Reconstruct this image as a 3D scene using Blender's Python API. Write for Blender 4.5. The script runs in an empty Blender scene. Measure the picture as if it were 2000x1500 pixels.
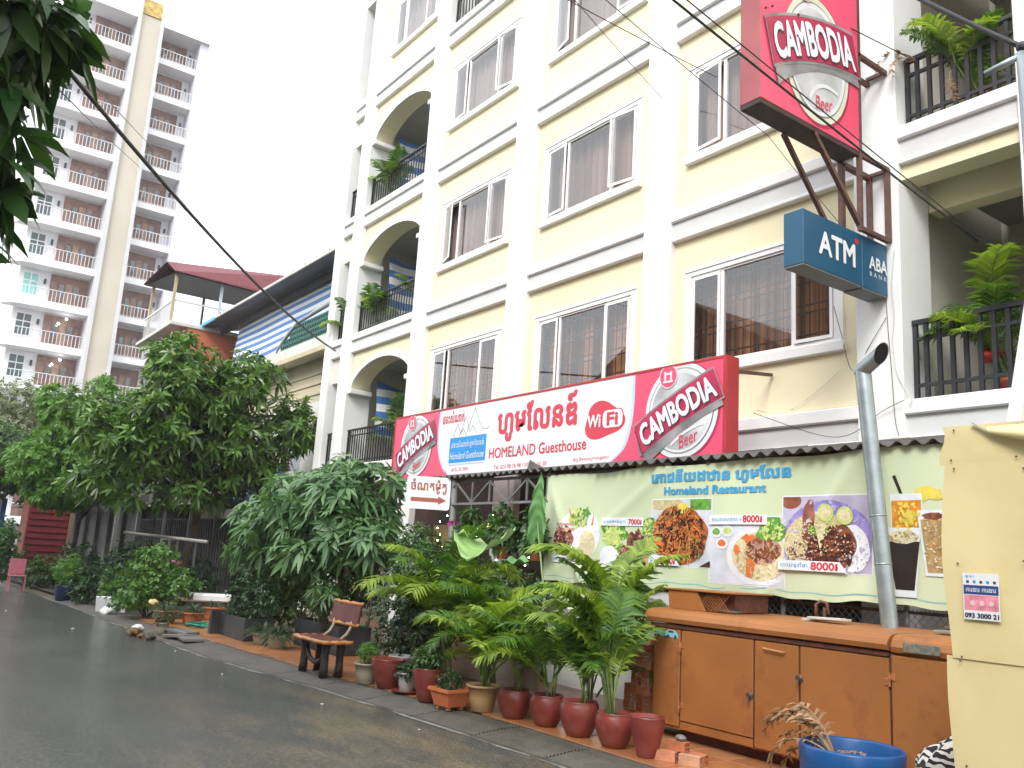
import bpy, bmesh, math, random
from mathutils import Vector, Matrix, Euler
import numpy as np
random.seed(7)
S = bpy.context.scene
COL = S.collection
R = math.radians
PI = math.pi

# ---------------------------------------------------------------- camera
CAM_H = 1.6
yaw, pitch, roll = R(35.715), R(11.46), R(3.56)
fwd = Vector((-math.cos(yaw)*math.cos(pitch), math.sin(yaw)*math.cos(pitch), math.sin(pitch)))
r0 = Vector((math.sin(yaw), math.cos(yaw), 0))
u0 = r0.cross(fwd)
rc = math.cos(roll)*r0 + math.sin(roll)*u0
uc = -math.sin(roll)*r0 + math.cos(roll)*u0
cd = bpy.data.cameras.new('camera')
cd.sensor_width = 36.0
cd.lens = 36.0*1702/2000
cd.clip_start = 0.05
cd.clip_end = 1500
cam = bpy.data.objects.new('camera', cd)
COL.objects.link(cam)
cam.matrix_world = Matrix(((rc.x, uc.x, -fwd.x, 0), (rc.y, uc.y, -fwd.y, 0), (rc.z, uc.z, -fwd.z, CAM_H), (0, 0, 0, 1)))
S.camera = cam

# ---------------------------------------------------------------- sky and sun (bright overcast, just after rain)
SUN_EL, SUN_AZ = R(42), R(298)          # azimuth of the sun measured from +X towards +Y
W = bpy.data.worlds.new('World')
S.world = W
W.use_nodes = True
wn = W.node_tree.nodes
wl = W.node_tree.links
wn.clear()
wo = wn.new('ShaderNodeOutputWorld')
bg = wn.new('ShaderNodeBackground')
sky = wn.new('ShaderNodeTexSky')
sky.sky_type = 'NISHITA'
sky.sun_disc = False
sky.sun_elevation = SUN_EL
sky.sun_rotation = PI/2 - SUN_AZ
sky.air_density = 1.0
sky.dust_density = 4.0
hs = wn.new('ShaderNodeHueSaturation')
hs.inputs['Saturation'].default_value = 0.12
mixw = wn.new('ShaderNodeMixRGB')       # a closed cloud deck: an even pale layer over the sky behind it
mixw.inputs['Fac'].default_value = 0.75
mixw.inputs['Color2'].default_value = (8.6, 8.9, 9.3, 1)
wl.new(sky.outputs[0], hs.inputs['Color'])
wl.new(hs.outputs[0], mixw.inputs['Color1'])
wl.new(mixw.outputs[0], bg.inputs['Color'])
bg.inputs['Strength'].default_value = 0.14
wl.new(bg.outputs[0], wo.inputs[0])
sd = bpy.data.lights.new('sun', 'SUN')
sd.energy = 1.5
sd.angle = R(22)
sd.color = (1.0, 0.97, 0.92)
sun = bpy.data.objects.new('sun', sd)
COL.objects.link(sun)
sdir = Vector((math.cos(SUN_EL)*math.cos(SUN_AZ), math.cos(SUN_EL)*math.sin(SUN_AZ), math.sin(SUN_EL)))
sun.rotation_euler = sdir.to_track_quat('Z', 'Y').to_euler()
sun.location = (0, -20, 40)
S.view_settings.view_transform = 'Standard'
S.view_settings.look = 'None'
S.view_settings.exposure = 0.98
S.view_settings.gamma = 1.0
S.view_settings.use_curve_mapping = False
S.cycles.use_denoising = True
S.cycles.max_bounces = 8
S.cycles.transparent_max_bounces = 12
S.cycles.caustics_reflective = False
S.cycles.caustics_refractive = False

# ---------------------------------------------------------------- materials
MATS = {}
def mat(name, col, rough=0.6, var=0.12, scale=3.0, bump=0.0, bscale=40.0, metal=0.0, dirt=None, dscale=1.2, damt=0.5, spec=0.5, coord='Object'):
    """principled material with noise mottling, optional grime blotches and fine relief"""
    if name in MATS: return MATS[name]
    m = bpy.data.materials.new(name); m.use_nodes = True
    n = m.node_tree.nodes; l = m.node_tree.links
    b = n['Principled BSDF']
    b.inputs['Roughness'].default_value = rough
    b.inputs['Metallic'].default_value = metal
    b.inputs['Specular IOR Level'].default_value = spec
    tc = n.new('ShaderNodeTexCoord')
    src = tc.outputs[coord]
    c = (col[0], col[1], col[2], 1)
    nz = n.new('ShaderNodeTexNoise'); nz.inputs['Scale'].default_value = scale; nz.inputs['Detail'].default_value = 5
    l.new(src, nz.inputs['Vector'])
    rp = n.new('ShaderNodeValToRGB')
    rp.color_ramp.elements[0].position = 0.3; rp.color_ramp.elements[1].position = 0.7
    rp.color_ramp.elements[0].color = (col[0]*(1-var), col[1]*(1-var), col[2]*(1-var), 1)
    rp.color_ramp.elements[1].color = (min(1, col[0]*(1+var)), min(1, col[1]*(1+var)), min(1, col[2]*(1+var)), 1)
    l.new(nz.outputs['Fac'], rp.inputs['Fac'])
    out = rp.outputs['Color']
    if dirt:
        n2 = n.new('ShaderNodeTexNoise'); n2.inputs['Scale'].default_value = dscale; n2.inputs['Detail'].default_value = 8; n2.inputs['Roughness'].default_value = 0.7
        l.new(src, n2.inputs['Vector'])
        r2 = n.new('ShaderNodeValToRGB'); r2.color_ramp.elements[0].position = 0.52; r2.color_ramp.elements[1].position = 0.72
        r2.color_ramp.elements[0].color = (0, 0, 0, 1); r2.color_ramp.elements[1].color = (damt, damt, damt, 1)
        l.new(n2.outputs['Fac'], r2.inputs['Fac'])
        mx = n.new('ShaderNodeMixRGB'); mx.inputs['Color2'].default_value = (*dirt, 1)
        l.new(r2.outputs['Color'], mx.inputs['Fac']); l.new(out, mx.inputs['Color1'])
        out = mx.outputs['Color']
    l.new(out, b.inputs['Base Color'])
    if bump:
        nb = n.new('ShaderNodeTexNoise'); nb.inputs['Scale'].default_value = bscale; nb.inputs['Detail'].default_value = 6
        l.new(src, nb.inputs['Vector'])
        bp = n.new('ShaderNodeBump'); bp.inputs['Strength'].default_value = bump; bp.inputs['Distance'].default_value = 0.02
        l.new(nb.outputs['Fac'], bp.inputs['Height']); l.new(bp.outputs['Normal'], b.inputs['Normal'])
    MATS[name] = m
    return m

def leafmat(name, c1, c2, rough=0.35, trans=0.25, spec=0.5):
    """leaf: colour varies from leaf to leaf (per island), some light passes through"""
    if name in MATS: return MATS[name]
    m = bpy.data.materials.new(name); m.use_nodes = True
    n = m.node_tree.nodes; l = m.node_tree.links
    b = n['Principled BSDF']; o = n['Material Output']
    g = n.new('ShaderNodeNewGeometry')
    rp = n.new('ShaderNodeValToRGB')
    rp.color_ramp.elements[0].color = (*c1, 1); rp.color_ramp.elements[1].color = (*c2, 1)
    l.new(g.outputs['Random Per Island'], rp.inputs['Fac'])
    l.new(rp.outputs['Color'], b.inputs['Base Color'])
    b.inputs['Roughness'].default_value = rough
    b.inputs['Specular IOR Level'].default_value = spec
    t = n.new('ShaderNodeBsdfTranslucent')
    mu = n.new('ShaderNodeMixRGB'); mu.blend_type = 'MULTIPLY'; mu.inputs['Fac'].default_value = 1
    mu.inputs['Color2'].default_value = (1.5, 1.6, 0.7, 1)
    l.new(rp.outputs['Color'], mu.inputs['Color1']); l.new(mu.outputs['Color'], t.inputs['Color'])
    ms = n.new('ShaderNodeMixShader'); ms.inputs['Fac'].default_value = trans
    l.new(b.outputs[0], ms.inputs[1]); l.new(t.outputs[0], ms.inputs[2]); l.new(ms.outputs[0], o.inputs['Surface'])
    MATS[name] = m
    return m

def glassmat(name, tint=(0.75, 0.72, 0.7), ior=1.6):
    """window pane: sees through with a tint, mirrors more at a slant"""
    if name in MATS: return MATS[name]
    m = bpy.data.materials.new(name); m.use_nodes = True
    n = m.node_tree.nodes; l = m.node_tree.links
    n.remove(n['Principled BSDF']); o = n['Material Output']
    tr = n.new('ShaderNodeBsdfTransparent'); tr.inputs['Color'].default_value = (*tint, 1)
    gl = n.new('ShaderNodeBsdfGlossy'); gl.inputs['Roughness'].default_value = 0.01; gl.inputs['Color'].default_value = (0.95, 0.95, 0.95, 1)
    lw = n.new('ShaderNodeLayerWeight'); lw.inputs['Blend'].default_value = 0.5
    f0 = ((ior-1)/(ior+1))**2
    pw = n.new('ShaderNodeMath'); pw.operation = 'POWER'; pw.inputs[1].default_value = 4.0; l.new(lw.outputs['Facing'], pw.inputs[0])
    ma = n.new('ShaderNodeMath'); ma.operation = 'MULTIPLY_ADD'; ma.inputs[1].default_value = 1-f0; ma.inputs[2].default_value = f0; l.new(pw.outputs[0], ma.inputs[0])
    ms = n.new('ShaderNodeMixShader')
    l.new(ma.outputs[0], ms.inputs['Fac']); l.new(tr.outputs[0], ms.inputs[1]); l.new(gl.outputs[0], ms.inputs[2]); l.new(ms.outputs[0], o.inputs['Surface'])
    MATS[name] = m
    return m

def emit(name, col, s):
    if name in MATS: return MATS[name]
    m = bpy.data.materials.new(name); m.use_nodes = True
    b = m.node_tree.nodes['Principled BSDF']
    b.inputs['Base Color'].default_value = (*col, 1)
    b.inputs['Emission Color'].default_value = (*col, 1)
    b.inputs['Emission Strength'].default_value = s
    MATS[name] = m
    return m

# ---------------------------------------------------------------- mesh builder
class MB:
    def __init__(s): s.v = []; s.f = []
    def add(s, v, f):
        k = len(s.v); s.v += [tuple(p) for p in v]; s.f += [tuple(i+k for i in q) for q in f]; return s
    def box(s, x0, x1, y0, y1, z0, z1, M=None):
        v = [Vector(p) for p in ((x0,y0,z0),(x1,y0,z0),(x1,y1,z0),(x0,y1,z0),(x0,y0,z1),(x1,y0,z1),(x1,y1,z1),(x0,y1,z1))]
        if M is not None: v = [M @ p for p in v]
        return s.add(v, [(3,2,1,0),(4,5,6,7),(0,1,5,4),(1,2,6,5),(2,3,7,6),(3,0,4,7)])
    def bbox(s, x0, x1, y0, y1, z0, z1, b=0.01, M=None):
        """box with chamfered edges"""
        bm = bmesh.new(); bmesh.ops.create_cube(bm, size=1)
        for p in bm.verts: p.co = Vector(((x0+x1)/2+p.co.x*(x1-x0), (y0+y1)/2+p.co.y*(y1-y0), (z0+z1)/2+p.co.z*(z1-z0)))
        bmesh.ops.bevel(bm, geom=list(bm.edges), offset=b, segments=1, affect='EDGES', profile=0.7)
        return s.bm(bm, M)
    def bm(s, bm, M=None):
        bm.verts.index_update()
        v = [(M @ p.co if M is not None else p.co.copy()) for p in bm.verts]
        f = [tuple(q.index for q in fc.verts) for fc in bm.faces]
        bm.free(); return s.add(v, f)
    def bar(s, a, b, w, h=None, up=(0,0,1)):
        """square bar from a to b"""
        a = Vector(a); b = Vector(b); h = h or w; d = (b-a).normalized(); up = Vector(up)
        if abs(d.dot(up)) > 0.98: up = Vector((0,1,0))
        x = d.cross(up).normalized()*w/2; y = x.cross(d).normalized()*h/2
        v = [a-x-y, a+x-y, a+x+y, a-x+y, b-x-y, b+x-y, b+x+y, b-x+y]
        return s.add(v, [(0,1,2,3),(7,6,5,4),(0,4,5,1),(1,5,6,2),(2,6,7,3),(3,7,4,0)])
    def tube(s, pts, r, n=8, cap=True):
        pts = [Vector(p) for p in pts]; rs = r if isinstance(r, (list, tuple)) else [r]*len(pts)
        k = len(s.v); prev = None
        for i, p in enumerate(pts):
            d = (pts[min(i+1, len(pts)-1)] - pts[max(i-1, 0)]).normalized()
            if prev is None:
                up = Vector((0,0,1)) if abs(d.z) < 0.9 else Vector((1,0,0))
                x = d.cross(up).normalized()
            else:
                x = (prev - d*prev.dot(d)).normalized()
            prev = x; y = d.cross(x)
            for j in range(n):
                a = 2*PI*j/n; s.v.append(tuple(p + (x*math.cos(a)+y*math.sin(a))*rs[i]))
        for i in range(len(pts)-1):
            for j in range(n):
                a = k+i*n+j; b = k+i*n+(j+1) % n; s.f.append((a, b, b+n, a+n))
        if cap:
            s.f.append(tuple(k+j for j in range(n))[::-1]); e = k+(len(pts)-1)*n; s.f.append(tuple(e+j for j in range(n)))
        return s
    def lathe(s, prof, c=(0,0,0), n=24, sx=1.0, sy=1.0):
        k = len(s.v); m = len(prof)
        for (r, z) in prof:
            for j in range(n):
                a = 2*PI*j/n; s.v.append((c[0]+r*math.cos(a)*sx, c[1]+r*math.sin(a)*sy, c[2]+z))
        for i in range(m-1):
            for j in range(n):
                a = k+i*n+j; b = k+i*n+(j+1) % n; s.f.append((a, b, b+n, a+n))
        s.f.append(tuple(k+j for j in range(n))[::-1]); s.f.append(tuple(k+(m-1)*n+j for j in range(n)))
        return s
    def ball(s, c, r, n=10, m=6, sx=1, sy=1, sz=1):
        return s.lathe([(r*math.sin(PI*i/m)*1.0+1e-4, -r*math.cos(PI*i/m)*sz) for i in range(m+1)], c, n, sx, sy)
    def grid(s, fn, nu, nv):
        k = len(s.v)
        for j in range(nv+1):
            for i in range(nu+1): s.v.append(tuple(fn(i/nu, j/nv)))
        for j in range(nv):
            for i in range(nu):
                a = k+j*(nu+1)+i; s.f.append((a, a+1, a+nu+2, a+nu+1))
        return s
    def poly(s, pts): return s.add(pts, [tuple(range(len(pts)))])
    def xform(s, M): s.v = [tuple(M @ Vector(p)) for p in s.v]; return s
    def build(s, name, m, parent=None, smooth=False, base=None, kind=None):
        me = bpy.data.meshes.new(name)
        off = Vector(base) if base is not None else Vector((0,0,0))
        if parent is not None: off = wloc(parent)
        v = np.array(s.v, dtype=float) - np.array(off)
        me.from_pydata(v.tolist(), [], s.f)
        if smooth: me.polygons.foreach_set('use_smooth', [True]*len(me.polygons))
        if m is not None: me.materials.append(m)
        me.update()
        o = bpy.data.objects.new(name, me); COL.objects.link(o)
        if parent is not None: o.parent = parent
        else: o.location = off
        if kind: o['kind'] = kind
        return o
def wloc(o):
    v = Vector((0,0,0))
    while o is not None: v += o.location; o = o.parent
    return v
def thing(name, label, cat, loc=(0,0,0), group=None):
    o = bpy.data.objects.new(name, None); COL.objects.link(o); o.location = loc; o.empty_display_size = 0.2
    return tag(o, label, cat, group)
def tag(o, label, cat, group=None):
    o['label'] = label; o['category'] = cat
    if group: o['group'] = group
    return o
def struct(o): o['kind'] = 'structure'; return o
def copy_tree(o, parent=None):
    c = o.copy(); COL.objects.link(c); c.parent = parent
    for ch in o.children: copy_tree(ch, c)
    return c
def part_box(name, m, parent, x0, x1, y0, y1, z0, z1, b=0.0):
    mb = MB()
    mb.bbox(x0,x1,y0,y1,z0,z1,b) if b else mb.box(x0,x1,y0,y1,z0,z1)
    return mb.build(name, m, parent)

TXT = {}
def text_mesh(txt, size=1.0, shear=0.0, spacing=1.0):
    """flat letters in the XY plane; faces that cover one another are lifted apart"""
    key = (txt, shear, spacing)
    if key in TXT: return TXT[key]
    cu = bpy.data.curves.new('letters', 'FONT'); cu.body = txt; cu.size = size; cu.extrude = 0; cu.shear = shear
    cu.space_character = spacing; cu.resolution_u = 3
    ob = bpy.data.objects.new('letters', cu); COL.objects.link(ob)
    dg = bpy.context.evaluated_depsgraph_get()
    me = bpy.data.meshes.new_from_object(ob.evaluated_get(dg))
    co = [p.co.copy() for p in me.vertices]; v = []; f = []
    tris = []
    for q in me.polygons:
        vs = [co[i] for i in q.vertices]
        for k in range(1, len(vs)-1): tris.append((vs[0], vs[k], vs[k+1]))
    bpy.data.objects.remove(ob); bpy.data.curves.remove(cu); bpy.data.meshes.remove(me)
    if not tris: return [], []
    T_ = np.array([[(p.x, p.y) for p in t] for t in tris]); C_ = T_.mean(axis=1)
    lift = np.zeros(len(tris), dtype=int)
    def cr(a, b): return a[..., 0]*b[..., 1]-a[..., 1]*b[..., 0]
    for i in range(len(tris)):
        a, b, c = T_[i]; d1 = cr(b-a, C_-a); d2 = cr(c-b, C_-b); d3 = cr(a-c, C_-c)
        ins = ((d1 > 1e-6) & (d2 > 1e-6) & (d3 > 1e-6)) | ((d1 < -1e-6) & (d2 < -1e-6) & (d3 < -1e-6)); ins[i] = False
        lift[ins] += 1
    for t, li in zip(tris, lift):
        n = (t[1]-t[0]).cross(t[2]-t[0]); t = t if n.z >= 0 else (t[0], t[2], t[1]); k = len(v)
        v += [(p.x, p.y, int(li)) for p in t]; f.append((k, k+1, k+2))
    TXT[key] = (v, f); return v, f
def put_text(mb, txt, M, width=None, height=None, align='C', warp=None, bold=0.0, shear=0.0, spacing=1.0, extrude=0, size=1.0):
    """fit letters into width x height (local XY), apply warp then matrix M; bold thickens the strokes"""
    v, f = text_mesh(txt, 1.0, shear, spacing)
    if not v: return
    A = np.array(v); x0, y0 = A[:, 0].min(), A[:, 1].min(); x1, y1 = A[:, 0].max(), A[:, 1].max()
    sx = width/(x1-x0) if width else (height/(y1-y0) if height else 1); sy = height/(y1-y0) if height else sx
    offs = [(0, 0)]+([(bold*math.cos(k*PI/4), bold*math.sin(k*PI/4)) for k in range(8)] if bold else [])
    for j, (ox, oy) in enumerate(offs):
        out = []
        for p in v:
            x = (p[0]-x0+ox)*sx; y = (p[1]-y0+oy)*sy
            if align == 'C' and width: x -= width/2
            if align == 'C' and height: y -= height/2
            q = Vector((x, y, 0.0004*p[2]+0.00035*j))
            if warp: q = warp(q)
            out.append(M @ q)
        mb.add(out, f)
# ================================================================ palette
WHITE = mat('white_paint', (0.80, 0.80, 0.79), 0.6, 0.03, 1.5, dirt=(0.55, 0.54, 0.50), dscale=0.9, damt=0.25)
BANDC = mat('band_paint', (0.62, 0.63, 0.63), 0.6, 0.05, 2.0, bump=0.15, bscale=60)
YELLOW = mat('yellow_paint', (0.80, 0.735, 0.50), 0.65, 0.04, 1.2, dirt=(0.66, 0.54, 0.30), dscale=0.6, damt=0.35)
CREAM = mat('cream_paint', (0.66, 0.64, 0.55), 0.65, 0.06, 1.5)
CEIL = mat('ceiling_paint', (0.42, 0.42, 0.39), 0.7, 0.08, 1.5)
PVC = mat('white_frame', (0.82, 0.82, 0.82), 0.35, 0.02)
IRON = mat('black_iron', (0.022, 0.024, 0.028), 0.45, 0.2, 6, bump=0.1)
RUST = mat('rusty_steel', (0.115, 0.055, 0.04), 0.6, 0.35, 9, bump=0.3, bscale=50, dirt=(0.2, 0.09, 0.04), dscale=5)
GALV = mat('galvanised_steel', (0.33, 0.38, 0.40), 0.38, 0.16, 7, metal=0.6, bump=0.08, dirt=(0.2, 0.2, 0.19), dscale=2.5)
GLASS = glassmat('window_glass', (0.80, 0.77, 0.76), 2.1)
CONC = mat('grey_concrete', (0.17, 0.165, 0.15), 0.5, 0.22, 4, bump=0.4, bscale=35, dirt=(0.08, 0.08, 0.07), dscale=1.5, damt=0.7)

def wet_asphalt():
    m = bpy.data.materials.new('wet_asphalt'); m.use_nodes = True
    n = m.node_tree.nodes; l = m.node_tree.links; b = n['Principled BSDF']
    tc = n.new('ShaderNodeTexCoord')
    big = n.new('ShaderNodeTexNoise'); big.inputs['Scale'].default_value = 0.55; big.inputs['Detail'].default_value = 7; big.inputs['Roughness'].default_value = 0.6; big.inputs['Distortion'].default_value = 0.6
    mp = n.new('ShaderNodeMapping'); mp.inputs['Scale'].default_value = (0.6, 1.5, 1); mp.inputs['Rotation'].default_value = (0, 0, 0.06)
    l.new(tc.outputs['Object'], mp.inputs[0]); l.new(mp.outputs[0], big.inputs['Vector'])
    r1 = n.new('ShaderNodeValToRGB'); e = r1.color_ramp.elements
    e[0].position = 0.30; e[0].color = (0.056, 0.060, 0.060, 1); e[1].position = 0.72; e[1].color = (0.084, 0.087, 0.085, 1)
    l.new(big.outputs['Fac'], r1.inputs['Fac'])
    # silt washed off the gutter: brown, in patches along the kerb side
    sx = n.new('ShaderNodeSeparateXYZ'); l.new(tc.outputs['Object'], sx.inputs[0])
    mr = n.new('ShaderNodeMapRange'); mr.inputs['From Min'].default_value = 0.6; mr.inputs['From Max'].default_value = 4.6
    l.new(sx.outputs['Y'], mr.inputs['Value'])
    mrx = n.new('ShaderNodeMapRange'); mrx.inputs['From Min'].default_value = -13; mrx.inputs['From Max'].default_value = -5
    l.new(sx.outputs['X'], mrx.inputs['Value'])
    mul = n.new('ShaderNodeMath'); mul.operation = 'MULTIPLY'; l.new(mr.outputs[0], mul.inputs[0]); l.new(mrx.outputs[0], mul.inputs[1])
    n3 = n.new('ShaderNodeTexNoise'); n3.inputs['Scale'].default_value = 1.1; n3.inputs['Detail'].default_value = 8; n3.inputs['Roughness'].default_value = 0.65
    l.new(mp.outputs[0], n3.inputs['Vector'])
    r3 = n.new('ShaderNodeValToRGB'); r3.color_ramp.elements[0].position = 0.42; r3.color_ramp.elements[1].position = 0.62
    l.new(n3.outputs['Fac'], r3.inputs['Fac'])
    m2 = n.new('ShaderNodeMath'); m2.operation = 'MULTIPLY'; l.new(mul.outputs[0], m2.inputs[0]); l.new(r3.outputs['Color'], m2.inputs[1])
    mx = n.new('ShaderNodeMixRGB'); mx.inputs['Color2'].default_value = (0.21, 0.165, 0.10, 1)
    l.new(m2.outputs[0], mx.inputs['Fac']); l.new(r1.outputs['Color'], mx.inputs['Color1'])
    fine = n.new('ShaderNodeTexNoise'); fine.inputs['Scale'].default_value = 90; fine.inputs['Detail'].default_value = 3
    l.new(tc.outputs['Object'], fine.inputs['Vector'])
    mid = n.new('ShaderNodeTexNoise'); mid.inputs['Scale'].default_value = 26; mid.inputs['Detail'].default_value = 6; mid.inputs['Roughness'].default_value = 0.75
    l.new(tc.outputs['Object'], mid.inputs['Vector'])
    rm = n.new('ShaderNodeValToRGB'); rm.color_ramp.elements[0].position = 0.35; rm.color_ramp.elements[1].position = 0.68
    rm.color_ramp.elements[0].color = (0.5, 0.5, 0.5, 1); rm.color_ramp.elements[1].color = (1.85, 1.82, 1.74, 1)
    l.new(mid.outputs['Fac'], rm.inputs['Fac'])
    mm = n.new('ShaderNodeMixRGB'); mm.blend_type = 'MULTIPLY'; mm.inputs['Fac'].default_value = 0.8
    l.new(mx.outputs['Color'], mm.inputs['Color1']); l.new(rm.outputs['Color'], mm.inputs['Color2'])
    rf = n.new('ShaderNodeValToRGB'); rf.color_ramp.elements[0].position = 0.40; rf.color_ramp.elements[1].position = 0.66
    rf.color_ramp.elements[0].color = (0.5, 0.5, 0.5, 1); rf.color_ramp.elements[1].color = (1.8, 1.8, 1.75, 1)
    l.new(fine.outputs['Fac'], rf.inputs['Fac'])
    mf = n.new('ShaderNodeMixRGB'); mf.blend_type = 'MULTIPLY'; mf.inputs['Fac'].default_value = 0.8
    l.new(mm.outputs['Color'], mf.inputs['Color1']); l.new(rf.outputs['Color'], mf.inputs['Color2'])
    l.new(mf.outputs['Color'], b.inputs['Base Color'])
    r4 = n.new('ShaderNodeValToRGB'); r4.color_ramp.elements[0].position = 0.22; r4.color_ramp.elements[1].position = 0.80
    r4.color_ramp.elements[0].color = (0.11, 0.11, 0.11, 1); r4.color_ramp.elements[1].color = (0.26, 0.26, 0.26, 1)
    l.new(big.outputs['Fac'], r4.inputs['Fac']); l.new(r4.outputs['Color'], b.inputs['Roughness'])
    bp = n.new('ShaderNodeBump'); bp.inputs['Strength'].default_value = 0.6; bp.inputs['Distance'].default_value = 0.01
    ad = n.new('ShaderNodeMath'); ad.operation = 'ADD'; l.new(fine.outputs['Fac'], ad.inputs[0]); l.new(mid.outputs['Fac'], ad.inputs[1]); l.new(ad.outputs[0], bp.inputs['Height']); l.new(bp.outputs['Normal'], b.inputs['Normal'])
    return m
ASPH = wet_asphalt()

# ================================================================ ground, road, kerb, pavement
struct(MB().box(-400, 400, -400, 400, -0.6, -0.02).build('ground', mat('earth', (0.10, 0.085, 0.06), 0.8, 0.3, 0.5, bump=0.3)))
KB = [(30, 4.86), (-4, 4.86), (-6, 4.84), (-8, 4.75), (-10, 4.58), (-11.3, 4.40), (-13, 4.2), (-16, 4.12), (-22, 4.05), (-30, 3.7), (-90, 2.0)]   # gutter line
KT = [(30, 5.42), (-4, 5.42), (-7, 5.42), (-8.5, 5.27), (-10, 5.06), (-12, 4.93), (-14, 4.83), (-17, 4.6), (-22, 4.5), (-30, 4.15), (-90, 2.45)]    # inner edge of the ribbed kerb
def interp(L, x):
    for (xa, ya), (xb, yb) in zip(L, L[1:]):
        if xb <= x <= xa: return yb + (ya-yb)*(x-xb)/(xa-xb)
    return L[-1][1]
PZ = 0.06
mb = MB()
xs = [30, 10, 0, -4, -6, -7, -8, -9, -10, -11.3, -13, -16, -22, -30, -50, -90]
mb.grid(lambda u, v: (xs[int(round(u*(len(xs)-1)))], (-5.0 if v < 0.5 else interp(KB, xs[int(round(u*(len(xs)-1)))])+0.03), 0.0), len(xs)-1, 1)
mb.f = [q[::-1] for q in mb.f]
struct(mb.build('road', ASPH))
# ribbed, gently sloping concrete kerb blocks, each one a piece
kerb = struct(MB().box(-40, 6, 4.9, 5.0, -0.2, -0.03).build('kerb', CONC))
KC = mat('kerb_concrete', (0.075, 0.067, 0.052), 0.55, 0.3, 3.5, bump=0.45, bscale=45, dirt=(0.045, 0.043, 0.035), dscale=2.2, damt=0.8)
x = 5.0; k = 0
while x > -24:
    L = 1.0 if x > -18 else 2.0
    xa, xb = x-0.008, x-L+0.008
    mb = MB(); nr = 15
    def kf(u, v, xa=xa, xb=xb):
        X = xa+(xb-xa)*u
        i = int(round(v*nr*2))
        t = v
        y = interp(KB, X)+(interp(KT, X)-interp(KB, X))*t
        z = 0.012+(PZ-0.006-0.012)*min(1, t*1.6)
        if i % 2 == 1 and 2 < i < nr*2-2: z -= 0.011
        return (X, y, z+random.uniform(-0.001, 0.001))
    mb.grid(kf, 4, nr*2)
    n0 = len(mb.v)
    mb.f = [q[::-1] for q in mb.f]
    # front lip down to the road
    row = [mb.v[i] for i in range(5)]
    mb.add([p for p in row]+[(p[0], p[1]-0.004, -0.02) for p in row], [(i, i+1, i+6, i+5) for i in range(4)])
    mb.build('kerb_block', KC, kerb)
    x -= L; k += 1
# pavement bed and its terracotta tiles
pave = MB()
xs2 = [30, -4, -7, -8.5, -10, -12, -14, -17, -19.5]
pave.grid(lambda u, v: (xs2[int(round(u*(len(xs2)-1)))], (interp(KT, xs2[int(round(u*(len(xs2)-1)))])-0.01 if v < 0.5 else 11.2), PZ-0.018), len(xs2)-1, 1)
pave = struct(pave.build('pavement', mat('tile_grout', (0.12, 0.085, 0.06), 0.6, 0.2)))
def tilemat(i):
    c = [(0.40, 0.165, 0.065), (0.36, 0.145, 0.06), (0.44, 0.19, 0.08), (0.33, 0.14, 0.065)][i]
    return mat('terracotta_tile_%d' % i, c, 0.3, 0.18, 4, bump=0.12, bscale=30, dirt=(0.13, 0.10, 0.07), dscale=1.3, damt=0.75)
tile_me = []
T = 0.4
for i in range(4):
    o = MB().bbox(-T/2+0.005, T/2-0.005, -T/2+0.005, T/2-0.005, -0.012, 0.012, 0.004).build('paving_tile', tilemat(i), pave)
    tile_me.append(o)
first = [True]*4
for ix in range(36):
    for iy in range(5):
        X = -4.0-T/2-ix*T; Y = 4.62+T/2+iy*T
        lo = max(interp(KT, X-T/2), interp(KT, X+T/2))
        if Y-T/2 < lo-0.28 or X < -18.4: continue
        i = random.randrange(4)
        if first[i]: o = tile_me[i]; first[i] = False
        else: o = tile_me[i].copy(); COL.objects.link(o)
        cut = max(0, lo+0.004-(Y-T/2))          # edge tiles are cut to the kerb
        o.location = (X, Y+cut/2, PZ-0.012+random.uniform(-0.0015, 0.0015)); o.scale = (1, (T-cut)/T, 1); o.rotation_euler = (random.uniform(-.003, .003), random.uniform(-.003, .003), 0)
# inner terrace floor (dim, behind the planting)
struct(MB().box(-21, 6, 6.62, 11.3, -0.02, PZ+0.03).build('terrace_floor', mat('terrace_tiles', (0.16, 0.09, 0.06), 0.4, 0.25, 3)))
# pavement on the far stretch of the street
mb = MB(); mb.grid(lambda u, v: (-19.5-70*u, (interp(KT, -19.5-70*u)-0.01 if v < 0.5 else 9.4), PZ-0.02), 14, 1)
struct(mb.build('far_pavement', mat('muddy_concrete', (0.035, 0.031, 0.026), 0.75, 0.3, 1.5, bump=0.3, dirt=(0.06, 0.05, 0.04), dscale=1.0, damt=0.8)))  # wet muddy tone, darkened further to paint in the shade under the trees
struct(MB().box(-90, 30, -9, -5.0, -0.2, 0.10).build('opposite_pavement', CONC))
# pale mortar fillet along the gutter
mb = MB()
def fil(u, v):
    X = -3-22*u; w = max(0.002, 0.010+0.012*math.sin(X*3.1)+0.012*math.sin(X*7.7+1)+0.008*math.sin(X*19))
    return (X, interp(KB, X)-0.006-w*(1-v)+0.01*math.sin(X*5), 0.004+0.009*v)
mb.grid(fil, 120, 1); mb.f = [q[::-1] for q in mb.f]
o = mb.build('gutter_mortar', mat('pale_mortar', (0.20, 0.20, 0.185), 0.6, 0.4, 8, bump=0.5, dirt=(0.06, 0.06, 0.055), dscale=3, damt=0.9)); struct(o)

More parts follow.
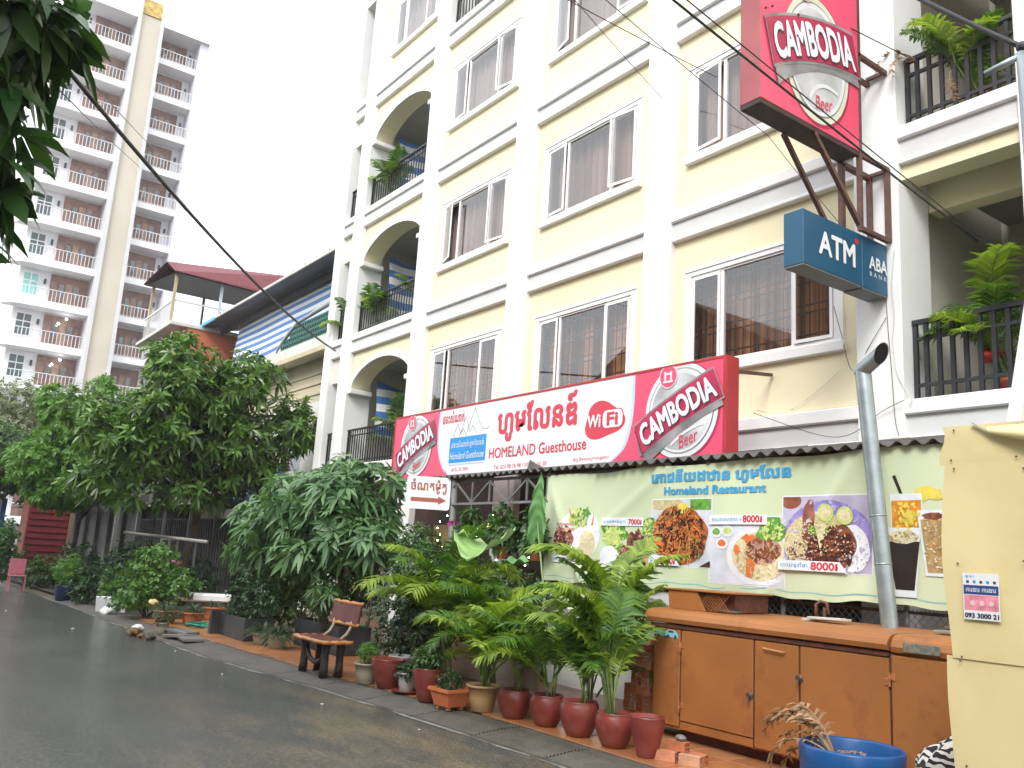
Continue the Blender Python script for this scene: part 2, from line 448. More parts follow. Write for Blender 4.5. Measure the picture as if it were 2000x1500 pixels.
# ================================================================ the guesthouse
LV = [3.45, 6.75, 10.1, 13.5, 17.0]
FY, PY = 9.2, 9.07
gh = thing('guesthouse', 'tall cream and white guesthouse with arched balconies and casement windows', 'building', (-9, 10.5, 0))
PIL = [(-21.2, -20.8), (-20.18, -19.63), (-16.6, -16.0), (-13.0, -12.37), (-9.35, -8.77), (-5.72, -5.15), (-3.8, -3.2)]
TOP = 20.6
for i, (a, b) in enumerate(PIL):
    part_box('pillar', WHITE, gh, a, b, PY, 9.75, 0.0, TOP, 0.012)
def ring(mb, x0, x1, z0, z1, a0, a1, c0, c1, y0, y1):
    """a panel x0..x1, z0..z1 with an opening a0..a1, c0..c1, thickness y0..y1, one connected piece"""
    o = [(x0, z0), (x1, z0), (x1, z1), (x0, z1)]; i = [(a0, c0), (a1, c0), (a1, c1), (a0, c1)]
    v = [(p[0], y0, p[1]) for p in o]+[(p[0], y0, p[1]) for p in i]+[(p[0], y1, p[1]) for p in o]+[(p[0], y1, p[1]) for p in i]
    f = []
    for k in range(4):
        j = (k+1) % 4
        f += [(k, j, 4+j, 4+k), (8+j, 8+k, 12+k, 12+j), (4+k, 4+j, 12+j, 12+k), (j, k, 8+k, 8+j)]
    mb.add(v, f); return mb
CURT = {0: mat('brown_curtain', (0.30, 0.155, 0.07), 0.8, 0.2, 2), 1: mat('pink_curtain', (0.34, 0.22, 0.20), 0.8, 0.12, 2), 2: mat('pale_curtain', (0.42, 0.36, 0.35), 0.8, 0.1, 2)}
def curtain_mat(name, c1, c2):
    m = bpy.data.materials.new(name); m.use_nodes = True; n = m.node_tree.nodes; l = m.node_tree.links; b = n['Principled BSDF']
    tc = n.new('ShaderNodeTexCoord'); mp = n.new('ShaderNodeMapping'); mp.inputs['Scale'].default_value = (4.2, 0.2, 0.05)
    nz = n.new('ShaderNodeTexNoise'); nz.inputs['Scale'].default_value = 2.2; nz.inputs['Detail'].default_value = 3
    l.new(tc.outputs['Object'], mp.inputs[0]); l.new(mp.outputs[0], nz.inputs['Vector'])
    rp = n.new('ShaderNodeValToRGB'); rp.color_ramp.elements[0].position = 0.42; rp.color_ramp.elements[1].position = 0.6
    rp.color_ramp.elements[0].color = (*c1, 1); rp.color_ramp.elements[1].color = (*c2, 1)
    l.new(nz.outputs['Fac'], rp.inputs['Fac']); l.new(rp.outputs['Color'], b.inputs['Base Color']); b.inputs['Roughness'].default_value = 0.85
    return m
CURT = [curtain_mat('brown_striped_curtain', (0.09, 0.045, 0.03), (0.55, 0.30, 0.14)), curtain_mat('rose_curtain', (0.19, 0.125, 0.11), (0.34, 0.245, 0.21)), curtain_mat('grey_rose_curtain', (0.27, 0.225, 0.22), (0.37, 0.31, 0.30))]
def window(x0, x1, lvl, la, ra, grille=False, ci=1):
    """x0..x1 glazing span; la / ra = how far the left / right casement stands open (radians)"""
    z0, z1 = LV[lvl]+1.07, LV[lvl]+2.36
    s = MB(); ring(s, x0-0.145, x1+0.145, z0-0.06, z1+0.15, x0-0.03, x1+0.03, z0-0.06+0.03, z1+0.03, FY-0.035, FY+0.05)
    w = s.build('window', WHITE, gh)
    MB().bbox(x0-0.17, x1+0.17, FY-0.085, FY+0.02, z0-0.19, z0-0.062, 0.008).build('sill', WHITE, w)
    MB().box(x0-0.15, x1+0.15, FY-0.05, FY-0.036, z1+0.10, z1+0.13).build('head_moulding', WHITE, w)
    W_ = x1-x0; a, b = x0+W_*0.235, x1-W_*0.255
    f = MB(); ring(f, x0-0.028, x1+0.028, z0-0.028, z1+0.028, x0, x1, z0, z1, FY-0.012, FY+0.045)
    f.build('frame', PVC, w)
    for q in (a, b): MB().box(q-0.028, q+0.028, FY-0.008, FY+0.04, z0+0.001, z1-0.001).build('mullion', PVC, w)
    MB().poly([(a+0.028, FY+0.015, z0+0.001), (b-0.028, FY+0.015, z0+0.001), (b-0.028, FY+0.015, z1-0.001), (a+0.028, FY+0.015, z1-0.001)]).build('pane', GLASS, w)
    for (p, q, ang, hl) in ((x0+0.004, a-0.03, la, True), (b+0.03, x1-0.004, ra, False)):
        hx = p if hl else q
        M = Matrix.Translation((hx, FY-0.02, 0)) @ Matrix.Rotation(-ang if hl else ang, 4, 'Z') @ Matrix.Translation((-hx, -(FY-0.02), 0))
        sm = MB(); ring(sm, p, q, z0+0.004, z1-0.004, p+0.04, q-0.04, z0+0.046, z1-0.046, FY-0.03, FY-0.0125)
        sm.xform(M).build('sash', PVC, w)
        MB().poly([(p+0.04, FY-0.021, z0+0.046), (q-0.04, FY-0.021, z0+0.046), (q-0.04, FY-0.021, z1-0.046), (p+0.04, FY-0.021, z1-0.046)]).xform(M).build('pane', GLASS, w)
    c = MB(); fz = random.uniform(0, 9)
    c.grid(lambda u, v: (x0-0.05+(W_+0.1)*u, FY+0.24+0.035*math.sin(u*W_*26+fz)+0.015*math.sin(u*W_*61+2*fz), z0-0.1+(z1-z0+0.25)*v), 96, 1)
    c.build('curtain', CURT[ci], w, smooth=True)
    if grille:
        g = MB()
        for zz in (z0+0.12, z0+0.42, z0+0.52, z0+0.82, z0+0.92, z1-0.10): g.box(x0-0.03, x1+0.03, FY+0.09, FY+0.105, zz, zz+0.022)
        n_ = int(W_/0.13)
        for i in range(n_+1):
            X = x0+0.02+(W_-0.04)*i/n_; g.box(X-0.006, X+0.006, FY+0.10, FY+0.112, z0-0.03, z1+0.02)
        g.build('window_grille', IRON, w, kind='stuff')
    return w
BAYS = [(-16.0, -13.0), (-12.37, -9.35), (-8.77, -5.72)]
opens = {(0, 0): (0.09, 0.0), (0, 1): (0.28, 0.13), (0, 2): (0.06, 0.16), (1, 0): (0.03, 0.0), (1, 1): (0.05, 0.15), (1, 2): (0.22, 0.05), (2, 0): (0.0, 0.05), (2, 1): (0.09, 0.0), (2, 2): (0.05, 0.05)}
for bi, (xa, xb) in enumerate(BAYS):
    cx = (xa+xb)/2
    for li in range(4):
        zb, zt = LV[li]+0.2, LV[li+1]-0.30
        if bi == 0 and li == 3:
            continue                                   # an open balcony, built below
        x0, x1 = cx-1.15, cx+1.15
        s = MB(); ring(s, xa, xb, zb, zt, x0-0.1, x1+0.1, LV[li]+1.0, LV[li]+2.42, FY, FY+0.15)
        s.build('wall_panel', YELLOW, gh)
        if li < 3 or bi == 1: la, ra = opens.get((bi, li), (0.04, 0.04)); window(x0, x1, li, la, ra, li == 0, 0 if li == 0 else (1 if li == 1 else 2))
        else: window(x0, x1, li, 0.0, 0.0, False, 2)
def bands(xa, xb, z):
    part_box('ledge', WHITE, gh, xa-0.02, xb+0.02, FY-0.125, FY+0.16, z, z+0.17, 0.015)
    part_box('band', BANDC, gh, xa, xb, FY-0.07, FY+0.15, z-0.245, z-0.002)
    part_box('moulding', WHITE, gh, xa, xb, FY-0.10, FY+0.15, z-0.302, z-0.247, 0.01)
for (xa, xb) in BAYS+[(-19.63, -16.6), (-20.8, -20.18), (-5.15, -3.8)]:
    for z in LV: bands(xa, xb, z)
for (xa, xb) in BAYS: part_box('wall_panel', YELLOW, gh, xa, xb, FY, FY+0.15, LV[4]+0.2, TOP)
# ---- railings
BAL = MB().box(-0.011, 0.011, -0.011, 0.011, 0, 1).build('baluster', IRON)
BALW = MB().box(-0.024, 0.024, -0.018, 0.018, 0, 1).build('baluster', IRON)
bal_used = {}
def baluster(src, parent, x, y, z0, z1):
    if src.name not in bal_used: bal_used[src.name] = 1; o = src
    else: o = src.copy(); COL.objects.link(o)
    o.parent = parent; o.location = Vector((x, y, z0))-wloc(parent); o.scale = (1, 1, z1-z0)
    return o
def railing(xa, xb, y, z0, z1, step, wide=False, parent=None):
    p = parent or gh
    m = MB(); t = 0.05 if wide else 0.035
    m.box(xa, xb, y-0.035, y+0.035, z1-t, z1); m.box(xa, xb, y-0.018, y+0.018, z1-0.24 if wide else z1-0.17, z1-0.20 if wide else z1-0.145)
    m.box(xa, xb, y-0.018, y+0.018, z0+(0.14 if wide else 0.07), z0+(0.18 if wide else 0.10)); m.box(xa, xa+t, y-0.02, y+0.02, z0, z1-t); m.box(xb-t, xb, y-0.02, y+0.02, z0, z1-t)
    r = m.build('railing', IRON, p)
    n_ = max(2, int((xb-xa)/step))
    for i in range(1, n_): baluster(BALW if wide else BAL, r, xa+(xb-xa)*i/n_, y, z0+0.005, z1-t)
    return r
# ---- arched balcony bay and the narrow end bay
xa, xb = -19.63, -16.6
for li in range(4):
    zt = LV[li+1]-0.30; zs = LV[li]+2.08
    if li == 3:
        x0, x1 = -18.9, -16.9
        s = MB(); ring(s, xa, xb, LV[3]+0.2, zt, x0-0.1, x1+0.1, LV[3]+1.0, LV[3]+2.42, FY, FY+0.15); s.build('wall_panel', YELLOW, gh)
        window(x0, x1, 3, 0, 0, False, 2); continue
    # spandrel with a segmental arch
    n_ = 20; rise = 0.62; v = []; f = []
    xe0, xe1 = xa+0.02, xb-0.02
    def arch(t): return zs+rise*(1-(2*t-1)**2)**0.62*0.98
    for i in range(n_+1):
        t = i/n_; X = xe0+(xe1-xe0)*t
        for Y in (FY, FY+0.45): v += [(X, Y, arch(t)), (X, Y, zt)]
    for i in range(n_):
        k = i*4; j = k+4
        f += [(k, j, j+1, k+1), (k+2, k+3, j+3, j+2), (k, k+2, j+2, j), (k+1, j+1, j+3, k+3)]
    f += [(0, 1, 3, 2), (n_*4, n_*4+2, n_*4+3, n_*4+1)]
    m = MB(); m.add(v, f); m.build('arch_spandrel', YELLOW, gh)
    m = MB()                                           # white archivolt
    v = []; f = []
    for i in range(n_+1):
        t = i/n_; X = xe0+(xe1-xe0)*t; z = arch(t)
        v += [(X, FY-0.04, z-0.012), (X, FY-0.04, z+0.11), (X, FY-0.002, z+0.11), (X, FY-0.002, z-0.012)]
    for i in range(n_):
        k = i*4; j = k+4
        f += [(k, j, j+1, k+1), (k+1, j+1, j+2, k+2), (k+3, k, j, j+3) if False else (k, k+3, j+3, j)]
    m.add(v, f); m.build('archivolt', WHITE, gh)
    for X in (xa, xb-0.2): part_box('impost', WHITE, gh, X-0.0+0.01, X+0.19, FY-0.10, FY+0.5, zs-0.13, zs-0.015, 0.012)
    railing(xa+0.01, xb-0.01, FY+0.05, LV[li]+0.2, LV[li]+1.06, 0.125)
    railing(-20.79, -20.19, FY+0.05, LV[li]+0.2, LV[li]+1.06, 0.125)
    part_box('lintel', CREAM, gh, -20.8, -20.18, FY, FY+0.4, LV[li]+2.35, zt)
# open balcony high in the first window bay
railing(-15.99, -13.01, FY+0.05, LV[3]+0.2, LV[3]+1.06, 0.125)
part_box('lintel', YELLOW, gh, -16.0, -13.0, FY, FY+0.3, LV[3]+2.5, LV[4]-0.30)
# right-hand balcony bay
for li in range(4):
    railing(-5.14, -3.81, FY+0.10, LV[li]+0.2, LV[li]+1.12, 0.133, True)
    part_box('lintel', YELLOW, gh, -5.15, -3.8, FY-0.03, FY+0.28, LV[li+1]-0.48, LV[li+1]-0.304)
    part_box('ceiling_beam', YELLOW, gh, -5.15, -3.8, FY+0.55, FY+0.8, LV[li+1]-0.72, LV[li+1]-0.31)
# floors and inner walls of the balcony bays
for (xa, xb, dp) in ((-20.8, -16.6, 11.4), (-5.15, -3.8, 11.8)):
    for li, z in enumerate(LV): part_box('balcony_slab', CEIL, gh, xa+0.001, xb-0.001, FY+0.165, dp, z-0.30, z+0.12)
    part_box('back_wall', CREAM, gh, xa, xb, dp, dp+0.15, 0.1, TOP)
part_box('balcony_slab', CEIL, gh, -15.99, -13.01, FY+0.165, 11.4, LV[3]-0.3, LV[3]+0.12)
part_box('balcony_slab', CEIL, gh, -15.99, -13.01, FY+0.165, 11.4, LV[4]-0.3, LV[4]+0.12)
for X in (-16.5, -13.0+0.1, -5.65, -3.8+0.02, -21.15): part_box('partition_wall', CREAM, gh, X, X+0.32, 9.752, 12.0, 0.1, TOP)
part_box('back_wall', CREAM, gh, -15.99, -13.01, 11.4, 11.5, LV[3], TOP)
# right-hand continuation, rear block, roof
part_box('side_wall', YELLOW, gh, -3.2, 6.0, FY, FY+0.2, 0.1, TOP)
part_box('rear_block', CREAM, gh, -21.1, 6.0, 12.05, 20.0, 0.05, TOP)
part_box('roof_slab', WHITE, gh, -21.6, 6.2, 8.7, 20.2, TOP, TOP+0.3, 0.03)
# street-level front behind the terrace: dark timber wall with openings
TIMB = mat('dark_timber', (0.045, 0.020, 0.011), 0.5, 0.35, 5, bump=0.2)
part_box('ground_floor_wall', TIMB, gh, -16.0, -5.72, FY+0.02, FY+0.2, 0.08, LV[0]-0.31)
part_box('ground_floor_wall', WHITE, gh, -5.15, -3.8, FY+0.05, FY+0.2, 0.08, LV[0]-0.31)
# ---- door canopy of tarpaulin inside the arches (blue and white stripes)
def stripes(name, c1, c2, axis='Z', freq=2.0, soft=0.03):
    if name in MATS: return MATS[name]
    m = bpy.data.materials.new(name); m.use_nodes = True; n = m.node_tree.nodes; l = m.node_tree.links; b = n['Principled BSDF']
    tc = n.new('ShaderNodeTexCoord'); sx = n.new('ShaderNodeSeparateXYZ'); l.new(tc.outputs['Object'], sx.inputs[0])
    mu = n.new('ShaderNodeMath'); mu.operation = 'MULTIPLY'; mu.inputs[1].default_value = freq; l.new(sx.outputs[axis], mu.inputs[0])
    fr = n.new('ShaderNodeMath'); fr.operation = 'FRACT'; l.new(mu.outputs[0], fr.inputs[0])
    gt = n.new('ShaderNodeMath'); gt.operation = 'GREATER_THAN'; gt.inputs[1].default_value = 0.5; l.new(fr.outputs[0], gt.inputs[0])
    mx = n.new('ShaderNodeMixRGB'); mx.inputs['Color1'].default_value = (*c1, 1); mx.inputs['Color2'].default_value = (*c2, 1)
    l.new(gt.outputs[0], mx.inputs['Fac']); l.new(mx.outputs['Color'], b.inputs['Base Color']); b.inputs['Roughness'].default_value = 0.5
    MATS[name] = m; return m
TARP = stripes('blue_white_tarpaulin', (0.05, 0.17, 0.46), (0.74, 0.76, 0.78), 'Z', 2.6)
for li in range(3):
    mb = MB(); fz = li*1.7
    # hung along the end of the balcony, facing the street's length
    mb.grid(lambda u, v: (-19.3+0.05*math.sin(u*9+fz)+0.06*math.sin(v*4), FY+0.55+1.6*u, LV[li]+1.0+1.35*v-0.12*math.sin(u*PI)), 14, 8)
    o = mb.build('tarpaulin', TARP, base=(-19.3, FY+1.3, LV[li]+1.0))
    tag(o, 'blue and white striped tarpaulin hung inside the %s arched balcony' % ['lowest', 'middle', 'uppermost'][li], 'tarpaulin', 'tarpaulins in the arched balconies')
# ================================================================ signs
RED = mat('sign_red', (0.76, 0.085, 0.17), 0.35, 0.05, 2, dirt=(0.6, 0.06, 0.1), dscale=1.0, damt=0.3)
REDEDGE = mat('sign_red_edge', (0.42, 0.03, 0.035), 0.45, 0.12, 3)
SWHITE = mat('sign_white', (0.78, 0.79, 0.82), 0.4, 0.02, 1)
SRED = mat('sign_print_red', (0.62, 0.05, 0.085), 0.5, 0.04)
PALEBLUE = mat('sign_pale_blue', (0.52, 0.62, 0.82), 0.4, 0.05)
SBLUE = mat('sign_blue', (0.01, 0.27, 0.66), 0.4, 0.06)
INK = mat('dark_ink', (0.05, 0.05, 0.055), 0.5, 0.1)
SILVER = mat('print_silver', (0.52, 0.53, 0.55), 0.4, 0.35, 2.2)
SILVD = mat('print_grey', (0.24, 0.23, 0.24), 0.4, 0.5, 2.6)
SILVL = mat('print_light_silver', (0.70, 0.71, 0.73), 0.4, 0.1, 3)
DKRED = mat('print_dark_red', (0.40, 0.02, 0.075), 0.4, 0.25, 3)
LETW = mat('print_letter_white', (0.78, 0.83, 0.90), 0.4, 0.12, 9)
LETSH = mat('print_letter_shadow', (0.10, 0.02, 0.04), 0.5, 0.2)
def disc(mb, cx, cy, rx, ry, z, n=40, tilt=0.0):
    ct, st = math.cos(tilt), math.sin(tilt)
    mb.poly([(cx+rx*math.cos(2*PI*i/n)*ct-ry*math.sin(2*PI*i/n)*st, cy+rx*math.cos(2*PI*i/n)*st+ry*math.sin(2*PI*i/n)*ct, z) for i in range(n)])
    return mb
def clip_disc(mb, cx, cy, r, z, x0, x1, y0, y1, n=64, ry=None):
    """disc cut off at the rectangle's edges"""
    ry = ry or r
    mb.poly([(min(max(cx+r*math.cos(2*PI*i/n), x0), x1), min(max(cy+ry*math.sin(2*PI*i/n), y0), y1), z) for i in range(n)])
    return mb
def flat(name, mb, m, parent, M):
    return mb.xform(M).build(name, m, parent)
def ribbon(u0, v0, u1, v1, half, bow, z, n=18, flare=0.0):
    """band from (u0,v0) to (u1,v1), bowed upward in the middle"""
    mb = MB(); d = Vector((u1-u0, v1-v0)); L = d.length; d /= L; nn = Vector((-d.y, d.x)); v = []; f = []
    for i in range(n+1):
        t = i/n; c = Vector((u0, v0))+d*L*t+nn*bow*(1-(2*t-1)**2); h = half*(1+flare*(2*t-1))
        a = c-nn*h; b = c+nn*h; v += [(a.x, a.y, z), (b.x, b.y, z)]
    for i in range(n): f.append((2*i, 2*i+2, 2*i+3, 2*i+1))
    mb.add(v, f); return mb
def beer_logo(parent, M, cx, cy, r, box, rib, letter_h, tilt, bow=0.04, flare=0.0, beer=(0, 0), emblem=None, z=0.003, ry=None, ring_m=None):
    x0, x1, y0, y1 = box
    ry = ry or r
    flat('badge_shadow', clip_disc(MB(), cx+0.015, cy-0.012, r*1.03, z, x0, x1, y0, y1, ry=ry*1.03), DKRED, parent, M)
    flat('badge_rim', clip_disc(MB(), cx, cy, r, z+0.003, x0, x1, y0, y1, ry=ry), ring_m or SILVL, parent, M)
    flat('badge_line', clip_disc(MB(), cx, cy, r*0.90, z+0.006, x0, x1, y0, y1, ry=ry*0.90), SILVD, parent, M)
    flat('badge_ring', clip_disc(MB(), cx, cy, r*0.875, z+0.009, x0, x1, y0, y1, ry=ry*0.875), SILVL, parent, M)
    flat('badge_face', clip_disc(MB(), cx-0.01, cy-0.01, r*0.80, z+0.012, x0, x1, y0, y1, ry=ry*0.80), SILVER, parent, M)
    (u0, v0, u1, v1, half) = rib
    nn = Vector((-(v1-v0), u1-u0)).normalized()
    flat('badge_fold', ribbon(u0+0.05*r-nn.x*half*1.25, v0+0.0*r-nn.y*half*1.25, u1-0.1*r-nn.x*half*1.25, v1-nn.y*half*1.25, half*0.55, bow*1.6, z+0.015, flare=-0.2), SILVD, parent, M)
    flat('badge_gleam', ribbon(cx-0.45*r-nn.x*half*1.75, cy-0.22*r-nn.y*half*1.75, cx+0.42*r-nn.x*half*1.75, cy+0.16*r-nn.y*half*1.75, half*0.10, bow*1.2, z+0.018), SILVL, parent, M)
    flat('ribbon_edge', ribbon(u0, v0, u1, v1, half*1.2, bow, z+0.018, flare=flare), SILVD, parent, M)
    flat('ribbon', ribbon(u0+0.012, v0+0.006, u1-0.012, v1-0.006, half*1.06, bow, z+0.021, flare=flare), DKRED, parent, M)
    L = math.hypot(u1-u0, v1-v0)
    def warp(q):
        t = (q.x/(L*0.90))+0.5
        return Vector((q.x, q.y*(1+flare*(2*t-1))+bow*(1-(2*t-1)**2), q.z))
    Rm = Matrix.Translation(((u0+u1)/2, (v0+v1)/2, z+0.0245)) @ Matrix.Rotation(tilt, 4, 'Z')
    mb = MB(); put_text(mb, 'CAMBODIA', Matrix.Translation((0.014, -0.014, -0.001)) @ Rm, width=L*0.89, height=letter_h, warp=warp, bold=0.05); flat('lettering_shadow', mb, LETSH, parent, M)
    mb = MB(); put_text(mb, 'CAMBODIA', Matrix.Translation((0, 0, 0.004)) @ Rm, width=L*0.89, height=letter_h, warp=warp, bold=0.035); flat('lettering', mb, LETW, parent, M)
    mb = MB(); put_text(mb, 'Beer', Matrix.Translation((beer[0], beer[1], z+0.0195)) @ Matrix.Rotation(tilt*0.7, 4, 'Z'), width=r*0.55, height=r*0.26, shear=0.35, extrude=0.001); flat('lettering', mb, SRED, parent, M)
    if emblem:
        ex, ey, er = emblem
        flat('emblem', clip_disc(MB(), ex, ey, er, z+0.0225, x0, x1, y0, y1, n=32), SILVL, parent, M)
        flat('emblem_face', clip_disc(MB(), ex, ey, er*0.9, z+0.0245, x0, x1, y0, y1, n=32), RED, parent, M)
        mb = MB(); s_ = er*0.42
        mb.box(ex-s_, ex-s_*0.55, ey-s_*0.8, ey+s_, z+0.025, z+0.027); mb.box(ex+s_*0.55, ex+s_, ey-s_*0.8, ey+s_, z+0.025, z+0.027); mb.box(ex-s_*0.55, ex+s_*0.55, ey+s_*0.3, ey+s_*0.7, z+0.025, z+0.027); mb.box(ex-s_*1.3, ex+s_*1.3, ey-s_*1.2, ey-s_*0.85, z+0.025, z+0.027)
        flat('emblem_mark', mb, SILVL, parent, M)

# ---- long fascia sign; sign plane: u = X, v = Z, outward = -Y
SY = 7.9
SGM = Matrix(((1, 0, 0, 0), (0, 0, -1, SY), (0, 1, 0, 0), (0, 0, 0, 1)))
sg = thing('guesthouse_sign', 'long red and white guesthouse sign with Khmer lettering above the awning', 'sign', (-10.7, 8.0, 2.93))
X0, X1, Z0, Z1 = -14.72, -6.66, 2.94, 4.15
MB().bbox(X0, X1, SY+0.002, SY+0.22, Z0, Z1, 0.008).build('cabinet', REDEDGE, sg)
mb = MB(); ring(mb, X0, X1, Z0, Z1, X0+0.03, X1-0.05, Z0+0.03, Z1-0.03, SY-0.012, SY+0.001); mb.build('rim', REDEDGE, sg)
fx0, fx1, fz0, fz1 = X0+0.031, X1-0.051, Z0+0.031, Z1-0.031
flat('sign_face', MB().poly([(fx0, fz0, 0.002), (fx1, fz0, 0.002), (fx1, fz1, 0.002), (fx0, fz1, 0.002)]), SWHITE, sg, SGM)
def curved(x_edge, cxs, z, pad, left):
    """red field whose inner edge is a shallow curve; cxs: list of (x, z)"""
    pts = [(x + (pad if left else -pad), zz) for x, zz in cxs]
    if left: poly = [(fx0, fz0)]+pts+[(fx0, fz1)]
    else: poly = pts+[(fx1, fz1), (fx1, fz0)]
    return [(p[0], p[1], z) for p in poly]
def smooth(pts, n=8):
    out = []
    for i in range(len(pts)-1):
        p0 = pts[max(i-1, 0)]; p1 = pts[i]; p2 = pts[i+1]; p3 = pts[min(i+2, len(pts)-1)]
        for k in range(n):
            t = k/n; out.append(tuple(0.5*((2*p1[j])+(-p0[j]+p2[j])*t+(2*p0[j]-5*p1[j]+4*p2[j]-p3[j])*t*t+(-p0[j]+3*p1[j]-3*p2[j]+p3[j])*t**3) for j in range(len(p1))))
    out.append(tuple(pts[-1])); return out
lc = smooth([(-12.72, fz0), (-12.92, 3.12), (-13.08, 3.4), (-13.13, 3.7), (-13.10, fz1)])
rcv = smooth([(-8.20, fz1), (-8.20, 3.75), (-8.24, 3.45), (-8.36, 3.15), (-8.62, fz0)])
flat('pale_edge', MB().poly(curved(0, lc, 0.003, 0.055, True)), PALEBLUE, sg, SGM)
flat('red_field', MB().poly(curved(0, lc, 0.005, 0, True)), RED, sg, SGM)
flat('pale_edge', MB().poly([(p[0], p[1], 0.003) for p in [(x-0.055, z) for x, z in rcv]+[(fx1, fz0), (fx1, fz1)]][::-1]), PALEBLUE, sg, SGM)
flat('red_field', MB().poly([(p[0], p[1], 0.005) for p in list(rcv)+[(fx1, fz0), (fx1, fz1)]][::-1]), RED, sg, SGM)
box_ = (fx0, fx1, fz0, fz1)
beer_logo(sg, SGM, -7.38, 3.55, 0.60, box_, (-8.10, 3.22, -6.76, 3.83, 0.185), 0.275, math.atan2(0.61, 1.34), 0.035, 0.0, (-7.24, 3.19), (-7.58, 4.0, 0.155), 0.006)
beer_logo(sg, SGM, -13.86, 3.55, 0.56, box_, (-14.52, 3.25, -13.2, 3.81, 0.175), 0.265, math.atan2(0.56, 1.32), 0.035, 0.0, (-13.75, 3.2), (-14.02, 3.99, 0.145), 0.006)
# ribbon's folded tail, lower left of each badge
for dx in (0, -6.43):
    flat('ribbon_tail', MB().poly([(-8.16+dx, 3.36, 0.024), (-8.05+dx, 3.0, 0.024), (-7.78+dx, 3.20, 0.024), (-7.95+dx, 3.36, 0.024)]), SILVD, sg, SGM)
def words(txt, x, z, w, h, m, parent=sg, M=SGM, off=0.006, rot=0.0, **kw):
    mb = MB(); put_text(mb, txt, Matrix.Translation((x, z, off)) @ Matrix.Rotation(rot, 4, 'Z'), width=w, height=h, **kw); return flat('lettering', mb, m, parent, M)
words('ហូមែលនឌ៍', -10.33, 3.745, 1.92, 0.60, SRED, bold=0.035)
words('HOMELAND Guesthouse', -10.31, 3.265, 2.36, 0.165, SRED, bold=0.012)
words('Tel: 023 98 76 98 / 077 55 65 28', -10.67, 3.035, 1.34, 0.065, SRED)
words('#15, St 304', -12.34, 3.05, 0.5, 0.07, SRED)
words('ចិញ្ចឹមសណ្តាប់ធ្នាប់', -9.03, 3.045, 0.74, 0.07, SRED)
words('ផទះសំណាក់', -12.64, 3.97, 0.68, 0.20, SRED, bold=0.015)
mb = MB(); mb.box(-12.70, -11.60, 3.17, 3.60, 0.003, 0.006); flat('blue_panel', mb, SBLUE, sg, SGM)
mb = MB(); mb.box(-12.70, -11.60, 3.13, 3.155, 0.003, 0.006); flat('blue_line', mb, PALEBLUE, sg, SGM)
words('ផទះសំណាក់ហូមែលនឌ៍', -12.15, 3.47, 0.98, 0.15, SWHITE, off=0.009)
words('Homeland Guesthouse', -12.15, 3.285, 1.02, 0.12, SWHITE, off=0.009, shear=0.1)
mb = MB()
for pts in ([(-12.62, 3.61), (-12.48, 3.83), (-12.38, 3.66), (-12.30, 3.74), (-12.2, 3.61)], [(-12.42, 3.61), (-12.24, 3.94), (-12.1, 3.68), (-12.02, 3.78), (-11.9, 3.63)], [(-12.2, 3.66), (-11.98, 4.06), (-11.82, 3.80), (-11.72, 3.70), (-11.6, 3.68), (-11.54, 3.72)]):
    for a, b in zip(pts, pts[1:]):
        d = Vector((b[0]-a[0], b[1]-a[1], 0)); q = Vector((-d.y, d.x, 0)).normalized()*0.006
        mb.poly([Vector((a[0], a[1], 0.006))-q, Vector((b[0], b[1], 0.006))-q, Vector((b[0], b[1], 0.006))+q, Vector((a[0], a[1], 0.006))+q])
flat('mountain_line', mb, mat('print_mid_grey', (0.25, 0.28, 0.30), 0.5, 0.05), sg, SGM)
# Wi-Fi mark
def blob(pts, z): return MB().poly([(p[0], p[1], z) for p in pts])
wl_ = []
for i in range(64):
    a = 2*PI*i/64; rr = 0.27+0.035*math.cos(3*a+0.6); wl_.append((-8.80+rr*1.42*math.cos(a)*1.02, 3.555+rr*0.95*math.sin(a)))
flat('wifi_mark', blob(wl_, 0.004), SRED, sg, SGM)
def rrect(x0, x1, y0, y1, r, z, n=6):
    pts = []
    for cx, cy, a0 in ((x1-r, y1-r, 0), (x0+r, y1-r, PI/2), (x0+r, y0+r, PI), (x1-r, y0+r, 1.5*PI)):
        for i in range(n+1): a = a0+PI/2*i/n; pts.append((cx+r*math.cos(a), cy+r*math.sin(a), z))
    return MB().poly(pts)
flat('wifi_mark', rrect(-8.82, -8.40, 3.43, 3.70, 0.08, 0.007), SRED, sg, SGM)
flat('wifi_mark', rrect(-8.805, -8.415, 3.445, 3.685, 0.075, 0.009), SWHITE, sg, SGM)
words('Wi', -8.985, 3.56, 0.26, 0.17, SWHITE, off=0.008, bold=0.03)
words('Fi', -8.61, 3.565, 0.20, 0.17, SRED, off=0.012, bold=0.03)
mb = MB()
for X in (-14.2, -12.68, -9.06, -7.0): mb = MB(); mb.bar((X, SY+0.2, Z1-0.1), (X, FY-0.03 if X > -13 else PY-0.005, Z1+0.02), 0.04); mb.build('bracket', RUST, sg)

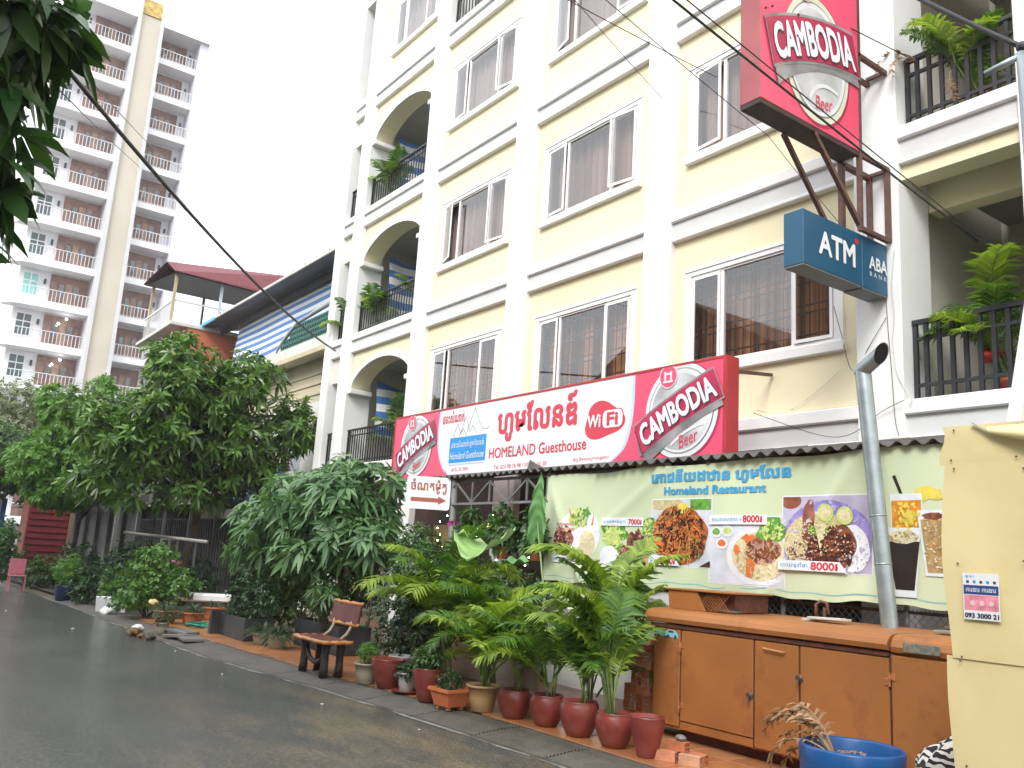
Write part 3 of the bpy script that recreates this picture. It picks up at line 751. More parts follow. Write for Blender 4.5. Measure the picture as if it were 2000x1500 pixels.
# ---- projecting beer sign: plane u = Y, v = Z, outward = +X
def yz(X): return Matrix(((0, 0, 1, X), (1, 0, 0, 0), (0, 1, 0, 0), (0, 0, 0, 1)))
bs = thing('beer_sign', 'tall red projecting beer sign box on rusty frame fixed to the pillar', 'sign', (-5.37, 7.55, 6.37))
BX, BY0, BY1, BZ0, BZ1 = -5.24, 6.68, 8.45, 6.37, 8.95
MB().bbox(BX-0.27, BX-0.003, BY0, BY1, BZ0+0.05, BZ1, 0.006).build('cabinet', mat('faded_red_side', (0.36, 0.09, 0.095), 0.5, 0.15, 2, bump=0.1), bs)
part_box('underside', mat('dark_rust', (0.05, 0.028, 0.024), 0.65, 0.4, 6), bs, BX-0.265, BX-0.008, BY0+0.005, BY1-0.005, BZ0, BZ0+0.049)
BM = yz(BX)
flat('sign_face', MB().poly([(BY0+0.006, BZ0+0.056, 0), (BY1-0.006, BZ0+0.056, 0), (BY1-0.006, BZ1-0.006, 0), (BY0+0.006, BZ1-0.006, 0)]), RED, bs, BM)
beer_logo(bs, BM, 7.64, 7.24, 0.60, (BY0+0.01, BY1-0.02, BZ0+0.06, BZ1-0.02), (6.79, 7.10, 8.39, 7.58, 0.235), 0.37, math.atan2(0.48, 1.60), 0.10, 0.0, (7.74, 6.74), (7.42, 7.98, 0.12), 0.003, ry=0.76, ring_m=mat('faded_cream_ring', (0.62, 0.66, 0.52), 0.5, 0.1))
for (y, z) in ((6.83, 7.52), (7.28, 7.62), (6.72, 7.45), (7.25, 7.35)): MB().ball((BX+0.03, y, z), 0.016, 8, 5).build('bolt', RUST, bs)
# rusty angle-iron frame behind and below
def strut(a, b, w=0.05): return MB().bar(a, b, w).build('frame_bar', RUST, bs)
strut((BX-0.02, 8.47, 5.47), (BX-0.02, 8.47, 8.95)); strut((BX-0.25, 8.47, 5.40), (BX-0.25, 8.47, 6.36), 0.06)
strut((BX-0.02, 8.44, 6.40), (BX-0.02, 9.06, 6.40), 0.045); strut((BX-0.25, 8.44, 6.36), (BX-0.25, 9.06, 6.36), 0.06)
strut((BX-0.02, 8.45, 7.66), (BX-0.02, 9.06, 7.66)); strut((BX-0.25, 8.45, 7.60), (BX-0.25, 9.06, 7.60))
strut((BX-0.25, 9.03, 7.66), (BX-0.02, 9.03, 7.66), 0.04)
strut((BX-0.02, 9.04, 5.49), (BX-0.02, 9.04, 6.40), 0.055); strut((BX-0.25, 9.04, 5.49), (BX-0.25, 9.04, 6.36), 0.055)
strut((BX-0.25, 9.03, 6.38), (BX-0.02, 9.03, 6.38), 0.04)
strut((BX-0.03, 7.62, 6.37), (BX-0.03, 8.52, 5.49), 0.05); strut((BX-0.26, 7.40, 6.37), (BX-0.26, 8.25, 5.47), 0.045)
strut((BX-0.02, 8.5, 5.50), (BX-0.02, 9.04, 5.50), 0.05)

atm = thing('atm_sign', 'blue box sign with white bank machine lettering under the beer sign', 'sign', (-5.42, 8.3, 4.85))
ABL = mat('petrol_blue', (0.012, 0.085, 0.165), 0.4, 0.06, 1.5); 
MB().bbox(-5.55, -5.30, 7.47, 8.548, 4.85, 5.46, 0.006).build('cabinet', ABL, atm)
MB().bbox(-5.55, -5.298, 8.552, 9.06, 4.84, 5.46, 0.006).build('cabinet', ABL, atm)
GRU = mat('dull_grey_panel', (0.16, 0.17, 0.17), 0.6, 0.1)
part_box('underside', GRU, atm, -5.545, -5.305, 7.475, 8.54, 4.835, 4.8485)
part_box('underside', GRU, atm, -5.545, -5.303, 8.56, 9.05, 4.825, 4.8385)
AM = yz(-5.296)
words('ATM', 8.07, 5.16, 0.66, 0.25, SWHITE, atm, AM, 0.003, bold=0.03)
mb = MB(); disc(mb, 8.44, 5.345, 0.035, 0.035, 0.001, 20); flat('red_dot', mb, mat('dot_red', (0.65, 0.02, 0.04), 0.4, 0.03), atm, AM)
words('ABA', 8.86, 5.17, 0.36, 0.15, SWHITE, atm, AM, 0.004, bold=0.025)
words('BANK', 8.86, 5.035, 0.34, 0.05, SWHITE, atm, AM, 0.004, spacing=1.9)

# ---- motorbike parking sign under the long sign, turned towards the traffic
pk = thing('parking_sign', 'small white parking sign with red lettering and arrow under the long sign', 'sign', (-11.95, 7.1, 2.34))
nrm = Vector((0.86, -0.51, 0)).normalized(); tx = Vector((-nrm.y, nrm.x, 0))
PKM = Matrix(((tx.x, 0, nrm.x, -11.95), (tx.y, 0, nrm.y, 7.1), (tx.z, 1, nrm.z, 2.57), (0, 0, 0, 1)))
pw, ph = 0.345, 0.255
o_ = rrect(-pw, pw, -ph, ph, 0.045, 0.012); k = len(o_.v); o_.v += [(p[0], p[1], -0.012) for p in o_.v]; o_.f.append(tuple(range(k, 2*k))[::-1]); o_.f += [(i, k+i, k+(i+1) % k, (i+1) % k) for i in range(k)]
flat('board', o_, SWHITE, pk, PKM)
BRN = mat('faded_brown_print', (0.36, 0.10, 0.06), 0.5, 0.12, 20)
words('ចំណតម៉ូតូ', 0.0, 0.105, 0.56, 0.22, BRN, pk, PKM, 0.016, bold=0.02)
flat('arrow', MB().poly([(-0.27, -0.14, 0.015), (0.16, -0.14, 0.015), (0.16, -0.172, 0.015), (0.29, -0.108, 0.015), (0.16, -0.044, 0.015), (0.16, -0.075, 0.015), (-0.27, -0.075, 0.015)]), BRN, pk, PKM)
for s_ in (-0.25, 0.25):
    p = PKM @ Vector((s_, 0.255, 0)); MB().tube([p, (p.x, p.y+0.0, 2.95)], 0.006, 6).build('hanger', GALV, pk)

# ================================================================ awning over the terrace
aw = thing('terrace_awning', 'dark corrugated sheet awning roof over the restaurant terrace', 'awning', (-7, 8.2, 2.85))
AWM = mat('weathered_roof_sheet', (0.075, 0.07, 0.065), 0.6, 0.3, 3, bump=0.2, dirt=(0.03, 0.03, 0.028), dscale=2, damt=0.8)
xr = -12.25; k = 0
while xr < -1.6:
    x1_ = xr+0.98
    mb = MB(); nx = 42
    zj = random.uniform(-0.006, 0.006); e = random.uniform(-0.02, 0.02)
    def rf(u, v, xr=xr, zj=zj, e=e, k=k):
        X = xr+1.03*u; return (X, 7.33+e+(9.05-7.33)*v, 2.845+zj+0.32*v+0.026*math.sin(2*PI*X/0.165)+0.002*(k % 2))
    mb.grid(rf, nx, 3); n0 = len(mb.v)
    top = list(mb.v); mb.v += [(p[0], p[1], p[2]-0.008) for p in top]; mb.f += [tuple(i+n0 for i in q[::-1]) for q in list(mb.f)]
    mb.f += [(i+1, i, i+n0, i+1+n0) for i in range(nx)]
    mb.build('roof_sheet', AWM, aw, smooth=True); xr = x1_; k += 1
POST = mat('grey_post', (0.17, 0.175, 0.17), 0.5, 0.2, 5, dirt=(0.08, 0.08, 0.075), dscale=3)
for X in (-11.75, -9.28): MB().tube([(X, 7.46, 0.07), (X, 7.46, 2.80)], 0.055 if X < -10 else 0.03, 10).build('post', POST, aw, smooth=True)
MB().bar((-12.2, 7.52, 2.785), (-2, 7.52, 2.785), 0.04).build('eaves_beam', POST, aw)
MB().bar((-12.2, 7.42, 2.42), (-9.3, 7.42, 2.42), 0.035).build('bottom_chord', POST, aw)
xt = -12.1
for i in range(3):
    a = xt+i*0.92
    for (p, q) in (((a, 2.43), (a+0.46, 2.75)), ((a+0.46, 2.75), (a+0.92, 2.43)), ((a+0.46, 2.43), (a+0.46, 2.75)), ((a+0.92, 2.43), (a+0.92, 2.75))):
        MB().bar((p[0], 7.42, p[1]), (q[0], 7.42, q[1]), 0.024).build('truss_web', POST, aw)
for X in (-12.1, -9.3, -6.5, -3.7): MB().bar((X, 7.4, 2.79), (X, 9.02, 3.10), 0.035).build('rafter', POST, aw)
# a bent scrap of sheet standing on the awning edge
mb = MB(); mb.grid(lambda u, v: (-9.75+0.42*u, 7.36+0.04*v, 2.875+0.14*v*(1-u)**1.5), 8, 3)
tag(mb.build('roof_flashing', AWM, base=(-9.6, 7.36, 2.87)), 'curled dark scrap of flashing on the awning edge below the sign', 'flashing')

# ================================================================ restaurant banner
BNY = 7.42
BAN = mat('banner_vinyl', (0.56, 0.63, 0.42), 0.42, 0.06, 0.8, dirt=(0.64, 0.69, 0.54), dscale=0.7, damt=0.6)
def bz(X, Z):
    """slack of the hung sheet: creases fanning from the top corner, ripples along the bottom"""
    t = (Z-1.38)/1.4
    y = 0.018*math.sin(X*2.3+Z*3.0)+0.010*math.sin(X*6.1-Z*4.0)
    d1 = (X+9.35)-(2.74-Z)*0.62
    y -= 0.05*math.exp(-(d1/0.09)**2)*max(0, min(1, (X+9.4)*1.5))
    y += 0.012*math.sin(X*11+math.sin(Z*7))*max(0, 1-t*2.2)
    d2 = (X+4.55)-(2.9-Z)*(-0.8); y -= 0.022*math.exp(-(d2/0.10)**2)
    d3 = (X+6.9)-(2.9-Z)*(-1.6); y -= 0.014*math.exp(-(d3/0.12)**2)
    return y
def bott(X): return 1.375+0.012*math.sin(X*5.2)+0.008*math.sin(X*13)+0.010*(X+9.35)
def btop(X): return 2.76+0.012*math.sin(X*4.0)+0.012*(X+9.35)
bn = thing('restaurant_banner', 'pale green restaurant banner with food pictures and prices under the awning', 'banner', (-6.6, BNY, 1.38))
BX0, BX1 = -9.36, -2.95
mb = MB()
def bf(u, v):
    X = BX0+(BX1-BX0)*u; Z = bott(X)+(btop(X)-bott(X))*v; return (X, BNY+bz(X, Z), Z)
mb.grid(bf, 190, 40); mb.build('sheet', BAN, bn, smooth=True)
for zz in (1.50,):
    mb = MB(); mb.grid(lambda u, v: (BX0+0.05+(BX1-BX0-0.05)*u, BNY+bz(BX0+0.05+(BX1-BX0-0.05)*u, bott(BX0+6*u)+0.055+0.012*v)-0.0012, bott(BX0+0.05+(BX1-BX0-0.05)*u)+0.055+0.012*v), 150, 1); mb.build('border_line', mat('banner_line_blue', (0.25, 0.45, 0.50), 0.5, 0.1), bn)
def on_banner(name, m, pts, lift, sub=True):
    """a printed shape lying on the sheet, following its folds"""
    bm = bmesh.new(); vs = [bm.verts.new((p[0], 0, p[1])) for p in pts]; bm.faces.new(vs)
    if sub:
        for axis, lo, hi in ((0, min(p[0] for p in pts), max(p[0] for p in pts)), (2, min(p[1] for p in pts), max(p[1] for p in pts))):
            n_ = int((hi-lo)/0.05)
            for i in range(1, n_):
                c = lo+(hi-lo)*i/n_; co = [0, 0, 0]; co[axis] = c; no = [0, 0, 0]; no[axis] = 1
                bmesh.ops.bisect_plane(bm, geom=list(bm.verts)+list(bm.edges)+list(bm.faces), plane_co=co, plane_no=no)
    for v in bm.verts: v.co.y = BNY+bz(v.co.x, v.co.z)-lift
    mb = MB(); mb.bm(bm); return mb.build(name, m, bn)
def circ(cx, cy, rx, ry, n=28, wob=0.0, seed=0):
    rnd = random.Random(seed); k = [rnd.uniform(-1, 1) for _ in range(6)]
    return [(cx+rx*(1+wob*(k[0]*math.sin(3*a)+k[1]*math.cos(5*a)+k[2]*math.sin(7*a+k[3])))*math.cos(a), cy+ry*(1+wob*(k[0]*math.sin(3*a)+k[1]*math.cos(5*a)+k[4]*math.sin(8*a)))*math.sin(a)) for a in [2*PI*i/n for i in range(n)]]
def quad(x0, x1, z0, z1): return [(x0, z0), (x1, z0), (x1, z1), (x0, z1)]
def clipq(pts, q):
    return [(min(max(p[0], q[0]), q[1]), min(max(p[1], q[2]), q[3])) for p in pts]
def pm(name, c, var=0.3, scale=14, dirt=None, **kw): return mat('print_'+name, c, 0.42, var, scale, dirt=dirt, dscale=kw.get('dscale', 20), damt=kw.get('damt', 0.8))
P_W = pm('plate', (0.72, 0.74, 0.78), 0.06, 5); P_TABLE = pm('cloth', (0.60, 0.62, 0.70), 0.18, 4); P_MEAT = pm('meat', (0.22, 0.065, 0.03), 0.6, 16, (0.42, 0.20, 0.10)); P_GREEN = pm('herb', (0.10, 0.30, 0.04), 0.5, 18, (0.35, 0.5, 0.12)); P_LIME = pm('cucumber', (0.52, 0.62, 0.20), 0.25, 16)
P_NOOD = pm('noodle', (0.42, 0.13, 0.035), 0.7, 26, (0.14, 0.035, 0.012), dscale=30, damt=0.95); P_DARK = pm('sauce', (0.07, 0.02, 0.014), 0.5, 14); P_RICE = pm('rice', (0.55, 0.46, 0.24), 0.3, 40, (0.72, 0.68, 0.55)); P_PURP = pm('purple_rim', (0.26, 0.21, 0.52), 0.3, 12, (0.5, 0.5, 0.7)); P_PORK = pm('pork', (0.48, 0.27, 0.22), 0.35, 12, (0.62, 0.45, 0.38)); P_CAR = pm('carrot', (0.72, 0.17, 0.04), 0.15, 10); P_NOO2 = pm('white_noodle', (0.66, 0.58, 0.36), 0.2, 30, (0.75, 0.66, 0.5)); P_YEL = pm('lemon', (0.72, 0.58, 0.08), 0.2, 10, (0.75, 0.7, 0.35)); P_BRN = pm('duck_glaze', (0.25, 0.08, 0.045), 0.5, 10, (0.10, 0.025, 0.015)); P_TAG = pm('tag', (0.74, 0.76, 0.80), 0.04, 4)
P_BLUE = pm('letter_blue', (0.06, 0.32, 0.56), 0.12, 8); P_PRED = pm('price_red', (0.62, 0.03, 0.05), 0.08, 8); P_COLA = pm('cola', (0.022, 0.014, 0.012), 0.3, 6); P_TEA = pm('tea', (0.62, 0.24, 0.02), 0.4, 9, (0.75, 0.5, 0.1)); P_ICE = pm('ice', (0.62, 0.60, 0.42), 0.25, 16, (0.4, 0.3, 0.12)); P_LAT = pm('latte', (0.40, 0.25, 0.10), 0.35, 14, (0.6, 0.48, 0.3)); P_GLASS = pm('glass_white', (0.68, 0.74, 0.76), 0.1, 6); P_LILAC = pm('lilac_cloth', (0.45, 0.42, 0.55), 0.25, 3)
def btext(txt, x, z, w, h, m, lift=0.006, **kw):
    mb = MB(); put_text(mb, txt, Matrix.Identity(4), width=w, height=h, **kw)
    mb.v = [(x+p[0], BNY+bz(x+p[0], z+p[1])-lift-p[2], z+p[1]) for p in mb.v]; mb.f = [q for q in mb.f]
    return mb.build('lettering', m, bn)
LIFT = 0.0015
def photo(q, bgm, white=True):
    if white: on_banner('picture_border', P_TAG, quad(q[0]-0.012, q[1]+0.012, q[2]-0.012, q[3]+0.012), LIFT)
    return on_banner('picture', bgm, quad(*q), LIFT*2)
def food(m, pts, q, lv): return on_banner('picture_detail', m, clipq(pts, (q[0]+0.002, q[1]-0.002, q[2]+0.002, q[3]-0.002)), LIFT*lv)
def sprinkle(q, cx, cz, rx, rz, n_, size, m, lv, aspect=1.6, seed=0):
    rd = random.Random(seed*31+n_); mb = MB()
    for i in range(n_):
        a = rd.uniform(0, 2*PI); r = math.sqrt(rd.random()); x = cx+rx*r*math.cos(a); z = cz+rz*r*math.sin(a); s_ = size*rd.uniform(0.5, 1.3); b = rd.uniform(0, PI)
        pts = []
        for k in range(6):
            t = 2*PI*k/6; px = s_*aspect*math.cos(t)*rd.uniform(0.7, 1.2); pz = s_*math.sin(t)*rd.uniform(0.7, 1.2); X = x+px*math.cos(b)-pz*math.sin(b); Z = z+px*math.sin(b)+pz*math.cos(b)
            X = min(max(X, q[0]), q[1]); Z = min(max(Z, q[2]), q[3]); pts.append((X, BNY+bz(X, Z)-LIFT*lv-0.00012*i, Z))
        mb.poly(pts)
    return mb.build('picture_detail', m, bn, kind='stuff')
btext('េភាជនីយដឋាន ហូមែលន', -6.40, 2.655, 1.92, 0.175, P_BLUE, bold=0.05)
btext('Homeland Restaurant', -6.44, 2.50, 1.42, 0.085, P_BLUE, bold=0.045)
# 1 roast pork with vegetables
q = (-9.16, -8.16, 1.68, 2.35); photo(q, BAN, False)
food(P_W, circ(-8.62, 1.98, 0.40, 0.33), q, 3); food(P_MEAT, circ(-8.93, 1.90, 0.21, 0.20, wob=0.05, seed=1), q, 4); food(P_PORK, quad(-9.08, -8.72, 2.03, 2.07), q, 5); food(P_PORK, quad(-9.06, -8.74, 2.10, 2.13), q, 5)
food(P_LIME, circ(-8.66, 2.19, 0.17, 0.13, wob=0.12, seed=4), q, 4); food(P_NOO2, circ(-8.45, 1.88, 0.15, 0.17), q, 5); food(P_CAR, [(-8.40, 2.1), (-8.36, 2.1), (-8.37, 2.28)], q, 5); food(P_CAR, [(-8.80, 2.2), (-8.76, 2.2), (-8.84, 2.33)], q, 5); food(P_GREEN, circ(-8.52, 2.26, 0.08, 0.06, wob=0.2, seed=8), q, 5)
sprinkle(q, -8.93, 1.90, 0.19, 0.17, 40, 0.018, P_DARK, 5, seed=1); sprinkle(q, -8.93, 1.92, 0.19, 0.15, 30, 0.014, P_PORK, 6, seed=2); sprinkle(q, -8.62, 2.2, 0.16, 0.12, 40, 0.016, P_GREEN, 5, seed=3); sprinkle(q, -8.6, 2.18, 0.14, 0.1, 25, 0.015, P_NOO2, 6, seed=4)
on_banner('price_tag', P_TAG, quad(-9.15, -8.5, 1.625, 1.71), LIFT*9); btext('បាយសាច់ជរូក', -8.97, 1.665, 0.34, 0.055, P_BLUE, LIFT*11); btext('7000៛', -8.63, 1.665, 0.2, 0.055, P_PRED, LIFT*11)
# 2 grilled chicken
q = (-8.20, -7.29, 1.50, 2.20); photo(q, BAN, False)
food(P_GREEN, circ(-7.98, 1.98, 0.20, 0.17, wob=0.2, seed=2), q, 3); food(P_LIME, circ(-8.02, 1.96, 0.13, 0.11, wob=0.25, seed=3), q, 4); food(P_GREEN, circ(-7.40, 2.06, 0.13, 0.15, wob=0.1, seed=5), q, 3); food(P_W, circ(-8.05, 1.68, 0.17, 0.18), q, 4)
food(P_BRN, circ(-7.62, 1.82, 0.15, 0.24, wob=0.12, seed=6), q, 5); food(P_MEAT, circ(-7.79, 1.68, 0.13, 0.18, wob=0.12, seed=7), q, 6); food(P_PORK, circ(-7.44, 1.82, 0.09, 0.16, wob=0.15, seed=9), q, 5); food(P_DARK, circ(-7.58, 1.62, 0.18, 0.11, wob=0.2, seed=10), q, 7)
sprinkle(q, -7.62, 1.82, 0.15, 0.22, 60, 0.018, P_DARK, 7, seed=5); sprinkle(q, -7.66, 1.80, 0.20, 0.22, 40, 0.014, P_PORK, 8, seed=6); sprinkle(q, -7.98, 1.98, 0.18, 0.15, 50, 0.018, P_LIME, 5, seed=7); sprinkle(q, -7.42, 2.05, 0.11, 0.13, 30, 0.016, P_LIME, 4, seed=8)
on_banner('price_tag', P_TAG, quad(-8.19, -7.5, 2.10, 2.20), LIFT*9); btext('បាយមាន់ដុត', -7.98, 2.15, 0.36, 0.055, P_BLUE, LIFT*11); btext('7000៛', -7.64, 2.15, 0.22, 0.062, P_PRED, LIFT*11, bold=0.02)
# 3 fried noodles
q = (-7.36, -6.44, 1.66, 2.40); photo(q, P_TABLE)
food(P_GREEN, quad(-6.74, -6.45, 2.28, 2.40), q, 3); food(P_RICE, circ(-7.15, 2.36, 0.3, 0.08), q, 3); food(P_NOOD, circ(-6.92, 2.0, 0.43, 0.33, wob=0.05, seed=11), q, 4); food(P_YEL, circ(-6.85, 2.30, 0.085, 0.06), q, 5)
for i in range(26):
    a = random.uniform(0, 6.28); rr = random.uniform(0.02, 0.30); cx, cz = -6.92+rr*1.2*math.cos(a), 2.0+rr*0.9*math.sin(a); b_ = random.uniform(0, PI); L_ = random.uniform(0.05, 0.12)
    pts = [(cx+L_*(t-0.5)*2*math.cos(b_)-0.03*math.sin(t*5+a)*math.sin(b_), cz+L_*(t-0.5)*2*math.sin(b_)+0.03*math.sin(t*5+a)*math.cos(b_)) for t in (0, .25, .5, .75, 1)]
    strip = [(p[0], p[1]-0.008) for p in pts]+[(p[0], p[1]+0.008) for p in pts[::-1]]
    food([P_NOOD, P_CAR, P_MEAT, P_DARK, pm('noodle_light', (0.60, 0.26, 0.08), 0.3, 30)][i % 5], strip, q, 5+(i % 3))
food(P_CAR, circ(-7.22, 1.88, 0.10, 0.07, wob=0.15, seed=21), q, 8); food(P_BRN, circ(-6.64, 1.84, 0.10, 0.07, wob=0.15, seed=22), q, 8); food(P_DARK, [(-6.62, 1.665), (-6.45, 1.665), (-6.45, 1.73)], q, 6)
sprinkle(q, -6.92, 2.0, 0.40, 0.30, 150, 0.010, P_DARK, 6, 5, seed=9); sprinkle(q, -6.92, 2.0, 0.40, 0.30, 120, 0.009, MATS['print_noodle_light'], 7, 6, seed=10); sprinkle(q, -6.92, 2.0, 0.36, 0.28, 60, 0.009, P_CAR, 8, 5, seed=11); sprinkle(q, -6.7, 1.85, 0.12, 0.12, 14, 0.014, P_GREEN, 9, 3, seed=12)
on_banner('price_tag', P_TAG, [(-7.36, 1.66), (-6.90, 1.66), (-6.98, 1.765), (-7.36, 1.765)], LIFT*18); btext('មីឆា', -7.27, 1.715, 0.14, 0.05, P_BLUE, LIFT*20); btext('8000៛', -7.08, 1.715, 0.23, 0.075, P_PRED, LIFT*20, bold=0.02)
# 4 beef noodle soup
q = (-6.47, -5.49, 1.51, 2.20); photo(q, P_TABLE)
food(P_W, circ(-5.80, 1.79, 0.42, 0.30), q, 3); food(P_NOO2, circ(-5.79, 1.80, 0.36, 0.245), q, 4); food(P_PORK, circ(-5.75, 1.86, 0.22, 0.14, wob=0.1, seed=12), q, 5); food(P_MEAT, circ(-5.70, 1.83, 0.16, 0.06, wob=0.15, seed=13), q, 6); food(P_CAR, [(-5.98, 1.60), (-5.89, 1.58), (-5.84, 1.74), (-5.90, 1.79), (-5.96, 1.76)], q, 7); food(P_CAR, circ(-6.08, 1.86, 0.035, 0.05), q, 7); food(P_GREEN, circ(-5.65, 2.08, 0.17, 0.13, wob=0.22, seed=14), q, 6); food(P_CAR, circ(-5.93, 1.98, 0.07, 0.04, wob=0.2, seed=15), q, 7)
for (cx, cz, m_) in ((-6.36, 2.04, P_GREEN), (-6.20, 2.05, P_LIME), (-6.28, 1.92, P_CAR)): food(P_W, circ(cx, cz, 0.085, 0.06), q, 5); food(m_, circ(cx, cz+0.005, 0.055, 0.035, wob=0.1, seed=3), q, 6)
sprinkle(q, -5.79, 1.74, 0.32, 0.18, 90, 0.005, P_RICE, 5, 7, seed=13); sprinkle(q, -5.75, 1.86, 0.20, 0.12, 50, 0.016, P_MEAT, 7, 2, seed=14); sprinkle(q, -5.75, 1.87, 0.20, 0.12, 30, 0.009, P_PORK, 8, 2, seed=15); sprinkle(q, -5.65, 2.07, 0.15, 0.11, 50, 0.016, P_LIME, 7, seed=16); sprinkle(q, -5.65, 2.05, 0.15, 0.11, 40, 0.008, P_GREEN, 8, seed=17)
on_banner('price_tag', P_TAG, quad(-6.46, -5.70, 2.12, 2.22), LIFT*14); btext('គុយទាវសាច់គោ', -6.21, 2.17, 0.40, 0.055, P_BLUE, LIFT*16); btext('8000៛', -5.87, 2.18, 0.23, 0.068, P_PRED, LIFT*16, bold=0.02)
# 5 duck on rice
q = (-5.53, -4.57, 1.68, 2.40); photo(q, P_LILAC)
food(P_BRN, circ(-5.44, 2.36, 0.12, 0.08), q, 3); food(P_PURP, circ(-5.03, 1.98, 0.49, 0.38), q, 3); food(P_RICE, circ(-5.12, 1.96, 0.38, 0.29), q, 4); food(P_W, circ(-4.76, 1.90, 0.17, 0.22, wob=0.1, seed=16), q, 5)
food(P_BRN, circ(-5.22, 2.16, 0.075, 0.21, wob=0.1, seed=17), q, 6); food(P_DARK, circ(-5.08, 1.88, 0.16, 0.16, wob=0.15, seed=18), q, 6); food(P_BRN, circ(-4.88, 1.93, 0.155, 0.20, wob=0.08, seed=19), q, 7); food(P_DARK, circ(-4.80, 1.88, 0.05, 0.13, wob=0.1, seed=20), q, 8); food(P_GREEN, circ(-5.10, 2.06, 0.10, 0.05, wob=0.2, seed=23), q, 8); food(P_NOO2, [(-5.14, 2.12), (-5.03, 2.14), (-5.05, 1.86), (-5.08, 1.82)], q, 9)
for (cx, cz) in ((-5.03, 2.24), (-4.83, 2.21)): food(P_LIME, circ(cx, cz, 0.085, 0.085), q, 8); food(P_NOO2, circ(cx, cz, 0.06, 0.055), q, 9)
sprinkle(q, -5.12, 1.92, 0.37, 0.25, 200, 0.006, P_NOO2, 5, 2.2, seed=18); sprinkle(q, -5.2, 1.85, 0.28, 0.14, 80, 0.012, P_BRN, 6, 1.6, seed=19); sprinkle(q, -4.92, 1.93, 0.17, 0.18, 70, 0.016, P_DARK, 9, 2, seed=20); sprinkle(q, -4.90, 1.95, 0.15, 0.16, 50, 0.012, P_MEAT, 10, 2, seed=21); sprinkle(q, -5.05, 2.08, 0.16, 0.10, 30, 0.009, P_LIME, 10, 1.5, seed=22); sprinkle(q, -4.75, 1.85, 0.16, 0.2, 60, 0.008, P_LILAC, 6, 1.5, seed=23); sprinkle(q, -5.05, 2.02, 0.45, 0.36, 60, 0.014, P_LILAC, 4, 2, seed=24)
on_banner('price_tag', P_TAG, [(-5.53, 1.68), (-4.80, 1.68), (-4.88, 1.775), (-5.53, 1.775)], LIFT*24); btext('បាយខ្វៃទា', -5.35, 1.73, 0.30, 0.055, P_BLUE, LIFT*26); btext('8000៛', -5.03, 1.73, 0.27, 0.07, P_PRED, LIFT*26, bold=0.02)
# drinks
Q = (-9, 0, 1, 3)
food(P_COLA, [(-4.34, 2.56), (-4.31, 2.57), (-4.24, 2.38), (-4.27, 2.38)], Q, 3); food(P_YEL, circ(-4.02, 2.39, 0.16, 0.06, wob=0.15, seed=31), Q, 3); food(P_GLASS, quad(-4.37, -4.06, 2.04, 2.40), Q, 4); food(P_TEA, quad(-4.36, -4.07, 2.06, 2.34), Q, 5); food(P_YEL, circ(-4.18, 2.20, 0.06, 0.05, wob=0.1, seed=32), Q, 6)
food(P_GLASS, [(-4.06, 1.69), (-3.86, 1.69), (-3.82, 2.25), (-4.11, 2.25)], Q, 6); food(P_LAT, [(-4.04, 1.72), (-3.88, 1.72), (-3.85, 2.17), (-4.08, 2.17)], Q, 7); food(P_MEAT, circ(-3.96, 2.20, 0.10, 0.03, wob=0.2, seed=33), Q, 8)
food(P_GLASS, [(-4.36, 1.50), (-4.15, 1.50), (-4.08, 2.10), (-4.42, 2.10)], Q, 8); food(P_COLA, [(-4.34, 1.56), (-4.165, 1.56), (-4.095, 1.98), (-4.405, 1.98)], Q, 9); food(P_ICE, circ(-4.25, 2.02, 0.15, 0.06, wob=0.06, seed=34), Q, 10)
sprinkle(Q, -4.21, 2.2, 0.13, 0.13, 40, 0.016, P_YEL, 7, seed=25); sprinkle(Q, -4.25, 2.02, 0.14, 0.05, 24, 0.010, P_LAT, 11, seed=26); sprinkle(Q, -3.97, 1.95, 0.09, 0.22, 50, 0.008, P_ICE, 9, seed=27)
for X in (-9.30, -7.6, -6.0, -4.4): MB().tube([(X, BNY-0.004, btop(X)-0.02), (X, 7.40, 2.80)], 0.004, 5).build('tie_cord', IRON, bn)
# ================================================================ chain-link fence behind the generator, low wall
fc = thing('wire_fence', 'rusty chain link fence panel between the generator and the banner', 'fence', (-5.6, 7.52, 0.1))
WIRE = mat('dark_wire', (0.07, 0.065, 0.06), 0.6, 0.3, 8)
for X in (-7.2, -5.6, -4.3, -3.0): MB().tube([(X, 7.53, 0.08), (X, 7.53, 1.9)], 0.022, 8).build('post', POST, fc)
for z in (0.75, 1.37): MB().tube([(-7.2, 7.53, z), (-3.0, 7.53, z)], 0.016, 6).build('rail', RUST, fc)
mb = MB(); s = 0.075
n_ = int(4.2/s)
for i in range(-10, n_):
    for sg_ in (1, -1):
        xa_ = -7.2+i*s; 
        a = (xa_, 7.50, 0.75) if sg_ > 0 else (xa_+0.65, 7.502, 0.75); b = (xa_+0.65, 7.50, 1.40) if sg_ > 0 else (xa_, 7.502, 1.40)
        if min(a[0], b[0]) < -7.2 or max(a[0], b[0]) > -3.0: continue
        mb.bar(a, b, 0.004)
mb.build('wire_mesh', WIRE, fc, kind='stuff')
mb = MB(); mb.bbox(-9.3, -7.0, 7.5, 7.62, 0.06, 1.36, 0.01)
tag(mb.build('low_wall', WHITE, base=(-8.1, 7.56, 0.06)), 'low white terrace wall under the left end of the banner', 'wall')
tag(MB().bbox(-7.0, -3.0, 7.9, 7.98, 0.06, 0.98, 0.01).build('low_wall', TIMB, base=(-5, 7.9, 0.06)), 'dark timber terrace wall behind the chain link fence', 'wall')

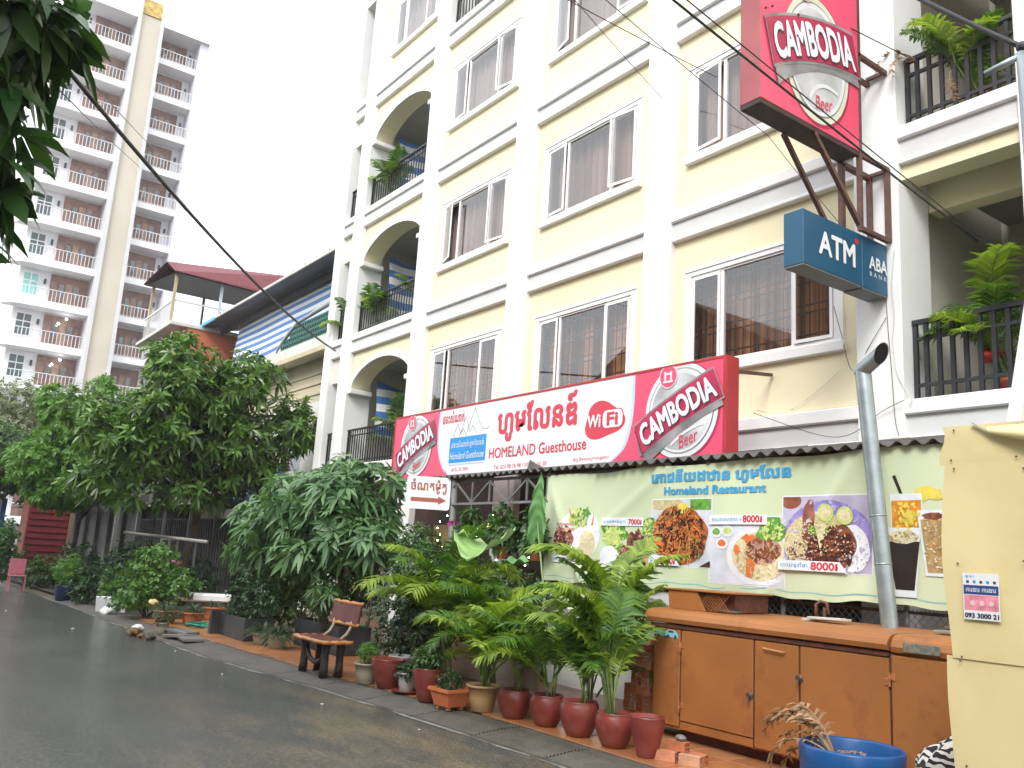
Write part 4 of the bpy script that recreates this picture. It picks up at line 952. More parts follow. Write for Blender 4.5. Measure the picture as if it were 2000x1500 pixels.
# ================================================================ orange generator cabinet
ORG = mat('orange_paint', (0.335, 0.128, 0.035), 0.5, 0.18, 1.6, bump=0.08, bscale=8, dirt=(0.17, 0.055, 0.022), dscale=3.2, damt=0.75)
SEAM = mat('rusty_seam', (0.10, 0.03, 0.015), 0.7, 0.4, 20)
gn = thing('generator', 'large orange steel generator cabinet with rusty hinged doors', 'generator', (-4.6, 6.9, 0.06))
GY0, GY1, GX0, GX1 = 6.42, 7.33, -6.30, -2.62
# body with rounded lower left end
mb = MB(); n_ = 6
prof = [(GX1, 0.16), (GX1, 1.09), (GX0+0.02, 1.09), (GX0+0.02, 0.30), (GX0+0.06, 0.20), (GX0+0.14, 0.16)]
v = [(p[0], GY0, p[1]) for p in prof]+[(p[0], GY1, p[1]) for p in prof]; k = len(prof)
mb.add(v, [tuple(range(k)), tuple(range(k, 2*k))[::-1]]+[((i+1) % k, i, i+k, (i+1) % k+k) for i in range(k)]); mb.build('body', ORG, gn)
# rolled top: overhanging front edge with a rounded nose
def roll(x0, x1, over, z0, z1, name='top_panel'):
    pr = [(GY0-over*0.2, z0), (GY0-over, z0+0.012), (GY0-over-0.01, z0+0.05), (GY0-over+0.012, z1-0.04), (GY0-over+0.05, z1-0.012), (GY0-over+0.11, z1), (GY1+0.04, z1+0.012), (GY1+0.05, z0)]
    mb = MB(); k = len(pr); v = [(x0, p[0], p[1]) for p in pr]+[(x1, p[0], p[1]) for p in pr]
    mb.add(v, [tuple(range(k)), tuple(range(k, 2*k))[::-1]]+[((i+1) % k, i, i+k, (i+1) % k+k) for i in range(k)]); return mb.build(name, ORG, gn)
roll(GX0-0.06, -3.80, 0.055, 1.105, 1.235); roll(-3.785, GX1+0.05, 0.03, 1.093, 1.235)
part_box('rail_channel', SEAM, gn, GX0, -3.81, GY0-0.030, GY0-0.002, 1.068, 1.10)
# doors stand a few millimetres proud, dark rusted joints between
DO = []
for (a, b, z0, z1, nm) in ((-6.255, -5.925, 0.185, 1.055, 'end_panel'), (-5.905, -5.075, 0.245, 1.055, 'door'), (-5.055, -4.615, 0.175, 1.055, 'panel'), (-4.595, -3.815, 0.175, 1.055, 'door'), (-3.795, -2.66, 0.175, 1.08, 'panel')):
    DO.append(MB().bbox(a, b, GY0-0.022, GY0-0.001, z0, z1, 0.006).build(nm, ORG, gn))
part_box('sill_rail', ORG, gn, -5.905, -5.075, GY0-0.018, GY0-0.001, 0.172, 0.236)
for a in (-5.915, -5.065, -4.605, -3.805): part_box('seam', SEAM, gn, a-0.009, a+0.009, GY0-0.006, GY0-0.0005, 0.175, 1.06)
part_box('seam', SEAM, gn, -5.905, -5.075, GY0-0.007, GY0-0.0015, 0.234, 0.248)
def hinge(x, z):
    mb = MB(); mb.tube([(x, GY0-0.03, z-0.05), (x, GY0-0.03, z+0.05)], 0.010, 8); mb.bbox(x-0.045, x-0.008, GY0-0.03, GY0-0.021, z-0.045, z+0.01, 0.003); mb.bbox(x+0.008, x+0.045, GY0-0.03, GY0-0.021, z-0.005, z+0.045, 0.003)
    mb.build('hinge', mat('hinge_orange', (0.36, 0.13, 0.05), 0.5, 0.4, 25, dirt=(0.08, 0.03, 0.02), dscale=30), gn)
for (x, z) in ((-5.915, 0.90), (-5.915, 0.36), (-3.805, 0.90), (-3.805, 0.34)): hinge(x, z)
CHR = mat('worn_chrome', (0.42, 0.40, 0.37), 0.25, 0.25, 20, metal=0.9)
for (x, z) in ((-4.60, 0.80), (-5.10, 0.59), (-4.57, 0.565)):
    mb = MB(); mb.lathe([(0.034, 0), (0.036, 0.008), (0.022, 0.016), (0.018, 0.028), (0.001, 0.03)], (0, 0, 0), 14); mb.xform(Matrix.Translation((x, GY0-0.022, z)) @ Matrix.Rotation(R(90), 4, 'X'))
    la = mb.build('latch', mat('latch_dark', (0.12, 0.08, 0.06), 0.4, 0.3, 20, metal=0.6), gn)
    mb = MB(); mb.bar((x, GY0-0.055, z-0.005), (x+0.006, GY0-0.06, z-0.055), 0.016, 0.01); mb.build('latch_lever', CHR, la)
mb = MB(); mb.tube([(-4.95, GY0-0.02, 1.0), (-4.95, GY0-0.05, 1.0), (-4.74, GY0-0.05, 0.99), (-4.74, GY0-0.02, 0.99)], 0.008, 6); mb.build('door_handle', mat('handle_tan', (0.50, 0.27, 0.12), 0.4, 0.15), gn)
mb = MB(); mb.bbox(-3.68, -3.40, GY0-0.052, GY0-0.042, 1.115, 1.185, 0.002); mb.build('name_plate', mat('worn_plate', (0.16, 0.165, 0.14), 0.6, 0.5, 30, dirt=(0.3, 0.14, 0.05), dscale=14), gn)
# raised air hood, louvred cut end
HD = [(-6.28, 1.24), (-6.30, 1.42), (-5.92, 1.42), (-5.80, 1.24)]
mb = MB(); v = [(p[0], 6.62, p[1]) for p in HD]+[(p[0], 7.22, p[1]) for p in HD]
mb.add(v, [(0, 3, 2, 1), (4, 5, 6, 7), (0, 1, 5, 4), (1, 2, 6, 5), (3, 0, 4, 7)]); hood = mb.build('air_hood', ORG, gn)
MB().box(-6.32, -5.50, 6.60, 7.24, 1.421, 1.434).build('hood_lid', ORG, hood)
mb = MB()
for i in range(-4, 14):
    for s_ in (1, -1):
        x_ = -5.95+0.036*i; a_ = (x_, 6.640, 1.245) if s_ > 0 else (x_+0.17, 6.643, 1.245); b_ = (x_+0.17, 6.640, 1.415) if s_ > 0 else (x_, 6.643, 1.415)
        if min(a_[0], b_[0]) < -5.98 or max(a_[0], b_[0]) > -5.52: continue
        mb.bar(a_, b_, 0.005)
mb.build('hood_grille', mat('grille_orange', (0.30, 0.11, 0.04), 0.6, 0.3, 10), hood, kind='stuff')
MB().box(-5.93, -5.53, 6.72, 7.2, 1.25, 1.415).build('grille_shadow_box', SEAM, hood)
part_box('skid', SEAM, gn, GX0+0.3, GX1, GY0+0.12, GY0+0.24, 0.055, 0.158); part_box('skid', SEAM, gn, GX0+0.3, GX1, GY1-0.24, GY1-0.12, 0.055, 0.158)
mb = MB(); mb.tube([(-4.98, 7.18, 1.24), (-4.98, 7.18, 1.38), (-4.95, 7.2, 1.41), (-4.90, 7.22, 1.40), (-4.88, 7.22, 1.30)], 0.016, 8); mb.build('filler_pipe', RUST, gn, smooth=True)
MB().tube([(-4.84, 7.1, 1.24), (-4.84, 7.1, 1.36)], 0.014, 8).build('filler_pipe', RUST, gn)
# sticker: two small pale-blue cars
STK = mat('sticker_blue', (0.20, 0.48, 0.60), 0.4, 0.15, 20); STK2 = mat('sticker_window', (0.03, 0.06, 0.08), 0.3, 0.2)
for j, dx in enumerate((0, 0.125)):
    x0 = -6.235+dx; y = GY0-0.0235-0.001*j
    st = MB().poly([(x0, y, 0.985), (x0+0.165, y, 0.975), (x0+0.165, y, 1.015), (x0+0.12, y, 1.045), (x0+0.04, y, 1.05), (x0, y, 1.02)]).build('sticker', STK, gn)
    MB().poly([(x0+0.035, y-0.0008, 1.022), (x0+0.105, y-0.0008, 1.02), (x0+0.10, y-0.0008, 1.038), (x0+0.045, y-0.0008, 1.042)]).build('sticker_window', STK2, st)
    for c in (0.035, 0.13): disc(MB(), 0, 0, 0.016, 0.016, 0, 14).xform(Matrix(((1, 0, 0, x0+c), (0, 0, -1, y-0.0008), (0, 1, 0, 0.985), (0, 0, 0, 1)))).build('sticker_wheel', STK2, st)
# exhaust pipe with a mitred elbow
ex = thing('exhaust_pipe', 'leaning grey steel exhaust pipe with cut elbow rising from the generator', 'pipe', (-4.21, 7.1, 1.24))
A, B, C = Vector((-4.21, 7.1, 1.22)), Vector((-4.415, 7.1, 3.50)), Vector((-4.12, 6.98, 3.62))
mb = MB(); mb.tube([A, A.lerp(B, 0.23), A.lerp(B, 0.5), B], 0.070, 18, cap=False); mb.build('riser', GALV, ex, smooth=True)
for t in (0.24, 0.42): 
    c = A.lerp(B, t); MB().tube([c-(B-A).normalized()*0.006, c+(B-A).normalized()*0.006], 0.0735, 18).build('weld_ring', GALV, ex, smooth=True)
# elbow arm, open end sliced at a slant
d = (C-B).normalized(); sd_ = d.cross(Vector((0, 0, 1))).normalized(); upv = sd_.cross(d)
mb = MB(); n_ = 18; v = []; f = []
for i in range(n_):
    a = 2*PI*i/n_; off = sd_*math.cos(a)*0.07+upv*math.sin(a)*0.07
    v.append(B-d*0.05+off); L_ = (C-B).length; v.append(B+d*(L_*(0.62+0.42*(math.sin(a)*0.5+0.5)))+off)
for i in range(n_): j = (i+1) % n_; f.append((2*i, 2*j, 2*j+1, 2*i+1))
mb.add(v, f); mb.build('elbow', GALV, ex, smooth=True)
mb = MB(); vv = [p for i, p in enumerate(v) if i % 2 == 1]; c = sum(vv, Vector())/len(vv); mb.poly([c+(p-c)*0.93-d*0.012 for p in vv]); mb.build('dark_mouth', mat('mouth_black', (0.008, 0.008, 0.008), 0.9, 0.3), ex)  # black disc across the open end paints the dark of the hollow pipe
# scrap boards lying on the cabinet
for i, (x, y, l, w_, a, c) in enumerate(((-4.72, 6.95, 0.42, 0.10, 0.10, 0), (-4.66, 6.86, 0.34, 0.08, -0.05, 0), (-3.42, 6.98, 0.62, 0.13, 0.06, 1), (-3.35, 7.14, 0.80, 0.10, -0.03, 2), (-5.62, 6.72, 0.24, 0.12, 0.15, 2))):
    M = Matrix.Translation((x, y, 1.262+0.014*(i % 2))) @ Matrix.Rotation(a, 4, 'Z') @ Matrix.Rotation(0.03*(i-2), 4, 'Y')
    mb = MB(); mb.bbox(-l/2, l/2, -w_/2, w_/2, -0.011, 0.011, 0.003); mb.xform(M)
    m_ = [mat('pale_board', (0.55, 0.53, 0.48), 0.6, 0.15, 5), mat('grey_board', (0.30, 0.27, 0.21), 0.7, 0.3, 6, bump=0.3), mat('dark_board', (0.10, 0.085, 0.06), 0.7, 0.3, 6)][c]
    tag(mb.build('scrap_board', m_, base=(x, y, 1.25)), ['upper pale thin board lying on the generator left of the pipe', 'lower pale board lying at the front of the generator top', 'weathered grey plank on the generator right of the pipe', 'dark long batten at the back of the generator top', 'dark short board beside the generator air hood'][i], 'board', 'scrap boards on the generator')

# ================================================================ yellow sheet-metal hoarding
YS = mat('yellow_sheet', (0.66, 0.56, 0.30), 0.38, 0.07, 1.0, dirt=(0.50, 0.41, 0.18), dscale=1.3, damt=0.45)
hd = thing('hoarding', 'pale yellow sheet metal hoarding with rivets and a sticker at the right', 'hoarding', (-1.8, 5.0, 0.05))
HY = 5.0
hx = -2.60
def dent(X, Z, k): return 0.010*math.sin(X*3.1+k)*math.sin(Z*2.3+k*1.7)+0.006*math.sin(X*9+Z*4+k)
for i, (z0, z1) in enumerate(((0.05, 1.235), (1.225, 2.305), (2.295, 2.52))):
    mb = MB(); mb.grid(lambda u, v: (hx+(0.02*math.sin(v*5+i*2)-0.01 if u < 0.01 else 0)+2.9*u, HY-0.006*(i % 2)-0.003*i+dent(hx+2.9*u, z0+(z1-z0)*v, i*2.0)*min(1, 6*min(v, 1-v)), z0+(z1-z0)*v), 40, 16 if i < 2 else 5)
    s_ = mb.build('sheet', YS, hd, smooth=True)
    for X in (hx+0.05, hx+0.42, hx+0.85):
        for Z in ((z0+0.04, (z0+z1)/2, z1-0.04) if i < 2 else (z0+0.05, z1-0.05)):
            mb = MB(); mb.ball((X+random.uniform(-0.02, 0.02), HY-0.02, Z+random.uniform(-0.03, 0.03)), 0.006, 8, 4); mb.build('rivet', RUST, hd)
# torn, curled flap at the top edge
mb = MB()
mb.grid(lambda u, v: (-2.34+0.30*u+0.02*v, HY-0.025-0.07*math.sin(v*PI*0.7)*(0.4+u), 2.50-0.13*v*(0.35+0.65*u)), 10, 8); mb.build('torn_flap', YS, hd, smooth=True)
for a, b in (((-2.42, 2.53), (-2.33, 2.47)), ((-2.05, 2.54), (-2.03, 2.36))):
    MB().bar((a[0], HY-0.03, a[1]), (b[0], HY-0.035, b[1]), 0.022, 0.006).build('torn_strip', mat('bare_tin', (0.6, 0.6, 0.58), 0.35, 0.15, 8, metal=0.5), hd)
for X in (-2.45, -1.2, 0.1): MB().bar((X, HY+0.05, 0.05), (X, HY+0.05, 2.48), 0.05).build('post', POST, hd)
tag(MB().bar((-2.36, HY+0.14, 2.0), (-1.98, HY+0.16, 4.0), 0.075).build('leaning_post', PVC, base=(-2.36, HY+0.14, 2.0)), 'white square steel post leaning above the yellow hoarding', 'post')
# sticker with a phone number
SM = Matrix(((1, 0, 0, 0), (0, 0, -1, HY-0.028), (0, 1, 0, 0), (0, 0, 0, 1)))
st = thing('phone_sticker', 'white blue and pink sticker with phone number on the yellow hoarding', 'sticker', (-2.41, HY-0.028, 1.44))
k_ = HY/5.2*1.0
sx0, sx1, sz0, sz1 = -2.51, -2.315, 1.44, 1.69
flat('paper', MB().box(sx0, sx1, sz0, sz1, 0, 0.001), mat('sticker_paper', (0.72, 0.72, 0.74), 0.4, 0.05), st, SM)
flat('blue_band', MB().box(sx0+0.004, sx1-0.004, 1.575, 1.625, 0.001, 0.0015), mat('sticker_navy', (0.03, 0.06, 0.20), 0.4, 0.1), st, SM)
flat('pink_band', MB().box(sx0+0.006, sx1-0.006, 1.49, 1.572, 0.001, 0.0015), mat('sticker_pink', (0.66, 0.24, 0.30), 0.4, 0.35, 22), st, SM)
words('093 3000 21', -2.4125, 1.463, 0.18, 0.024, mat('sticker_ink', (0.02, 0.02, 0.06), 0.5, 0.05), st, SM, 0.002, bold=0.03)
words('ការងារ ការងារ', -2.4125, 1.60, 0.16, 0.022, SWHITE, st, SM, 0.0026)
words('ផ្ទះ', -2.47, 1.67, 0.05, 0.016, SBLUE, st, SM, 0.002)
for i in range(5): flat('icon', MB().box(-2.49+0.036*i, -2.475+0.036*i, 1.635, 1.65, 0.001, 0.0018), SBLUE if i % 2 else INK, st, SM)
for i in range(3): flat('icon', disc(MB(), -2.46+0.05*i, 1.53, 0.014, 0.014, 0.002, 14), mat('sticker_pale_pink', (0.75, 0.5, 0.52), 0.4, 0.1), st, SM)
# galvanised pole with a short arm at the picture's edge
pl = thing('service_pole', 'galvanised cable pole with a short side arm at the upper right', 'pole', (-2.40, 6.0, 0.05))
MB().tube([(-2.40, 6.0, 0.05), (-2.47, 6.0, 5.32)], 0.03, 12).build('pole', GALV, pl, smooth=True)
MB().tube([(-2.46, 6.0, 5.30), (-2.70, 5.96, 5.24)], 0.024, 10).build('arm', GALV, pl, smooth=True)
MB().ball((-2.46, 6.0, 5.36), 0.04, 10, 6).build('cable_clamp', IRON, pl)

# ================================================================ blue drum with dead fronds, cloth bundle
dr = thing('plastic_drum', 'cut blue plastic drum in front of the generator', 'drum', (-3.78, 5.85, 0.02))
mb = MB(); mb.lathe([(0.30, 0.0), (0.33, 0.04), (0.345, 0.2), (0.35, 0.36), (0.355, 0.44), (0.345, 0.455), (0.335, 0.44), (0.33, 0.3), (0.31, 0.10), (0.01, 0.09)], (-3.78, 5.85, 0.02), 32)
mb.build('shell', mat('blue_plastic', (0.012, 0.085, 0.27), 0.33, 0.12, 2.5, dirt=(0.04, 0.12, 0.24), dscale=2.5, damt=0.6), dr, smooth=True)
MB().lathe([(0.32, 0.30), (0.001, 0.33)], (-3.78, 5.85, 0.02), 24).build('soil', mat('soil', (0.05, 0.035, 0.022), 0.9, 0.4, 20, bump=0.5), dr)
zb = thing('cloth_bundle', 'heap of zebra striped cloth in a pale plastic basin beside the hoarding', 'cloth', (-2.98, 5.75, 0.02))
MB().lathe([(0.24, 0.0), (0.27, 0.02), (0.30, 0.40), (0.31, 0.43), (0.30, 0.44), (0.28, 0.42), (0.02, 0.3)], (-2.93, 5.75, 0.02), 24).build('basin', mat('pale_basin', (0.42, 0.55, 0.62), 0.35, 0.08), zb, smooth=True)
ZS = bpy.data.materials.new('zebra_cloth'); ZS.use_nodes = True
n = ZS.node_tree.nodes; l = ZS.node_tree.links
tc = n.new('ShaderNodeTexCoord'); wv = n.new('ShaderNodeTexWave'); wv.inputs['Scale'].default_value = 7; wv.inputs['Distortion'].default_value = 9; wv.inputs['Detail'].default_value = 1.5; wv.inputs['Detail Scale'].default_value = 1.6
rp = n.new('ShaderNodeValToRGB'); rp.color_ramp.elements[0].position = 0.48; rp.color_ramp.elements[1].position = 0.54; rp.color_ramp.elements[0].color = (0.012, 0.012, 0.012, 1); rp.color_ramp.elements[1].color = (0.62, 0.60, 0.57, 1)
wv.bands_direction = 'Z'
l.new(tc.outputs['Object'], wv.inputs['Vector']); l.new(wv.outputs['Fac'], rp.inputs['Fac']); l.new(rp.outputs['Color'], n['Principled BSDF'].inputs['Base Color']); n['Principled BSDF'].inputs['Roughness'].default_value = 0.8
mb = MB()
def zf(u, v):
    a = u*2*PI; r = 0.29*math.sin(v*PI*0.5)*(1+0.10*math.sin(5*a+v*6)+0.07*math.sin(9*a-2)); return (-2.93+r*math.cos(a), 5.75+r*math.sin(a), 0.44+0.26*math.cos(v*PI*0.5)**0.8*(1+0.3*math.cos(a+0.5))+0.03*math.sin(7*a+v*9)*v)
mb.grid(zf, 48, 16); mb.build('cloth', ZS, zb, smooth=True)

# ================================================================ hollow bricks
BRK = [mat('hollow_brick_%d' % i, c, 0.75, 0.2, 12, bump=0.4, bscale=60) for i, c in enumerate([(0.50, 0.18, 0.085), (0.56, 0.24, 0.13), (0.44, 0.15, 0.07), (0.54, 0.30, 0.19)])]
def hollow_brick(m):
    """18 x 8 x 8 cm block with a 2 x 2 array of square holes through its length (along X)"""
    L_, s_ = 0.18, 0.08; ys = [-0.04, -0.03, -0.006, 0.006, 0.03, 0.04]; zs = [0, 0.010, 0.034, 0.046, 0.070, 0.08]
    mb = MB()
    hole = {(1, 1), (1, 3), (3, 1), (3, 3)}
    for X, flip in ((-L_/2, True), (L_/2, False)):
        for i in range(5):
            for j in range(5):
                if (i, j) in hole: continue
                q = [(X, ys[i], zs[j]), (X, ys[i+1], zs[j]), (X, ys[i+1], zs[j+1]), (X, ys[i], zs[j+1])]; mb.poly(q[::-1] if flip else q)
    for (i, j) in hole:
        a, b, c, d = ys[i], ys[i+1], zs[j], zs[j+1]
        for (p, q) in (((a, c), (b, c)), ((b, c), (b, d)), ((b, d), (a, d)), ((a, d), (a, c))): mb.poly([(-L_/2, p[0], p[1]), (L_/2, p[0], p[1]), (L_/2, q[0], q[1]), (-L_/2, q[0], q[1])])
    for (p, q) in (((-0.04, 0), (0.04, 0)), ((0.04, 0), (0.04, 0.08)), ((0.04, 0.08), (-0.04, 0.08)), ((-0.04, 0.08), (-0.04, 0))): mb.poly([(-L_/2, q[0], q[1]), (L_/2, q[0], q[1]), (L_/2, p[0], p[1]), (-L_/2, p[0], p[1])])
    me = mb.build('hollow_brick', m).data
    o = [x for x in bpy.data.objects if x.data == me][0]; bpy.data.objects.remove(o)
    bm = bmesh.new(); bm.from_mesh(me); bmesh.ops.remove_doubles(bm, verts=list(bm.verts), dist=0.0005); bm.to_mesh(me); bm.free()
    return me
BME = [hollow_brick(m) for m in BRK]
brick_i = [0]
ROWN = ['bottom', 'second', 'third', 'fourth', 'fifth', 'sixth', 'seventh', 'eighth', 'ninth', 'tenth', 'topmost']
def brick(x, y, z, rz, label, group):
    o = bpy.data.objects.new('hollow_brick', BME[brick_i[0] % 4]); COL.objects.link(o); brick_i[0] += 1
    o.location = (x, y, z); o.rotation_euler = (0, 0, rz); return tag(o, label, 'brick', group)
# stack of hollow bricks beside the generator
rows_ = 11
for r_ in range(rows_):
    n_ = 4 if r_ in (2, 3, 4) else 3
    for i in range(n_):
        x = -6.44-i*0.088+random.uniform(-0.006, 0.006); y = 6.56+random.uniform(-0.02, 0.02)
        if r_ % 3 == 1:
            if i > 1: continue
            x = -6.47-i*0.18+0.0; brick(x, 6.52, PZ+r_*0.081, random.uniform(-0.03, 0.03), '%s brick laid lengthwise in the %s course of the brick stack' % (['right', 'left'][i], ROWN[r_]), 'stacked hollow bricks')
        else:
            brick(x, y, PZ+r_*0.081, R(90)+random.uniform(-0.05, 0.05), '%s brick from the right showing its holes in the %s course of the stack' % (['first', 'second', 'third', 'fourth'][i], ROWN[r_]), 'stacked hollow bricks')
for i, (x, y, z, a) in enumerate(((-5.36, 5.78, PZ, 0.35), (-5.20, 5.84, PZ, 0.30), (-5.38, 5.70, PZ, 0.36), (-5.33, 5.76, PZ+0.081, 0.2), (-5.17, 5.74, PZ, 0.4))):
    brick(x, y-(0.0 if i != 2 else 0.02)+(0.06 if i == 0 else 0), z, a, ['rear left', 'rear right', 'front left', 'upper', 'front right'][i]+' loose brick on the pavement in front of the generator', 'loose bricks by the generator')
mb = MB()
mb.ball((-5.31, 5.77, PZ+0.185), 0.045, 10, 6, 1.2, 0.9, 0.6); tag(mb.build('stone', CONC, base=(-5.31, 5.77, PZ+0.16)), 'small dark stone lying on the upper loose brick', 'stone')

# ================================================================ leaves
def leaf_arrays(base, dirv, upv, L, Wd, droop, fold=0.25):
    """base, dirv, upv: (N,3); L, Wd, droop: (N,) -> verts (N*6,3), faces; a creased, drooping blade"""
    dirv = dirv/np.linalg.norm(dirv, axis=1, keepdims=True)
    side = np.cross(dirv, upv); side /= (np.linalg.norm(side, axis=1, keepdims=True)+1e-9); up = np.cross(side, dirv)
    L = L[:, None]; Wd = Wd[:, None]; droop = droop[:, None]
    dn = np.array([[0, 0, -1.0]])
    p0 = base; m = base+dirv*L*0.48+dn*droop*L*0.12
    l_ = base+dirv*L*0.42+side*Wd*0.5+up*Wd*fold*0.5+dn*droop*L*0.12; r_ = base+dirv*L*0.42-side*Wd*0.5+up*Wd*fold*0.5+dn*droop*L*0.12
    l2 = base+dirv*L*0.72+side*Wd*0.36+up*Wd*fold*0.35+dn*droop*L*0.30; r2 = base+dirv*L*0.72-side*Wd*0.36+up*Wd*fold*0.35+dn*droop*L*0.30
    m2 = base+dirv*L*0.74+dn*droop*L*0.32
    t = base+dirv*L*0.97+dn*droop*L*0.55
    V = np.stack([p0, l_, m, r_, l2, m2, r2, t], axis=1).reshape(-1, 3)
    N = base.shape[0]; F = np.array([[0, 2, 1], [0, 3, 2], [1, 2, 5], [1, 5, 4], [2, 3, 6], [2, 6, 5], [4, 5, 7], [5, 6, 7]])
    F = (np.arange(N)[:, None, None]*8+F[None]).reshape(-1, 3)
    return V, F
def mesh_np(name, V, F, m, parent=None, base=None, kind='stuff', smooth=True):
    off = np.array(wloc(parent)) if parent is not None else np.array(base if base is not None else (0, 0, 0))
    me = bpy.data.meshes.new(name); V = (V-off).astype(np.float32)
    me.vertices.add(len(V)); me.vertices.foreach_set('co', V.ravel())
    me.loops.add(F.size); me.loops.foreach_set('vertex_index', F.ravel().astype(np.int32))
    me.polygons.add(len(F)); me.polygons.foreach_set('loop_start', np.arange(0, F.size, F.shape[1], dtype=np.int32)); me.polygons.foreach_set('loop_total', np.full(len(F), F.shape[1], dtype=np.int32))
    if smooth: me.polygons.foreach_set('use_smooth', np.ones(len(F), dtype=bool))
    me.materials.append(m); me.update(calc_edges=True); me.validate()
    o = bpy.data.objects.new(name, me); COL.objects.link(o)
    if parent is not None: o.parent = parent
    else: o.location = off
    if kind: o['kind'] = kind
    return o
rng = np.random.default_rng(11)
def unit(v): return v/(np.linalg.norm(v, axis=-1, keepdims=True)+1e-9)
def whorls(P, A, nl, L, Wd, spread=1.1, droop=0.5, jit=0.25, fold=0.25):
    """rosettes of nl leaves at points P with axes A"""
    N = len(P); A = unit(A)
    ref = np.where(np.abs(A[:, 2:3]) > 0.9, np.array([[1.0, 0, 0]]), np.array([[0, 0, 1.0]]))
    X = unit(np.cross(A, ref)); Y = np.cross(A, X)
    ph = rng.uniform(0, 2*PI, N)
    k = np.arange(nl)
    th = ph[:, None]+2*PI*k[None]/nl+rng.normal(0, jit, (N, nl))
    sp = spread+rng.normal(0, jit, (N, nl))
    D = (np.cos(th)[..., None]*X[:, None]+np.sin(th)[..., None]*Y[:, None])*np.sin(sp)[..., None]+A[:, None]*np.cos(sp)[..., None]
    D = D.reshape(-1, 3); B = np.repeat(P, nl, axis=0)+D*0.012
    U = np.repeat(A, nl, axis=0)+rng.normal(0, 0.2, D.shape)
    Ls = L*rng.uniform(0.65, 1.2, len(D)); Ws = Wd*rng.uniform(0.75, 1.2, len(D)); dr_ = droop*rng.uniform(0.4, 1.6, len(D))
    return leaf_arrays(B, D, U, Ls, Ws, dr_, fold)
def clump_points(clumps, n, shell=0.55):
    """points in and on a set of ellipsoids (cx,cy,cz,rx,ry,rz); axes point outward and up"""
    w = np.array([c[3]*c[4]+c[4]*c[5]+c[3]*c[5] for c in clumps]); w = w/w.sum()
    idx = rng.choice(len(clumps), n, p=w); C = np.array(clumps)[idx]
    d = unit(rng.normal(0, 1, (n, 3))); r = (shell+(1-shell)*rng.uniform(0, 1, n)**0.6)*rng.uniform(0.85, 1.12, n)
    P = C[:, :3]+d*C[:, 3:]*r[:, None]
    A = unit(d/C[:, 3:]*C[:, 3:].mean(axis=1, keepdims=True)+np.array([[0, 0, 0.45]])+rng.normal(0, 0.25, (n, 3)))
    return P, A
def limb(mb, a, b, r0, r1, bend=0.15, n=6, seg=7):
    a = Vector(a); b = Vector(b); d = b-a; L = d.length
    o = Vector((random.uniform(-1, 1), random.uniform(-1, 1), random.uniform(-0.3, 0.3)))*bend*L
    pts = [a+d*t+o*math.sin(t*PI)+Vector((random.uniform(-1, 1), random.uniform(-1, 1), 0))*0.02*L*(0 < t < 1) for t in [i/seg for i in range(seg+1)]]
    mb.tube(pts, [r0+(r1-r0)*i/seg for i in range(seg+1)], n, cap=True); return pts
BARK = mat('grey_bark', (0.10, 0.085, 0.065), 0.85, 0.35, 6, bump=0.6, bscale=22)
BARKD = mat('dark_bark', (0.055, 0.043, 0.032), 0.85, 0.35, 6, bump=0.6, bscale=22)
def tree(name, label, base, top, clumps, nw, nl, L, Wd, m, trunk_r=0.12, bark=BARK, spread=1.1, droop=0.6, group=None, limbs=True, shell=0.5, jit=0.3, extra=None):
    t = thing(name, label, 'tree', base, group)
    mb = MB(); pts = limb(mb, base, top, trunk_r, trunk_r*0.6, 0.04, 9); mb.build('trunk', bark, t, smooth=True)
    if limbs:
        mb = MB()
        for c in clumps:
            s = pts[random.randrange(len(pts)//2, len(pts))]; e = Vector(c[:3]); p2 = limb(mb, s, e, trunk_r*0.45, trunk_r*0.14, 0.12, 6)
            for _ in range(4):
                q = Vector((c[0]+random.uniform(-1, 1)*c[3]*0.7, c[1]+random.uniform(-1, 1)*c[4]*0.7, c[2]+random.uniform(-0.6, 0.9)*c[5]*0.7)); limb(mb, p2[random.randrange(3, len(p2))], q, trunk_r*0.16, trunk_r*0.04, 0.15, 5, 4)
        mb.build('limbs', bark, t, smooth=True, kind='stuff')
    P, A = clump_points(clumps, nw, shell)
    V, F = whorls(P, A, nl, L, Wd, spread, droop, jit)
    if extra is not None: V2, F2 = extra; F = np.concatenate([F, F2+len(V)]); V = np.concatenate([V, V2])
    mesh_np('crown', V, F, m, t)
    return t
# ---------------------------------------------------------------- street tree in the middle distance
MANGO = leafmat('glossy_dark_leaf', (0.028, 0.08, 0.014), (0.14, 0.26, 0.045), 0.28, 0.28)
YOUNG = leafmat('young_leaf', (0.10, 0.22, 0.03), (0.16, 0.28, 0.05), 0.35, 0.3)
mc = []
rdm = random.Random(5)
while len(mc) < 42:                     # many small uneven masses inside the crown's outline
    y_, z_ = rdm.uniform(3.6, 9.1), rdm.uniform(2.9, 6.45)
    e = ((y_-6.45)/2.75)**2+((z_-4.5)/1.95)**2
    if e > 1 or (y_ < 5.2 and z_ > 5.2): continue
    r_ = rdm.uniform(0.42, 0.8)*(1.1-0.35*e); mc.append((-22.1+rdm.uniform(-1.0, 0.9)*(1-0.4*e), y_, z_, r_*1.15, r_, r_*0.8))
mc += [(-22.1, 6.6, 4.4, 1.3, 1.4, 1.1), (-22.0, 7.6, 3.9, 1.1, 1.1, 0.9), (-22.0, 5.6, 3.8, 1.0, 1.0, 0.8), (-22.4, 5.8, 6.45, 0.5, 0.45, 0.35), (-22.2, 7.4, 6.3, 0.5, 0.45, 0.35), (-22.0, 5.2, 2.75, 0.9, 0.8, 0.4), (-22.0, 6.4, 2.8, 0.9, 0.9, 0.4), (-22.0, 4.2, 2.9, 0.8, 0.7, 0.45)]
Py, Ay = clump_points(mc, 200, 0.98)
keep = Ay[:, 0] > 0.1
